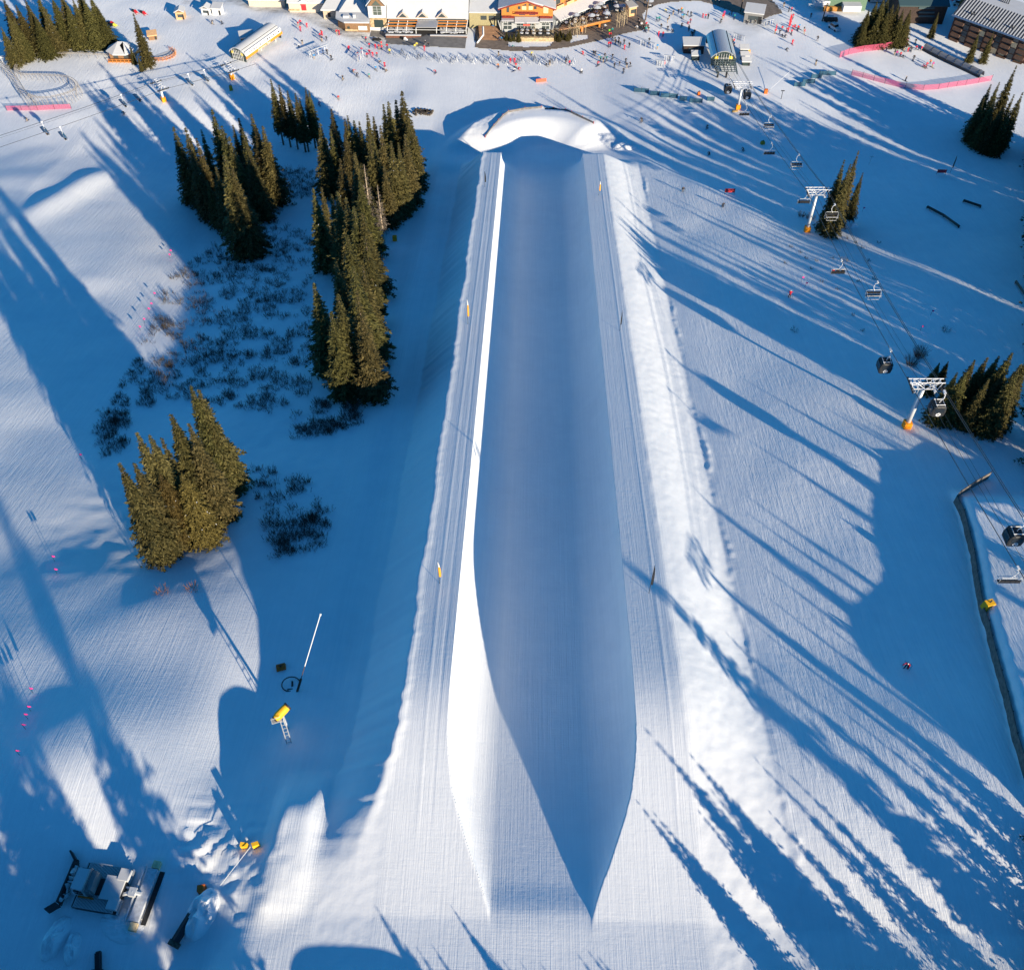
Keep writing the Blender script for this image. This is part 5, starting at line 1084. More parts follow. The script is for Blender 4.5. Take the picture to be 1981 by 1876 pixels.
for k in range(15):
    t0 = .6+k*(LL_-1.2)/15+rgB.uniform(-.2, .2); z0 = 2.9+rgB.uniform(0, .2); hh = rgB.uniform(.25, .7); ww = rgB.uniform(.25, .6)
    k2 = lambda z: s_*(3.12-.13*(z-2.7)+.03)
    b.raw([qL(k2(z0), t0, z0), qL(k2(z0), t0+ww, z0+.05), qL(k2(z0+hh), t0+ww*.8, z0+hh), qL(k2(z0+hh), t0+ww*.2, z0+hh*.9)], [(0, 1, 2, 3)])
child(b, 'dark_silhouettes', BLACK, tL)
b = MB(); b.raw([qL(s_*3.2, 0, 1.9), qL(s_*3.2, LL_+.4, 1.9), qL(s_*3.15, LL_+.4, 2.7), qL(s_*3.15, 0, 2.7), qL(s_*3.0, 0, 1.9), qL(s_*3.0, LL_+.4, 1.9), qL(s_*3.0, LL_+.4, 2.7), qL(s_*3.0, 0, 2.7)], [(0, 1, 2, 3), (7, 6, 5, 4), (0, 4, 5, 1), (2, 6, 7, 3), (0, 3, 7, 4), (1, 5, 6, 2)]); band = child(b, 'orange_band', mat('orange_panel', (.70, .24, .03), .6), tL)
def lettering(txt, org, xdir, ydir, size, m, parent, name='lettering'):
    cu = bpy.data.curves.new(name, 'FONT'); cu.body = txt; cu.size = size; cu.extrude = .01; cu.align_x = 'CENTER'; cu.align_y = 'CENTER'
    o = bpy.data.objects.new(name, cu); X = Vector(xdir).normalized(); Y = Vector(ydir).normalized(); Z = X.cross(Y)
    M = Matrix(((X.x, Y.x, Z.x, org[0]), (X.y, Y.y, Z.y, org[1]), (X.z, Y.z, Z.z, org[2]), (0, 0, 0, 1)))
    C.objects.link(o); bpy.context.view_layer.update()
    me = bpy.data.meshes.new_from_object(o.evaluated_get(bpy.context.evaluated_depsgraph_get())); bpy.data.objects.remove(o); bpy.data.curves.remove(cu)
    me.materials.clear(); me.materials.append(m); me.transform(M)
    q = bpy.data.objects.new(name, me); C.objects.link(q)
    if parent: q.parent = parent; q.matrix_parent_inverse = parent.matrix_world.inverted() if parent.parent else Matrix.Translation(parent.location).inverted()
    return q
xd = qL(0, 1, 0)-qL(0, 0, 0); lettering('American Flyer', qL(s_*3.24, LL_*.5, 2.28), xd, (0, 0, 1), 1.0, WHITE, tL)
# --- log cabin with its round deck and the coaster loop
cb = empty('log_cabin', at(236, 117), 0, 'log cabin with wide snowy roof by the coaster loop', 'building'); cp = cb.location.copy()
b = MB(); b.box((0, 2.6, 1.0), (6.6, 5.2, 2.6)); b.build('wall', BROWN, cb)
b = MB(); n = 8; ring = [(4.6*math.cos(i*2*math.pi/n+.39)*1.05, 2.6+4.0*math.sin(i*2*math.pi/n+.39), 2.3) for i in range(n)]; b.raw(ring+[(-.8, 2.8, 4.3), (.8, 2.8, 4.3)]+[(x, y, z-.3) for x, y, z in ring], [(k, (k+1) % n, 9 if ring[k][0]+ring[(k+1) % n][0] > 0 else 8) for k in range(n)]+[tuple(range(9+n, 9, -1))]+[(k, 10+k, 10+(k+1) % n, (k+1) % n) for k in range(n)]+[(1, 8, 9), (5, 9, 8)]); b.build('roof', ROOFS, cb)
b = MB(); b.box((.2, -.9, .35), (7.2, 1.8, .2)); b.tube([(-3.4, -1.8, 1.2), (3.8, -1.8, 1.2)], .08, 5)
for k in range(7): b.tube([(-3.4+k*1.2, -1.8, -.4), (-3.4+k*1.2, -1.8, 1.2)], .08, 5)
b.build('porch', WOOD, cb)
b = MB(); b.box((-1.5, -.05, 1.2), (1.4, .1, 1.2)); b.box((1.6, -.05, 1.2), (1.4, .1, 1.2)); b.build('window', WIN, cb)
rdk = empty('round_deck', at(312, 108), 0, 'curved timber deck with railing right of the log cabin', 'deck')
b = MB(); pts = [(4.2*math.cos(a), 3.4*math.sin(a)) for a in [x*.27-2.6 for x in range(15)]]
for k in range(len(pts)-1):
    (x0, y0), (x1, y1) = pts[k], pts[k+1]
    for z in (.3, .7, 1.1): b.tube([(x0, y0, z), (x1, y1, z)], .08, 4)
    b.tube([(x0, y0, -.5), (x0*1.12, y0*1.12, 1.3)], .09, 4)
b.build('railing', WOOD, rdk); b = MB(); b.prism([(x, y, 0) for x, y in pts], (0, 0, -.2), (0, 0, .05)); b.build('deck_floor', ROOFS, rdk)
hut('timber_shelter', 'open timber shelter frame above the round deck', ctl(1185, 300), (2.4, 2.0, 1.3), BROWN, WOODL, .3, win=False)
def z15(X, Y): return (X*.1709, 72.5+Y*.1709)
def rails(name, pts, hs, label, m=STEEL, r=.09, gauge=.7, tie=1.0, sup=True):
    P = []
    for (X, Y), h in zip(pts, hs): q = hit(*z15(X, Y), h); P.append(Vector(q))
    S = []
    for i in range(len(P)-1):
        p0, p1, p2, p3 = P[max(i-1, 0)], P[i], P[i+1], P[min(i+2, len(P)-1)]
        for k in range(6):
            t = k/6; S.append(.5*((2*p1)+(-p0+p2)*t+(2*p0-5*p1+4*p2-p3)*t*t+(-p0+3*p1-3*p2+p3)*t**3))
    S.append(P[-1]); L = []; Rr = []
    for i, p in enumerate(S):
        d = (S[min(i+1, len(S)-1)]-S[max(i-1, 0)]); d.z = 0; d.normalize(); n_ = Vector((-d.y, d.x, 0))*gauge/2; L.append(p+n_); Rr.append(p-n_)
    t = empty(name, Vector((S[0].x, S[0].y, gz(S[0].x, S[0].y))), 0, label, 'coaster track', 'alpine coaster tracks')
    b = MB(); b.tube(L, r*.75, 5); b.tube(Rr, r*.75, 5); child(b, 'rail', m, t)
    b = MB()
    for a, c in zip(L[::1], Rr[::1]): b.tube([a, c], .05, 4)
    child(b, 'sleeper', m, t)
    if sup:
        b = MB()
        for i in range(0, len(S), 2):
            for e, o_ in ((L[i], 1), (Rr[i], -1)):
                n_ = (L[i]-Rr[i]).normalized()*o_; g = e+n_*.45; b.tube([e, (g.x, g.y, gz(g.x, g.y)-.2)], .045, 4)
        child(b, 'trestle', m, t)
    return t
TR = mat('weathered_track', (.36, .33, .30), .7, .2)
rails('coaster_track', [(1255, 200), (1000, 185), (700, 175), (480, 170), (300, 210), (190, 300), (175, 370), (240, 410), (430, 420), (620, 430), (760, 445), (850, 500), (865, 560), (800, 610), (680, 650), (520, 680), (400, 672), (320, 645)], [1, 1.2, 1.3, 1.3, 1.3, 1.3, 1.3, 1.4, 1.5, 1.8, 2.2, 2.8, 3.0, 3.0, 3.0, 3.0, 3.0, 3.0], 'looping coaster track on trestles at the left edge', TR)
rails('coaster_track', [(330, 690), (250, 600), (190, 500), (110, 400), (20, 310), (-60, 240)], [2.5, 2.2, 2.0, 1.8, 1.6, 1.6], 'straight coaster track running off the left edge', TR, .12, 1.3)
rails('coaster_track', [(-30, 235), (100, 205), (230, 175), (430, 160), (640, 125)], [1.6, 1.5, 1.4, 1.2, .8], 'pale coaster track along the foot of the corner woodland', WALLW, .16, .8)
# ------------------------------------------------------------------ people
SKIN = mat('skin', (.50, .30, .22), .7)
CLOTH = {'r': ('red', (.55, .015, .035)), 'k': ('dark', (.018, .019, .024)), 'b': ('blue', (.02, .22, .50)), 't': ('teal', (.015, .25, .24)), 'w': ('white', (.68, .68, .70)), 'o': ('orange', (.75, .25, .03)),
         'y': ('yellow', (.70, .58, .08)), 'g': ('lime green', (.16, .55, .03)), 'p': ('magenta', (.45, .02, .22))}
CM = {k: mat('jacket_'+v[0].replace(' ', '_'), v[1], .8) for k, v in CLOTH.items()}
PANTS = [mat('trousers_dark', (.025, .025, .03), .85), mat('trousers_navy', (.02, .03, .07), .85), mat('trousers_grey', (.16, .16, .17), .85), mat('trousers_tan', (.38, .28, .17), .85)]
HELM = [mat('helmet_dark', (.02, .02, .022), .4), mat('helmet_white', (.7, .7, .7), .4)]
def person_mesh(name, J):
    """one continuous skinned figure from named joints"""
    names = list(J); bm = bmesh.new(); vs = {k: bm.verts.new(J[k][0]) for k in names}
    E = [('pel', 'che'), ('che', 'nec'), ('nec', 'chin'), ('chin', 'hea'), ('che', 'sl'), ('sl', 'el'), ('el', 'hl'), ('che', 'sr'), ('sr', 'er'), ('er', 'hr'), ('pel', 'pl'), ('pl', 'kl'), ('kl', 'al'), ('al', 'tl'), ('pel', 'pr'), ('pr', 'kr'), ('kr', 'ar'), ('ar', 'tr')]
    for a, b in E: bm.edges.new((vs[a], vs[b]))
    me = bpy.data.meshes.new(name); bm.to_mesh(me); bm.free()
    o = bpy.data.objects.new(name, me); C.objects.link(o)
    o.modifiers.new('skin', 'SKIN'); sb = o.modifiers.new('sub', 'SUBSURF'); sb.levels = 1
    for i, k in enumerate(names):
        r = J[k][1]; sv = me.skin_vertices[0].data[i]; sv.radius = r if isinstance(r, tuple) else (r, r); sv.use_root = (k == 'pel')
    bpy.context.view_layer.update()
    out = bpy.data.meshes.new_from_object(o.evaluated_get(bpy.context.evaluated_depsgraph_get())); bpy.data.objects.remove(o)
    out.name = name
    for m in (CM['k'], PANTS[0], SKIN, HELM[0]): out.materials.append(m)
    segs = [(Vector(J[a][0]), Vector(J[b][0]), a, b) for a, b in E]
    for p in out.polygons:
        c = p.center; best = min(segs, key=lambda s: (c-(s[0]+(s[1]-s[0])*max(0, min(1, (c-s[0]).dot(s[1]-s[0])/max(1e-6, (s[1]-s[0]).length_squared))))).length)
        k = best[3]; mi = 0
        if k in ('kl', 'al', 'tl', 'kr', 'ar', 'tr', 'pl', 'pr'): mi = 1
        if k in ('chin',): mi = 2
        if k == 'hea': mi = 3 if c.z > J['hea'][0][2]-.02 or (c-Vector(J['hea'][0])).y > -.03 else 2
        p.material_index = mi
    out.polygons.foreach_set('use_smooth', [True]*len(out.polygons))
    return out
def joints(lean=0., bend=0., stride=0., arms=(.1, -.1), sit=False):
    """facing -y; lean forward, knee bend, stride length"""
    hz = .93-.35*bend; y0 = .12*bend
    J = {'pel': ((0, y0, hz), (.16, .12))}
    t = math.sin(lean); c = math.cos(lean)
    J['che'] = ((0, y0-.42*t, hz+.42*c), (.19, .13)); J['nec'] = ((0, y0-.58*t, hz+.58*c), .07); J['chin'] = ((0, y0-.64*t-.03, hz+.67*c), .085); J['hea'] = ((0, y0-.70*t-.03, hz+.78*c), .115)
    for s, n in ((-1, 'l'), (1, 'r')):
        sh = Vector((s*.21, y0-.50*t, hz+.50*c)); J['s'+n] = (tuple(sh), .075); a = arms[0 if s < 0 else 1]
        e = sh+Vector((s*.10, -.28*math.sin(a+lean*.6), -.28*math.cos(a))); h = e+Vector((s*.03, -.26*math.sin(a+.7+lean*.3), -.24*math.cos(a+.7)))
        J['e'+n] = (tuple(e), .058); J['h'+n] = (tuple(h), .05)
        d = stride*s; J['p'+n] = ((s*.11, y0, hz-.06), .105)
        if sit: J['k'+n] = ((s*.13, y0-.44, hz-.02), .085); J['a'+n] = ((s*.13, y0-.46, hz-.44), .06); J['t'+n] = ((s*.13, y0-.62, hz-.50), .055)
        else: J['k'+n] = ((s*.13, y0-.16*bend*2+d*.5-.02, .48-.06*bend), .085); J['a'+n] = ((s*.14, d, .11), .062); J['t'+n] = ((s*.14, d-.17, .05), .055)
    return J
POSE = {'stand': person_mesh('standing_figure', joints(.08, .12, 0, (.25, .15))), 'ski': person_mesh('skiing_figure', joints(.55, .75, .05, (.7, .6))), 'walk': person_mesh('walking_figure', joints(.12, .15, .18, (.5, -.3))),
        'sit': person_mesh('seated_figure', joints(.05, 0, 0, (.6, .6), True)), 'lie': person_mesh('crouching_figure', joints(1.0, 1.1, .1, (.9, .7)))}
b = MB(); b.raw([(-.05, -.95, .10), (.05, -.95, .10), (.05, -.75, .02), (-.05, -.75, .02), (.05, .8, .02), (-.05, .8, .02), (-.05, -.75, .045), (.05, -.75, .045), (.05, .8, .045), (-.05, .8, .045), (-.05, -.95, .12), (.05, -.95, .12)], [(0, 1, 2, 3), (3, 2, 4, 5), (10, 6, 7, 11), (6, 9, 8, 7), (0, 10, 11, 1), (3, 5, 9, 6), (2, 7, 8, 4)])
SKI = b.mesh('ski', mat('ski_top', (.10, .10, .12), .4))
b = MB(); b.tube([(0, 0, 0), (0, .25, 1.05)], .016, 4); POLE = b.mesh('ski_pole', DARK)
PEOPLE = []
def person(px, py, col, zone, pose=None, skis=None): PEOPLE.append((px, py, col, zone, pose, skis))
Z1, Z2, Z3, Z4, Z5, Z6, Z7 = 'before the lodge', 'below the timber hotel', 'on the plaza edge', 'on the upper beginner snow', 'by the red flags', 'inside the pink fence', 'on the open run'
def many(f, txt, zone):
    for tok in txt.split():
        xy, c_ = tok.split(':'); X, Y = xy.split(','); q = f(float(X), float(Y)); person(q[0], q[1], c_[0], zone, {'l': 'lie', 's': 'ski', 'w': 'walk'}.get(c_[1:2]))
many(L0, '210,400:r 172,425:r 310,440:r 208,495:r 520,600:r 553,575:r 545,660:k 622,650:k 785,555:r 822,555:r 240,715:k 180,745:wl 1240,640:rl 970,785:rs 1300,760:rw 1395,775:r 1452,787:r 1493,740:r 1498,802:r 1582,775:r 1182,830:rw 1122,905:r 1302,870:r 1352,900:r 1420,902:r 1262,915:r 1462,985:bs 1540,1065:r 1525,1105:wl 1405,1120:bs 1567,1132:kl 1042,1142:rl 1102,1215:ks 877,1270:ks 1297,1232:ts 427,942:b 697,955:k 632,860:k 562,855:k 302,190:r 375,190:r 545,560:r', Z1)
many(L1, '862,750:y 832,780:y 1047,750:k 982,810:r 1155,1165:rs 432,860:y 1000,735:k', Z1)
many(L2, '372,887:k 892,885:ys 367,1070:os 650,1082:r 627,1000:r 1498,1047:r 1437,1012:k 1132,1045:kl 1182,1040:k 1687,1157:ws 607,1135:wl 597,755:tl 690,1105:rl 560,998:r', Z2)
many(L2, '287,480:b 417,662:b 382,652:k', 'on the brick steps')
many(L3, '127,870:rl 292,880:k 320,892:k 380,932:b 470,925:k 497,972:t 592,937:k 402,982:t 447,1002:kw 357,1047:rs 802,1000:k 622,1077:k 702,1052:k 817,1082:k 872,1062:kw 767,1157:kw 532,747:r 562,747:r 687,722:k 714,742:k 642,702:k 692,672:k 627,667:k 587,667:k 777,712:kw 782,787:r 857,762:k 542,592:r 567,592:r 92,1157:ws 1302,780:b 1172,690:k', Z2)
many(L3, '542,542:g 1000,360:k 1100,502:k 1122,507:t 1162,507:k 1322,577:r 1392,577:r 1362,462:k 1010,420:k 1050,440:w 1130,430:r 960,470:k 590,520:t 470,470:w 430,530:k 340,520:k 370,410:g 980,480:w 1080,470:k', Z3)
many(L3, '1467,487:ks 1547,507:kl 1802,502:kw 1862,582:kw 1292,352:tw 1334,347:t 1462,367:k 1492,312:k 1552,247:k 1442,197:yl 1637,232:k 1682,202:o 1702,222:t 1782,247:k 1832,267:k 1692,297:b 1720,297:t 1787,382:rl 1827,372:r', Z4)
many(L4, '437,292:r 482,302:r 522,302:k 752,312:r 767,287:r 777,252:p 857,252:b 897,242:kw 937,307:t 722,362:kl 217,492:kw 102,427:kl 257,577:kw 302,552:kw 1262,402:k 1142,372:kl 640,40:k 700,60:w 560,40:k', Z4)
many(L4, '862,662:p 907,722:k 927,742:b 932,692:r 892,690:k 1857,707:r 1767,802:kl 1652,552:k 1702,592:kl 1742,587:kl 1582,542:r 1692,492:r 1762,522:r 1792,512:r 1842,552:rw 1862,482:r 1892,472:r 1942,492:r 1962,462:b 1837,337:r 1862,302:r 1720,120:k 1800,200:k 1840,190:r', Z5)
many(L5, '167,290:k 57,502:k 272,657:k 247,1032:k 62,550:r', Z5)
many(L5, '1477,682:k 1517,672:p 1822,697:k 1357,832:k 1492,882:k 1522,892:p 1582,912:r 1642,812:k 1627,912:kl 1792,962:k 1702,832:r 1727,827:k 1757,817:k 1832,802:r 1872,797:k 1917,817:r 1972,782:k 1962,1077:pl 1667,1287:ww', Z6)
many(L6, '402,1077:rl 427,1072:r 522,1072:p 487,1022:o 102,1290:kw', Z6)
many(lambda x, y: (x, y), '1241,236:ks 1367,250:ks 1371,301:ks 1437,293:ks 1321,371:ks 1398,401:ks 1527,575:rs 1753,1291:rs 53,234:ks 240,221:kl 655,192:rs 618,204:ps 411,47:ks 430,47:ks', Z7)
PT = [CM['r'], CM['k']]
bygrp = {}
for q in sorted(PEOPLE, key=lambda q: q[0]): bygrp.setdefault((q[2], q[3]), []).append(q)
rp = random.Random(21)
for (col, zone), L in bygrp.items():
    for i, (px, py, _, _, pose, _s) in enumerate(L):
        p = at(px, py); pose = pose or rp.choice(('stand', 'stand', 'walk')); h = rp.uniform(.95, 1.12)
        rz = -rp.uniform(-.9, .9)+(math.pi if rp.random() < .4 else 0)
        act = {'lie': 'crouching', 'ski': 'skiing', 'walk': 'walking', 'stand': 'standing'}[pose]
        if len(L) == 1: lab = f'person in {CLOTH[col][0]} jacket {act} {zone}'
        else: lab = f'{act} person in {CLOTH[col][0]}, {ordinal(i, len(L))} {zone}'
        t = empty('person', p, rz, lab, 'person', 'people '+zone); t.scale = (h, h, h)
        o = bpy.data.objects.new('body', POSE[pose]); C.objects.link(o); o.parent = t
        for k, m in ((0, CM[col]), (1, CM['r'] if col == 'r' and rp.random() < .45 else rp.choice(PANTS)), (3, rp.choice(HELM))): o.material_slots[k].link = 'OBJECT'; o.material_slots[k].material = m
        if pose in ('ski', 'lie') or rp.random() < .35:
            for s in (-1, 1):
                k = bpy.data.objects.new('ski', SKI); C.objects.link(k); k.parent = t; k.location = (s*.14, .0, 0)
            if pose == 'ski':
                for s in (-1, 1): k = bpy.data.objects.new('ski_pole', POLE); C.objects.link(k); k.parent = t; k.location = (s*.45, -.2, .0)
for p, rz, lst, lab in RIDERS:
    for i, (off_, c_, nm) in enumerate(lst):
        q = p+Vector((off_*math.cos(rz)-.2*0, off_*math.sin(rz), -3.75))
        t = empty('person', q, rz+math.pi, f'seated rider in {nm} {lab}', 'person', 'riders on the chairs')
        o = bpy.data.objects.new('body', POSE['sit']); C.objects.link(o); o.parent = t; o.location = (0, -.05, 0)
        o.material_slots[0].link = 'OBJECT'; o.material_slots[0].material = CM[c_]
# ------------------------------------------------------------------ ski racks, tables, barriers
def rack_a():
    P = {}; b = MB()
    for y in (-.95, .95): b.tube([(-.45, y, 0), (0, y, 1.15), (.45, y, 0)], .055, 4)
    b.tube([(0, -1.0, 1.15), (0, 1.0, 1.15)], .045, 4); b.tube([(-.3, -.95, .4), (-.3, .95, .4)], .03, 4); b.tube([(.3, -.95, .4), (.3, .95, .4)], .03, 4); P['frame'] = b.mesh('frame', STEEL)
    return P
def rack_skis(n, seed):
    rg = random.Random(seed); b = MB()
    for k in range(n):
        y = -.85+1.7*(k+.5)/n; s = rg.choice((-1, 1)); b.raw([(s*.55, y-.05, 0), (s*.55, y+.05, 0), (s*.02, y+.05, 1.6), (s*.02, y-.05, 1.6), (s*.58, y-.05, .03), (s*.58, y+.05, .03), (s*.05, y+.05, 1.63), (s*.05, y-.05, 1.63)], [(0, 1, 2, 3), (7, 6, 5, 4), (0, 4, 5, 1), (1, 5, 6, 2), (2, 6, 7, 3), (3, 7, 4, 0)], rg.choice((0, 0, 1, 2)))
    return b.mesh('skis', [DARK, mat('ski_grey', (.45, .46, .48), .5), mat('ski_blue', (.05, .12, .32), .5)])
RK = rack_a(); RS = [rack_skis(n, n) for n in (3, 5, 7)]
rowpts = []
for k in range(34):
    t = k/33; x = 757+t*352; y = 104+13*min(1, t*3.2)+(2 if t > .5 else 0)+(k % 2)*5-1
    rowpts.append((x, y))
for k, (x, y) in enumerate(rowpts):
    r = put(RK, 'ski_rack', at(x, y), .25*(1 if k % 3 else -1)+(.2 if k < 10 else 0), f'grey A frame ski rack, {ordinal(k, 34)} of the long row', 'ski rack', 'ski racks in the long row')
    if k % 3 != 1: o = bpy.data.objects.new('skis', RS[k % 3]); C.objects.link(o); o.parent = r
def big_rack(q0, q1, h, lab, seed):
    a, c = at(*q0), at(*q1); d = c-a; L = Vector((d.x, d.y, 0)).length; rz = math.atan2(d.y, d.x); r = empty('ski_rack', a, rz, lab, 'ski rack', 'large ski racks')
    b = MB(); 
    for x in (0, L/2, L): b.tube([(x, 0, -.2), (x, 0, h)], .07, 5)
    for z in (h, h*.55): b.tube([(0, 0, z), (L, 0, z)], .07, 5)
    b.box((L/2, 0, h+.15), (L+.4, .5, .1)); b.build('frame', STEEL, r)
    b = MB(); rg = random.Random(seed); n = int(L*3.5)
    for k in range(n):
        if rg.random() < .25: continue
        x = .15+k*(L-.3)/n; b.box((x, -.14, .85), (.1, .05, 1.7*rg.uniform(.85, 1.05)), rg.uniform(-.1, .1), rg.randrange(3))
    b.build('skis', [DARK, WHITE, mat('ski_blue', (.05, .12, .32))], r)
big_rack(L0(355, 925), L0(635, 830), 2.0, 'large ski rack with skis left of the red instructors', 1); big_rack(L0(1115, 985), L0(1200, 900), 1.9, 'ski rack beside the red instructors', 2)
big_rack(L3(1005, 705), L3(1255, 795), 1.9, 'ski rack with pale boards near the plaza edge', 3); big_rack(L3(1410, 965), L3(1560, 985), 1.6, 'pale ski rack left of the curved terminal, upper one', 4); big_rack(L3(1265, 1035), L3(1410, 1060), 1.5, 'ski rack left of the curved terminal, next to the red flag', 5)
big_rack(L4(925, 610), L4(1090, 660), 1.6, 'ski rack right of the curved terminal roof', 6); big_rack(L4(1410, 420), L4(1540, 390), 1.5, 'ski rack on the tracked snow before the plaza hut', 7)
# tables under snow and umbrellas
b = MB(); b.prism([(.55*math.cos(i*.785), .55*math.sin(i*.785), 0) for i in range(8)], (0, 0, .68), (0, 0, .86)); TT = b.mesh('table_top', ROOFS)
b = MB(); rng8 = [(i*.785) for i in range(8)]
b.raw([(r*math.cos(a), r*math.sin(a), z) for r, z in ((.85, .36), (1.2, .36), (1.2, .46), (.85, .46)) for a in rng8], [(j*8+i, j*8+(i+1) % 8, ((j+1) % 4)*8+(i+1) % 8, ((j+1) % 4)*8+i) for j in range(4) for i in range(8)]); TL = b.mesh('bench_ring', DARK)
b = MB(); b.tube([(0, 0, 0), (0, 0, .7)], .09, 5); TP = b.mesh('pedestal', DARK)
b = MB(); n = 8
ring = [(1.25*math.cos(i*.785), 1.25*math.sin(i*.785), 2.15) for i in range(8)]; b.raw(ring+[(0, 0, 2.65)]+[(x*.96, y*.96, 2.05) for x, y, z in ring], [(k, (k+1) % 8, 8) for k in range(8)]+[(k, 9+k, 9+(k+1) % 8, (k+1) % 8) for k in range(8)]+[tuple(range(16, 8, -1))]); UC = b.mesh('umbrella_canopy', mat('umbrella_cloth', (.42, .45, .50), .8))
b = MB(); b.tube([(0, 0, 0), (0, 0, 2.6)], .04, 5); UP = b.mesh('umbrella_post', DARK)
def table(p, rz, lab, grp, umb=False): 
    t = put({'table_top': TT, 'bench_ring': TL, 'pedestal': TP}, 'patio_table', p, rz, lab, 'table', grp)
    if umb: 
        for k, me in (('umbrella_canopy', UC), ('umbrella_post', UP)): o = bpy.data.objects.new(k, me); C.objects.link(o); o.parent = t
    return t
rt = random.Random(4); zl0 = lodge.location.z+.4
for side, (X0, X1) in (('left', (375, 830)), ('right', (1185, 1640))):
    a, c = pl(L1(X0, 560), 299.70), pl(L1(X1, 560), 299.70)
    for k in range(18):
        x = a.x+.8+(c.x-a.x-1.6)*((k % 9)+.5)/9+rt.uniform(-.2, .2); y = 300.17+(k//9)*2.0+rt.uniform(-.3, .3)
        table((x, y, lodge.location.z+.40), rt.random()*3, f'snow topped table on the {side} half of the lodge terrace', f'tables on the {side} lodge terrace')
for k in range(10):
    x = -5.5+10*(k % 5+.5)/5+rt.uniform(-.3, .3); table((x, ys+1.5+(k//5)*2.0, TZ), rt.random()*3, 'snow topped table on the stone terrace below the hotel', 'tables on the stone terrace')
n = 0
for k in range(400):
    s = rt.uniform(1, 29); q = wq(s, -rt.uniform(3, 10.5), 0)
    P2 = [(c0.x, c0.y), (bm0.x, bm0.y), (bm1.x, bm1.y), (back[1].x, back[1].y), (back[0].x, back[0].y)]
    if not inpoly(q.x, q.y, P2): continue
    if any((q.x-u)**2+(q.y-v)**2 < 3.0 for u, v in globals().setdefault('_tb', [])): continue
    _tb.append((q.x, q.y)); n += 1
    table((q.x, q.y, zt+.01), rt.random()*3, 'crowded dining table on the raised terrace' if n % 3 else 'dining table with grey umbrella on the raised terrace', 'tables on the raised terrace', n % 3 == 0)
for k, q in enumerate([L3(660, 200), L3(750, 200), L3(640, 70), L3(560, 30), L3(700, 20), L3(820, 40), L3(1180, 120)]):
    p = at(*q); table(p, k, f'grey umbrella with table, {ordinal([1,2,3,4,5,6,7].index(k+1), 7)} on the far plaza', 'umbrella tables on the far plaza', True)
# aspens, garden shrubs
BARKA = mat('aspen_bark', (.50, .40, .26), .85)
def aspen(p, h, seed):
    rg = random.Random(seed); b = MB(); b.tube([(0, 0, -.2), (0, 0, h*.5), (.1, 0, h)], [.07, .05, .015], 5); t = MB()
    for k in range(26):
        z = h*rg.uniform(.3, .95); a = rg.random()*6.28; l = h*.22*(1.2-z/h); t.tube([(0, 0, z), (math.cos(a)*l*.6, math.sin(a)*l*.6, z+l*.5), (math.cos(a)*l, math.sin(a)*l, z+l)], [.03, .022, .012], 4)
    r = empty('aspen_tree', p, 0); b.build('trunk', BARKA, r); t.build('branches', BARKA, r); return r
asp = [L2(1500, 560), L2(1560, 560), L2(1600, 545), L2(1650, 550), L2(1700, 540), L2(1750, 530), L2(945, 660), L2(1620, 600), L3(660, 440), L3(700, 445), L3(740, 420), L3(780, 400), L3(820, 380), L3(770, 430)]
for i, q in enumerate(sorted(asp)): r = aspen(at(*q), rt.uniform(4.5, 6), i); tag(r, f'bare aspen, {ordinal(i, len(asp))} of those around the hotel terraces', 'tree', 'bare aspens by the hotel')
shr = [L2(500, 640), L2(560, 660), L2(620, 650), L2(690, 660), L2(1280, 640), L2(1330, 660), L2(1400, 630), L2(1460, 650), L2(1500, 620), L2(1350, 580)]
for i, q in enumerate(sorted(shr)):
    p = at(*q); h = rt.uniform(2.2, 4.0); plant('garden_conifer', SPRB[i % 2], TRK, p, h, h/20*1.7, i, f'dark garden conifer, {ordinal(i, len(shr))} in front of the hotel terrace', 'garden conifers by the hotel')
# posts on the plaza
for q, h, lab in [(L3(1115, 325), 7, 'tall leaning timber post at the plaza edge'), (L3(1100, 70), 6, 'timber lamp post on the far plaza'), (L4(1035, 190), 7, 'timber post beside the plaza hut'), (L5(350, 340), 5.5, 'timber post beside the parked sled trailer')]:
    p = at(*q); b = MB(); b.tube([(0, 0, -.3), (.4, .3, h)], [.22, .17], 8); o = b.build('timber_post', BARK, None, p); tag(o, lab, 'post', 'timber posts')
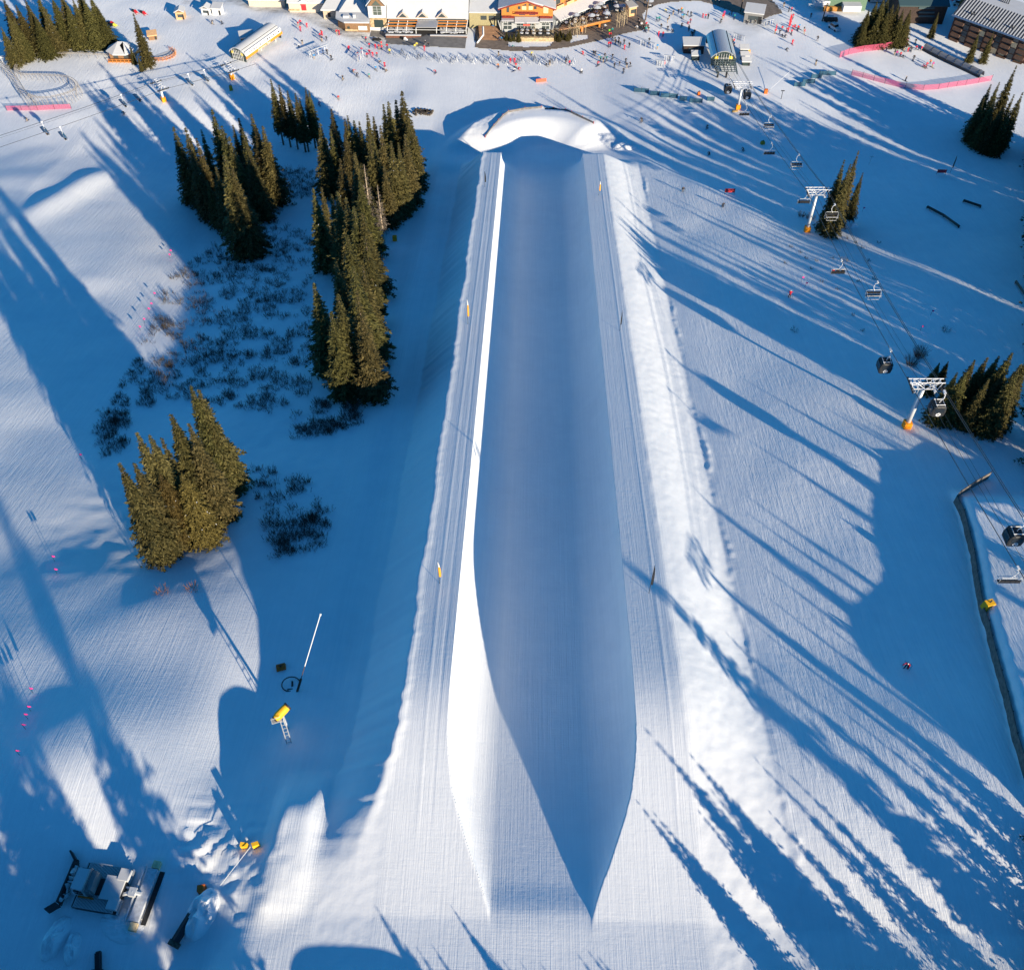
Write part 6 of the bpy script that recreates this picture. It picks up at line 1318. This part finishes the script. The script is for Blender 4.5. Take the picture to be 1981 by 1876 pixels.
# fences and nets
def net_material():
    m = bpy.data.materials.new('pink_net'); m.use_nodes = True; n_ = m.node_tree.nodes; l = m.node_tree.links; b_ = n_['Principled BSDF']; b_.inputs['Base Color'].default_value = (.62, .10, .20, 1); b_.inputs['Alpha'].default_value = .30; b_.inputs['Roughness'].default_value = .8
    return m
NET = net_material(); BNET = mat('blue_grey_net', (.035, .10, .16), .8); PADG = mat('grey_fence_pad', (.17, .16, .16), .8, noise=.25, nscale=1.5); PLANK = mat('weathered_planks', (.16, .14, .125), .9, noise=.3, nscale=2)
def net(name, pts, h, m, label, cat, group=None, posts=True, th=.03, step=3.0, pm=None):
    P = [at(*q) for q in pts]; S = []
    for a, c in zip(P[:-1], P[1:]):
        k = max(1, int((c-a).length/step))
        for i in range(k): q = a.lerp(c, i/k); S.append(Vector((q.x, q.y, gz(q.x, q.y))))
    S.append(P[-1]); r = empty(name, S[0], 0, label, cat, group); b = MB()
    for a, c in zip(S[:-1], S[1:]):
        d = (c-a); d.z = 0; d.normalize(); nn = Vector((-d.y, d.x, 0))*th/2; u = Vector((0, 0, h)); dn = Vector((0, 0, -.1))
        b.raw([a-nn+dn, c-nn+dn, c+nn+dn, a+nn+dn, a-nn+u, c-nn+u, c+nn+u, a+nn+u], [(0, 3, 2, 1), (4, 5, 6, 7), (0, 1, 5, 4), (1, 2, 6, 5), (2, 3, 7, 6), (3, 0, 4, 7)])
    child(b, 'panel', m, r)
    if posts:
        b = MB()
        for a in S: b.tube([a+Vector((0, 0, -.2)), a+Vector((0, 0, h+.25))], .05, 5)
        child(b, 'posts', pm or DARK, r)
    return r
net('safety_net', [L5(620, 920), L5(760, 870), L5(1000, 822), L5(1300, 790), L5(1500, 745), L5(1700, 705)], 1.9, NET, 'pink safety net along the upper side of the beginner area', 'safety net', 'pink safety nets')
net('safety_net', [ctr(270, 745), ctr(600, 830), ctr(800, 880), ctr(980, 895), ctr(1130, 885), ctr(1400, 845), ctr(1655, 800)], 1.6, NET, 'pink safety net along the lower side of the beginner area', 'safety net', 'pink safety nets')
net('safety_net', [z15(80, 830), z15(250, 828), z15(430, 826), z15(620, 815), z15(810, 808)], 1.4, NET, 'pale pink net beside the coaster loop at the left edge', 'safety net', 'pink safety nets')
def c3b(X, Y): return (918.9+X*.25, Y*.25)
def c4b(X, Y): return (1257.4+X*.19531, Y*.19531)
for i, (f, X0, Y0, X1, Y1) in enumerate([(c3b, 1230, 712, 1343, 720), (c3b, 1356, 738, 1425, 740), (c3b, 1436, 754, 1567, 760), (c3b, 1584, 778, 1635, 782), (c3b, 1660, 795, 1757, 797), (c3b, 1795, 782, 1850, 783), (c4b, 1425, 858, 1537, 856), (c4b, 1510, 828, 1627, 826), (c4b, 1595, 778, 1697, 776), (c4b, 1675, 745, 1837, 748)]):
    net('barrier_net', [f(X0, Y0), f(X1, Y1)], 1.25, BNET, f'blue grey barrier net, {ordinal(i, 10)} on the shaded run-out', 'barrier', 'barrier nets on the run-out', step=2.0)
def c8(X, Y): return (894.7+X*.1953, 193.4+Y*.1953)
net('berm_fence', [c8(225, 375), c8(310, 265), c8(400, 165), c8(455, 125), c8(620, 95), c8(780, 82), c8(900, 92), c8(1080, 132), c8(1190, 185), c8(1300, 238)], .55, PADG, 'low grey fence curving along the crest of the snow berm', 'fence', posts=True, th=.12, pm=RED)
def rw(X, Y): return (1813.6+X*.16752, 894.7+Y*.16752)
net('snow_fence', [rw(580, 185), rw(400, 290), rw(230, 405), rw(185, 460), rw(270, 625), rw(330, 880), rw(380, 1080), rw(415, 1330), rw(440, 1480), rw(490, 1760), rw(545, 1900), (1918, 1270), (1940, 1350), (1958, 1430), (1985, 1520)], 1.5, PLANK, 'dark weathered plank fence along the sunny lane at the right edge', 'fence', th=.12, step=2.4)
net('timber_fence', [ctr(575, 365), ctr(715, 365)], 1.3, WOOD, 'short orange timber fence before the sunny pine clump', 'fence', step=2)
# magic carpet with hoops
ca, cc = at(*ctr(1000, 492)), at(*ctr(1560, 765)); r = empty('carpet_lift', ca, 0, 'covered carpet lift running along the beginner area', 'carpet lift'); d = cc-ca; L = d.length; dn_ = d.normalized(); sd2 = Vector((-dn_.y, dn_.x, 0)).normalized(); b = MB()
n = 22
for i in range(n):
    for k in range(6):
        a0, a1 = math.pi*k/6, math.pi*(k+1)/6
        def cq(t, a): g = ca+dn_*t; return Vector((g.x, g.y, gz(g.x, g.y)))+sd2*(1.0*math.cos(a))+Vector((0, 0, 1.7*math.sin(a)+.1))
        b.face([cq(i*L/n, a0), cq((i+1)*L/n, a0), cq((i+1)*L/n, a1), cq(i*L/n, a1)])
child(b, 'cover', mat('grey_cover', (.22, .23, .25), .4), r)
b = MB()
for i in range(0, n+1, 3): b.tube([cq(i*L/n, math.pi*k/8) for k in range(9)], .09, 4)
child(b, 'hoop', DARK, r); b = MB(); b.tube([ca+sd2*-1.1+Vector((0, 0, .3)), cc+sd2*-1.1+Vector((0, 0, .3))], .3, 4); child(b, 'side_skirt', DARK, r)
# flags, signs
def feather(base, tip_y, m, lab, grp, h=None, wide=.3):
    p = at(*base); h = h or max(2.2, above(0, tip_y, p)); r = empty('feather_banner', p, 0, lab, 'banner', grp)
    b = MB(); b.tube([(0, 0, -.2), (0, 0, h*.6), (.06, 0, h)], [.035, .03, .015], 5); b.build('pole', DARK, r)
    b = MB(); n = 8; L_ = []; R2 = []
    for i in range(n+1):
        t = i/n; z = h*(.3+.7*t); L_.append((.0, 0, z)); R2.append((wide*math.sin(math.pi*min(1, t*.55+.35))*(1 if t < .98 else .3), .05*math.sin(t*5), z-.1*t))
    for i in range(n): b.face([L_[i], R2[i], R2[i+1], L_[i+1]], 0 if i < n*.6 or len(m) == 1 else 1)
    b.build('cloth', m, r); return r
FY = [mat('orange_banner', (.75, .33, .03), .7), mat('white_banner', (.75, .73, .7), .7)]; FK = [BLACK]
G = 'banners on the halfpipe decks'
feather((1158.6, 378), 349, FY, 'orange and white feather banner on the far right deck', G); feather((938, 362), 331, FK, 'dark thin banner on the far left deck', G); feather((905.2, 627), 577, FY, 'orange banner half way up the left deck', G)
feather((850.5, 1128.5), 1085, FY, 'yellow banner nearest the camera on the left deck', G); feather((1199, 640), 600, FK, 'dark thin banner half way along the right deck', G, wide=.2); feather((1255.5, 1147), 1093, FK, 'dark banner nearest the camera on the right deck', G)
feather(L3(1408, 1060), 116, [RED], 'red feather flag beside the ski rack near the terminal', 'red flags of the ski school'); feather(L4(1780, 500), 45, [RED], 'tall red feather flag leaning over the red dressed group', 'red flags of the ski school', h=5.5, wide=.7); feather(L4(1580, 545), 55, [RED], 'small red flag left of the red dressed group', 'red flags of the ski school', h=3.5)
feather((1838, 335), 311, FK, 'tall dark banner on the upper right snow', 'banners on the right run', h=5)
def sign(q, w_, h_, m, lab, txt=None, z=.5, rz=0):
    p = at(*q); r = empty('sign_banner', p, rz, lab, 'sign', 'banner signs'); b = MB(); b.box((0, 0, z+h_/2), (w_, .06, h_)); b.build('board', m, r); b = MB()
    for s in (-1, 1): b.tube([(s*w_/2, .05, -.2), (s*w_/2, .05, z+h_+.1)], .04, 5)
    b.build('stakes', DARK, r)
    if txt: lettering(txt, p+Vector((math.sin(rz)*.05, -.045, z+h_/2)), (math.cos(rz), math.sin(rz), 0), (0, 0, 1), h_*.8, BLACK, r)
    return r
sign((1411, 376), 2.3, 1.0, mat('red_banner', (.62, .05, .06), .7), 'red banner reading SLOW on the right run', 'SLOW'); sign((1820, 338), 2.2, .9, mat('red_banner', (.62, .05, .06), .7), 'plain red banner beside the tall dark banner')
sign((1047, 159), 3.0, 1.0, mat('orange_red_board', (.70, .14, .08), .7), 'orange red board lying on the sunny snow above the berm', z=.0, rz=.2)
# snowmaking gear
YEL2 = mat('yellow_sunlit_copy', (.85, .45, .02), .6, noise=.12)  # brighter copy of the pad yellow, sunlight put into the colour
def lance(base, tip, lab, padm, split=.3, r=.05, h0=3.0):
    p = at(*base); q = hit(tip[0], tip[1], h0); L = Vector((q[0]-p.x, q[1]-p.y, q[2]-p.z)); k = empty('snow_lance', p, 0, lab, 'snow gun', 'snow lances')
    b = MB(); b.tube([L*split*.5, L*split], r*.9, 6); b.tube([(0, 0, 0), L*split*.5], .15, 8); b.build('stand', mat('rust_brown', (.09, .05, .035), .8), k); b = MB(); b.tube([L*split, L], r, 6); b.build('lance_pipe', WHITE, k); b = MB(); b.tube([L*.985, L*1.01], r*2.2, 6); b.build('nozzle_head', STEEL, k)
    if padm: b = MB(); b.box((0, 0, .6), (.9, .7, 1.3)); b.build('base_pad', padm, k)
lance((575, 1337), (620, 1188), 'long white snow lance in the trench at the lower left', None, .33, .055, 8.5); lance(c1(1742, 690), c1(1770, 607), 'white snow lance beside the upper trench road', YEL, .2); lance(c1(1618, 1095), c1(1577, 1015), 'short snow lance with yellow base pad beside the tree row', YEL, .2)
lance((1481, 181), (1527, 140), 'thin snow lance with orange base right of the first tower', ORANGE, .2, .04)
def pad(q, m, dims, lab, grp='hydrant pads', rz=.3):
    p = at(*q); r = empty('hydrant_pad', p, rz, lab, 'hydrant', grp); b = MB(); b.box((0, 0, dims[2]/2-.1), dims, 0, None, None, .85); b.build('padding', m, r); b = MB(); b.tube([(0, 0, dims[2]*.8), (0, 0, dims[2]*1.25)], .09, 6); b.tube([(-.2, 0, dims[2]*1.15), (.25, 0, dims[2]*1.15)], .05, 5); b.build('valve', DARK, r)
pad(c1(1545, 1160), YEL, (.9, .8, 1.3), 'yellow hydrant pad just below the short lance'); pad(c1(1655, 742), YEL, (.9, .7, 1.1), 'yellow hydrant pad beside the dead conifers'); pad(c1(1553, 1480), YEL, (.8, .7, 1.0), 'yellow hydrant pad half hidden by the lowest trees of the row'); pad(c3(1685, 590), mat('olive_pad', (.30, .24, .02), .7), (.9, .8, 1.2), 'olive yellow hydrant pad near the foot of the tree row')
pad((544, 1292), ORANGE, (1.2, .9, .5), 'orange brown hydrant mat above the black ring'); pad(c3b(1730, 738), ORANGE, (.8, .6, 1.1), 'small orange hydrant pad beside the barrier nets'); pad(c4b(840, 1108), mat('tan_pad', (.45, .30, .12), .8), (1.8, .6, .5), 'low tan pad at the foot of the first tower'); pad((1475, 279), mat('olive_pad', (.30, .24, .02), .7), (1.0, .9, .9), 'olive hydrant pad on the run under the upper chairs'); pad((336, 67), ORANGE, (.8, .6, .9), 'orange hydrant pad near the left terminal tower') if False else None
pad(ctl(1790, 700), mat('olive_pad', (.30, .24, .02), .7), (1.0, .8, 1.4), 'brown hydrant pad below the left terminal tower'); pad((1909, 1175), YEL2, (1.3, 1.0, 1.3), 'bright yellow pad beside the plank fence'); pad(L4(1165, 830), YEL, (.8, .8, .9), 'yellow bin right of the dark terminal hut')
p = at(563, 1324); r = empty('black_ring', p, 0, 'black ring hoop lying round a hydrant pit in the trench', 'ring'); b = MB(); b.tube([(1.05*math.cos(i*.314), .95*math.sin(i*.314), .15) for i in range(21)], .07, 5); b.build('hoop', BLACK, r); b = MB(); b.tube([(.2, -.3, 0), (.2, .2, .5)], .12, 6); b.tube([(-.3, -.7, .1), (.5, -.6, .1)], .1, 5); b.build('valve', DARK, r)
# tower fan gun with ladder
p = at(556, 1408); r = empty('fan_snow_gun', p, .35, 'yellow fan snow gun on a mast with a long ladder', 'snow gun'); hq = max(2.5, above(0, 1378, p)); ax = Vector((.85, .45, .22)).normalized()
b = MB(); b.tube([(0, 0, -.3), (0, 0, hq-.5)], .16, 8); b.build('mast', STEEL, r); c_ = Vector((0, 0, hq)); b = MB(); b.tube([c_-ax*.9, c_-ax*.5, c_+ax*.5, c_+ax*.85], [.34, .48, .48, .42], 14); b.build('barrel', YEL2, r, smooth=False)
b = MB(); b.tube([c_+ax*.85, c_+ax*1.05], [.5, .46], 14); b.tube([c_-ax*1.05, c_-ax*.9], [.3, .42], 10); b.build('nozzle_ring', DARK, r); b = MB(); b.box((-.7, -.4, hq-.55), (1.1, .7, .1)); b.tube([(-1.2, -.7, hq-.5), (-1.2, -.7, hq+.4), (-.2, -.7, hq+.4)], .04, 4); b.build('work_platform', mat('ladder_grey', (.36, .37, .38), .5), r)
b = MB()
for s in (-.24, .24): b.tube([(s-.1, -.5, hq-.3), (s-.1, -2.6, 0)], .05, 4)
for k in range(9): t = k/9; b.tube([(-.34, -.5-2.1*t, hq-.3-(hq-.3)*t), (.14, -.5-2.1*t, hq-.3-(hq-.3)*t)], .035, 4)
b.build('ladder', mat('ladder_grey', (.36, .37, .38), .5), r)
for q, tl, lab in [((476, 1638), .0, 'tall yellow wedge pad left of the rubble edge'), ((498, 1636), .5, 'yellow pad carrying a long thin pole over the rubble')]:
    p = at(*q); r = empty('yellow_wedge', p, tl, lab, 'safety pad', 'yellow wedges by the groomer'); b = MB(); b.prism([(-.42, 0, 0), (.3, 0, 0), (.2, 0, .8), (-.42, 0, 1.0)], (0, -.2, -.1), (0, .2, -.1)); b.build('padding', YEL2, r)
    if tl: b = MB(); b.tube([(-.6, 0, .6), (-4.2, -2.6, 1.5)], .04, 5); b.build('pole', WALLW, r)
# terrain park rails
def park_rail(pts, lab):
    P = [at(*q) for q in pts]; r = empty('park_rail', P[0], 0, lab, 'rail', 'terrain park rails'); b = MB(); b.tube([q+Vector((0, 0, .45)) for q in P], .32, 4); child(b, 'slide_box', BLACK, r); b = MB()
    for q in P: b.tube([q+Vector((0, 0, -.2)), q+Vector((0, 0, .3))], .15, 5)
    child(b, 'feet', DARK, r)
park_rail([(1793, 403), (1825, 420), (1854, 441)], 'long dark kinked rail on the right snow'); park_rail([(1863, 391), (1896, 402)], 'short dark rail near the upper right edge'); park_rail([(1964, 548), (1985, 578)], 'dark rail cut by the right edge of the photo')
# light posts on the snow
for q, ty, lab in [((1511, 192), 176, 'thin dark post with crossbar right of the lance'), ((1472, 200), 186, 'short pale post beside the barrier nets') if False else ((1469, 201), 188, 'pale signpost at the end of the barrier nets'), ((1681, 320), 303, 'white post behind the small spruce clump')]:
    p = at(*q); h = max(2, above(0, ty, p)); b = MB(); b.tube([(0, 0, -.2), (0, 0, h)], .08, 5); b.box((0, 0, h), (1.0, .1, .25)); o = b.build('marker_post', DARK if 'dark' in lab else WALLW, None, p); tag(o, lab, 'post', 'marker posts')
for i, (x, y) in enumerate([(331, 492), (329, 500), (300, 575), (294, 595), (289, 605), (280, 625), (272, 640), (158, 888), (106, 1085), (111, 1110), (64, 1340), (60, 1375), (54, 1390), (50, 1410), (38, 1460), (1550, 545), (1557, 556), (1640, 385), (1668, 410), (1800, 610), (1780, 640)]):
    p = at(x, y); b = MB(); b.tube([(0, 0, -.2), (0, 0, 1.3)], .025, 4); b.face([(0, 0, 1.3), (.4, 0, 1.2), (.35, .05, .85), (0, 0, .9)], 1); o = b.build('marker_flag', [DARK, PINK], None, p); tag(o, 'small pink marker flag on a thin stake along a run edge', 'flag', 'pink marker flags along the run edges')
# grooming machine and the cutter beside it
GB = at(203, 1722); GRZ = -.13
gr = empty('snow_groomer', GB, GRZ, 'dark snow groomer with front blade and rear tiller in the shaded yard', 'snow groomer')
def trk(y):
    b = MB(); prof = [(-2.35, .35), (-1.9, 0), (1.9, 0), (2.4, .4), (2.1, .95), (1.6, 1.0), (-1.7, 1.0), (-2.2, .85)]
    b.prism([(x, 0, z) for x, z in prof], (0, y-.62, 0), (0, y+.62, 0)); 
    for k in range(30):
        x = -1.95+k*3.9/29; b.box((x, y, 1.02), (.06, 1.36, .1), 0, 1)
    for k in range(5): b.box((-2.3, y, .2+k*.15), (.1, 1.36, .05), 0, 1); b.box((2.35, y, .25+k*.15), (.1, 1.36, .05), 0, 1)
    return b.build('track', [BLACK, STEEL], gr)
trk(-1.45); trk(1.45)
b = MB(); b.box((.1, 0, .85), (4.4, 1.5, .7)); b.build('chassis', DARK, gr); b = MB(); b.box((1.25, 0, 1.35), (1.9, 2.2, .25)); b.box((1.9, 1.35, 1.3), (1.0, 1.1, .5)); b.box((1.85, -1.35, 1.3), (1.0, 1.1, .5)); b.build('rear_deck', ROOFS, gr)
b = MB(); b.raw([(-2.5, -1.05, 1.2), (-.9, -1.15, 1.2), (-.9, 1.15, 1.2), (-2.5, 1.05, 1.2), (-2.05, -.9, 2.75), (-1.0, -1.0, 2.8), (-1.0, 1.0, 2.8), (-2.05, .9, 2.75)], [(0, 3, 2, 1), (4, 5, 6, 7), (0, 1, 5, 4), (1, 2, 6, 5), (2, 3, 7, 6), (3, 0, 4, 7)]); cabp = b.build('cab', mat('grey_cab_paint', (.60, .61, .63), .4), gr)
b = MB(); b.box((-1.52, 0, 2.82), (1.15, 1.95, .1)); b.build('cab_snow', ROOFS, gr)
b = MB(); b.raw([(-2.47, -.9, 1.5), (-2.47, .9, 1.5), (-2.13, .82, 2.6), (-2.13, -.82, 2.6)], [(0, 1, 2, 3)]); b.box((-1.5, -1.06, 2.05), (.8, .12, .9)); b.box((-1.5, 1.06, 2.05), (.8, .12, .9)); b.build('cab_window', GLASS, gr)
b = MB(); b.box((-.55, 0, 1.9), (.5, 2.0, 1.4)); b.box((-.3, -.6, 2.2), (.3, .5, 1.2)); b.tube([(-.75, 1.05, 1.2), (-.75, 1.05, 2.95), (-.75, -1.05, 2.95), (-.75, -1.05, 1.2)], .07, 5); b.build('engine_housing', mat('grey_housing', (.20, .21, .22), .6), gr); b = MB(); b.box((-1.0, -1.2, 1.3), (1.5, .14, .2)); b.build('amber_stripe', ORANGE, gr)
b = MB(); b.prism([(-3.75, 0, .1), (-3.5, 0, .0), (-3.3, 0, .7), (-3.45, 0, 1.3), (-3.65, 0, 1.3), (-3.55, 0, .7)], (0, -2.0, 0), (0, 2.0, 0))
for s in (-1, 1): b.prism([(-3.7, s*2.0, .0), (-4.5, s*2.75, .0), (-4.35, s*2.85, 0), (-3.5, s*2.1, 0)], (0, 0, .05), (0, 0, 1.25))
b.build('blade', DARK, gr)
b = MB(); b.tube([(-2.3, -.5, .7), (-3.4, -.7, .6)], .12, 6); b.tube([(-2.3, .5, .7), (-3.4, .7, .6)], .12, 6); b.tube([(-2.2, 0, 1.1), (-3.4, 0, 1.1)], .1, 6); b.build('blade_arm', STEEL, gr)
b = MB(); rgs = random.Random(8); b.tube([(-3.25+rgs.uniform(-.12, .2), -1.8+k*.24, .75+rgs.uniform(-.1, .45)) for k in range(15)], [rgs.uniform(.08, .32) for k in range(15)], 6); b.build('blade_snow', ROOFS, gr)
b = MB(); b.tube([(4.2, -2.5, .45), (4.2, 2.5, .45)], .42, 10); b.box((4.2, 0, .95), (.95, 4.9, .12)); b.build('tiller', mat('tiller_grey', (.52, .54, .58), .5, noise=.15), gr); b = MB(); b.box((4.95, 0, .2), (.5, 5.0, .06)); b.build('finisher', DARK, gr)
b = MB(); b.tube([(2.2, -.3, .9), (3.2, 0, 1.2), (4.0, 0, 1.0)], .2, 6); b.tube([(2.2, .4, .9), (3.4, .3, .9)], .12, 6); b.box((3.2, 0, 1.1), (.7, .8, .5)); b.box((3.35, 1.5, .8), (.18, 2.2, .18)); b.box((3.35, -1.5, .8), (.18, 2.2, .18)); b.build('tiller_arm', STEEL, gr)
for s in (-1, 1): b = MB(); b.prism([(3.8, s*2.9, .1), (4.6, s*2.9, .1), (4.7, s*2.9, .9), (4.0, s*2.9, 1.0)], (0, -.35, 0), (0, .35, 0)); b.build('side_flap', mat('worn_yellow', (.78, .60, .34), .7, noise=.25, nscale=2), gr)
for s in (-1, 1): b = MB(); b.tube([(-2.2, s*1.0, 2.2), (-2.7, s*1.6, 2.3)], .03, 4); b.box((-2.75, s*1.65, 2.2), (.12, .25, .4)); b.build('mirror', BLACK, gr)
ct = empty('pipe_cutter', at(371, 1776), 1.18, 'long dark cutter beam half buried in a snow heap beside the groomer', 'groomer implement')
b = MB(); b.box((0, 0, .55), (4.8, .7, .5)); b.tube([(-2.4, 0, .5), (2.3, 0, .6)], .4, 8); b.build('beam', DARK, ct); b = MB(); b.box((.2, -.45, .9), (.8, .7, .6)); b.tube([(.2, -.3, .8), (1.6, -.5, .7)], .14, 6); b.build('drive_motor', STEEL, ct)
b = MB(); b.prism([(2.2, 0, 0), (3.0, .3, 0), (2.6, .9, 0), (2.1, .6, 0)], (0, 0, .1), (0, 0, 1.1)); b.build('end_plate', ORANGE, ct); b = MB(); b.box((-2.6, 0, .4), (.5, 1.1, .4)); b.build('skid', BARK, ct)
def lump(q, rx, ry, h, lab, seed, grp='snow heaps in the groomer yard', rz=0):
    p = at(*q); n, m_ = 26, 20; b = MB(); vn = VN(seed); V = []
    for i in range(n+1):
        for j in range(m_+1):
            u, v = -1+2*i/n, -1+2*j/m_; e = max(0, 1-(u*u+v*v)); z = h*e**.7*(1+.9*float(vn(np.array(u*3+9), np.array(v*3+9))))+.25*e*float(vn(np.array(u*9+9), np.array(v*9+9)))
            V.append((u*rx, v*ry, z-.12-(.3 if e == 0 else 0)))
    b.raw(V, [(i*(m_+1)+j, (i+1)*(m_+1)+j, (i+1)*(m_+1)+j+1, i*(m_+1)+j+1) for i in range(n) for j in range(m_)]); o = b.build('snow_heap', SNOW, None, p, rz, smooth=False); tag(o, lab, 'snow heap', grp)
lump((392, 1768), 1.5, 2.6, 1.7, 'tall snow heap against the dark cutter beam', 41, rz=-.3); lump((108, 1815), 1.1, 2.2, 1.3, 'narrow snow heap below the groomer blade', 42, rz=-.25); lump((140, 1835), .8, 1.6, 1.1, 'smaller snow heap just right of the narrow one', 43, rz=.1)
lump((235, 1790), 2.4, 1.6, .7, 'low broken snow heap under the groomer tiller', 44, rz=-.4); lump((1640, 437), 2.2, 1.6, 1.2, 'lone snow heap at the foot of the tower spruces', 45, 'snow heaps by the lift')
lump((1212, 285), 3.6, 2.4, 1.0, 'broken snow heap at the lower right end of the halfpipe', 46, 'snow heaps at the pipe end'); 
# snowmobiles and vehicles
def sled(q, rz, c_, lab, grp='snowmobiles'):
    p = at(*q); r = empty('snowmobile', p, rz, lab, 'snowmobile', grp); b = MB(); b.raw([(-.4, -1.3, .3), (.4, -1.3, .3), (.45, -.2, .3), (-.45, -.2, .3), (-.25, -1.2, .65), (.25, -1.2, .65), (.35, -.3, 1.0), (-.35, -.3, 1.0)], [(0, 3, 2, 1), (4, 5, 6, 7), (0, 1, 5, 4), (1, 2, 6, 5), (2, 3, 7, 6), (3, 0, 4, 7)]); b.build('hood', c_, r)
    b = MB(); b.box((0, .5, .68), (.42, 1.5, .25)); b.build('seat', BLACK, r); b = MB(); b.box((0, .45, .25), (.45, 2.1, .4)); b.build('track', DARK, r)
    for s in (-1, 1): b = MB(); b.box((s*.5, -1.2, .06), (.14, 1.1, .06)); b.tube([(s*.5, -1.1, .08), (s*.25, -.8, .4)], .03, 4); b.build('ski', c_, r)
    b = MB(); b.tube([(-.4, -.25, 1.15), (.4, -.25, 1.15)], .03, 4); b.build('handlebar', BLACK, r)
REDP = mat('red_paint', (.55, .02, .03), .4); sled(ctl(1045, 100), .9, REDP, 'red snowmobile on the upper left snow, left of two parked together'); sled(ctl(1110, 110), .9, REDP, 'red snowmobile on the upper left snow, right of two parked together'); sled(ctl(858, 190), 1.3, REDP, 'red snowmobile beside the corner woodland'); sled(ctl(878, 205), 1.3, mat('yellow_paint', (.65, .6, .08), .4), 'yellow snowmobile beside the corner woodland')
sled(L0(1420, 650), 1.4, BLACK, 'black snowmobile on the slushy track by the lodge'); sled(L1(660, 640), .9, WHITE, 'white snowmobile on the paved walk before the lodge'); sled((193, 1874), .3, BLACK, 'black machine cut by the bottom edge of the photo')
def car(q, rz, body, lab, nm='parked_vehicle', cat='vehicle'):
    p = at(*q); r = empty(nm, p, rz, lab, cat, 'vehicles by the village'); b = MB(); b.box((0, 0, .75), (1.8, 4.3, .7), 0, None, None, .94); b.build('body', body, r); b = MB(); b.box((0, .3, 1.4), (1.6, 2.3, .65), 0, None, None, .82); b.build('cab', GLASS, r); b = MB(); b.box((0, .3, 1.75), (1.35, 1.9, .08)); b.build('roof', ROOFS, r)
    for sx in (-1, 1):
        for sy in (-1.35, 1.35): b = MB(); b.tube([(sx*.75, sy, .35), (sx*.95, sy, .35)], .36, 10); b.build('wheel', BLACK, r)
car(L5(540, 470), .5, WALLW, 'white utility vehicle at the edge of the shaded snow'); car(L6(880, 20), .3, REDP, 'red car behind the apartment block at the top edge'); car(L6(950, 95), 1.2, WHITE, 'white car beside the apartment gable'); car(L5(480, 345), 1.5, DKBR, 'brown sled trailer parked beside the timber post')
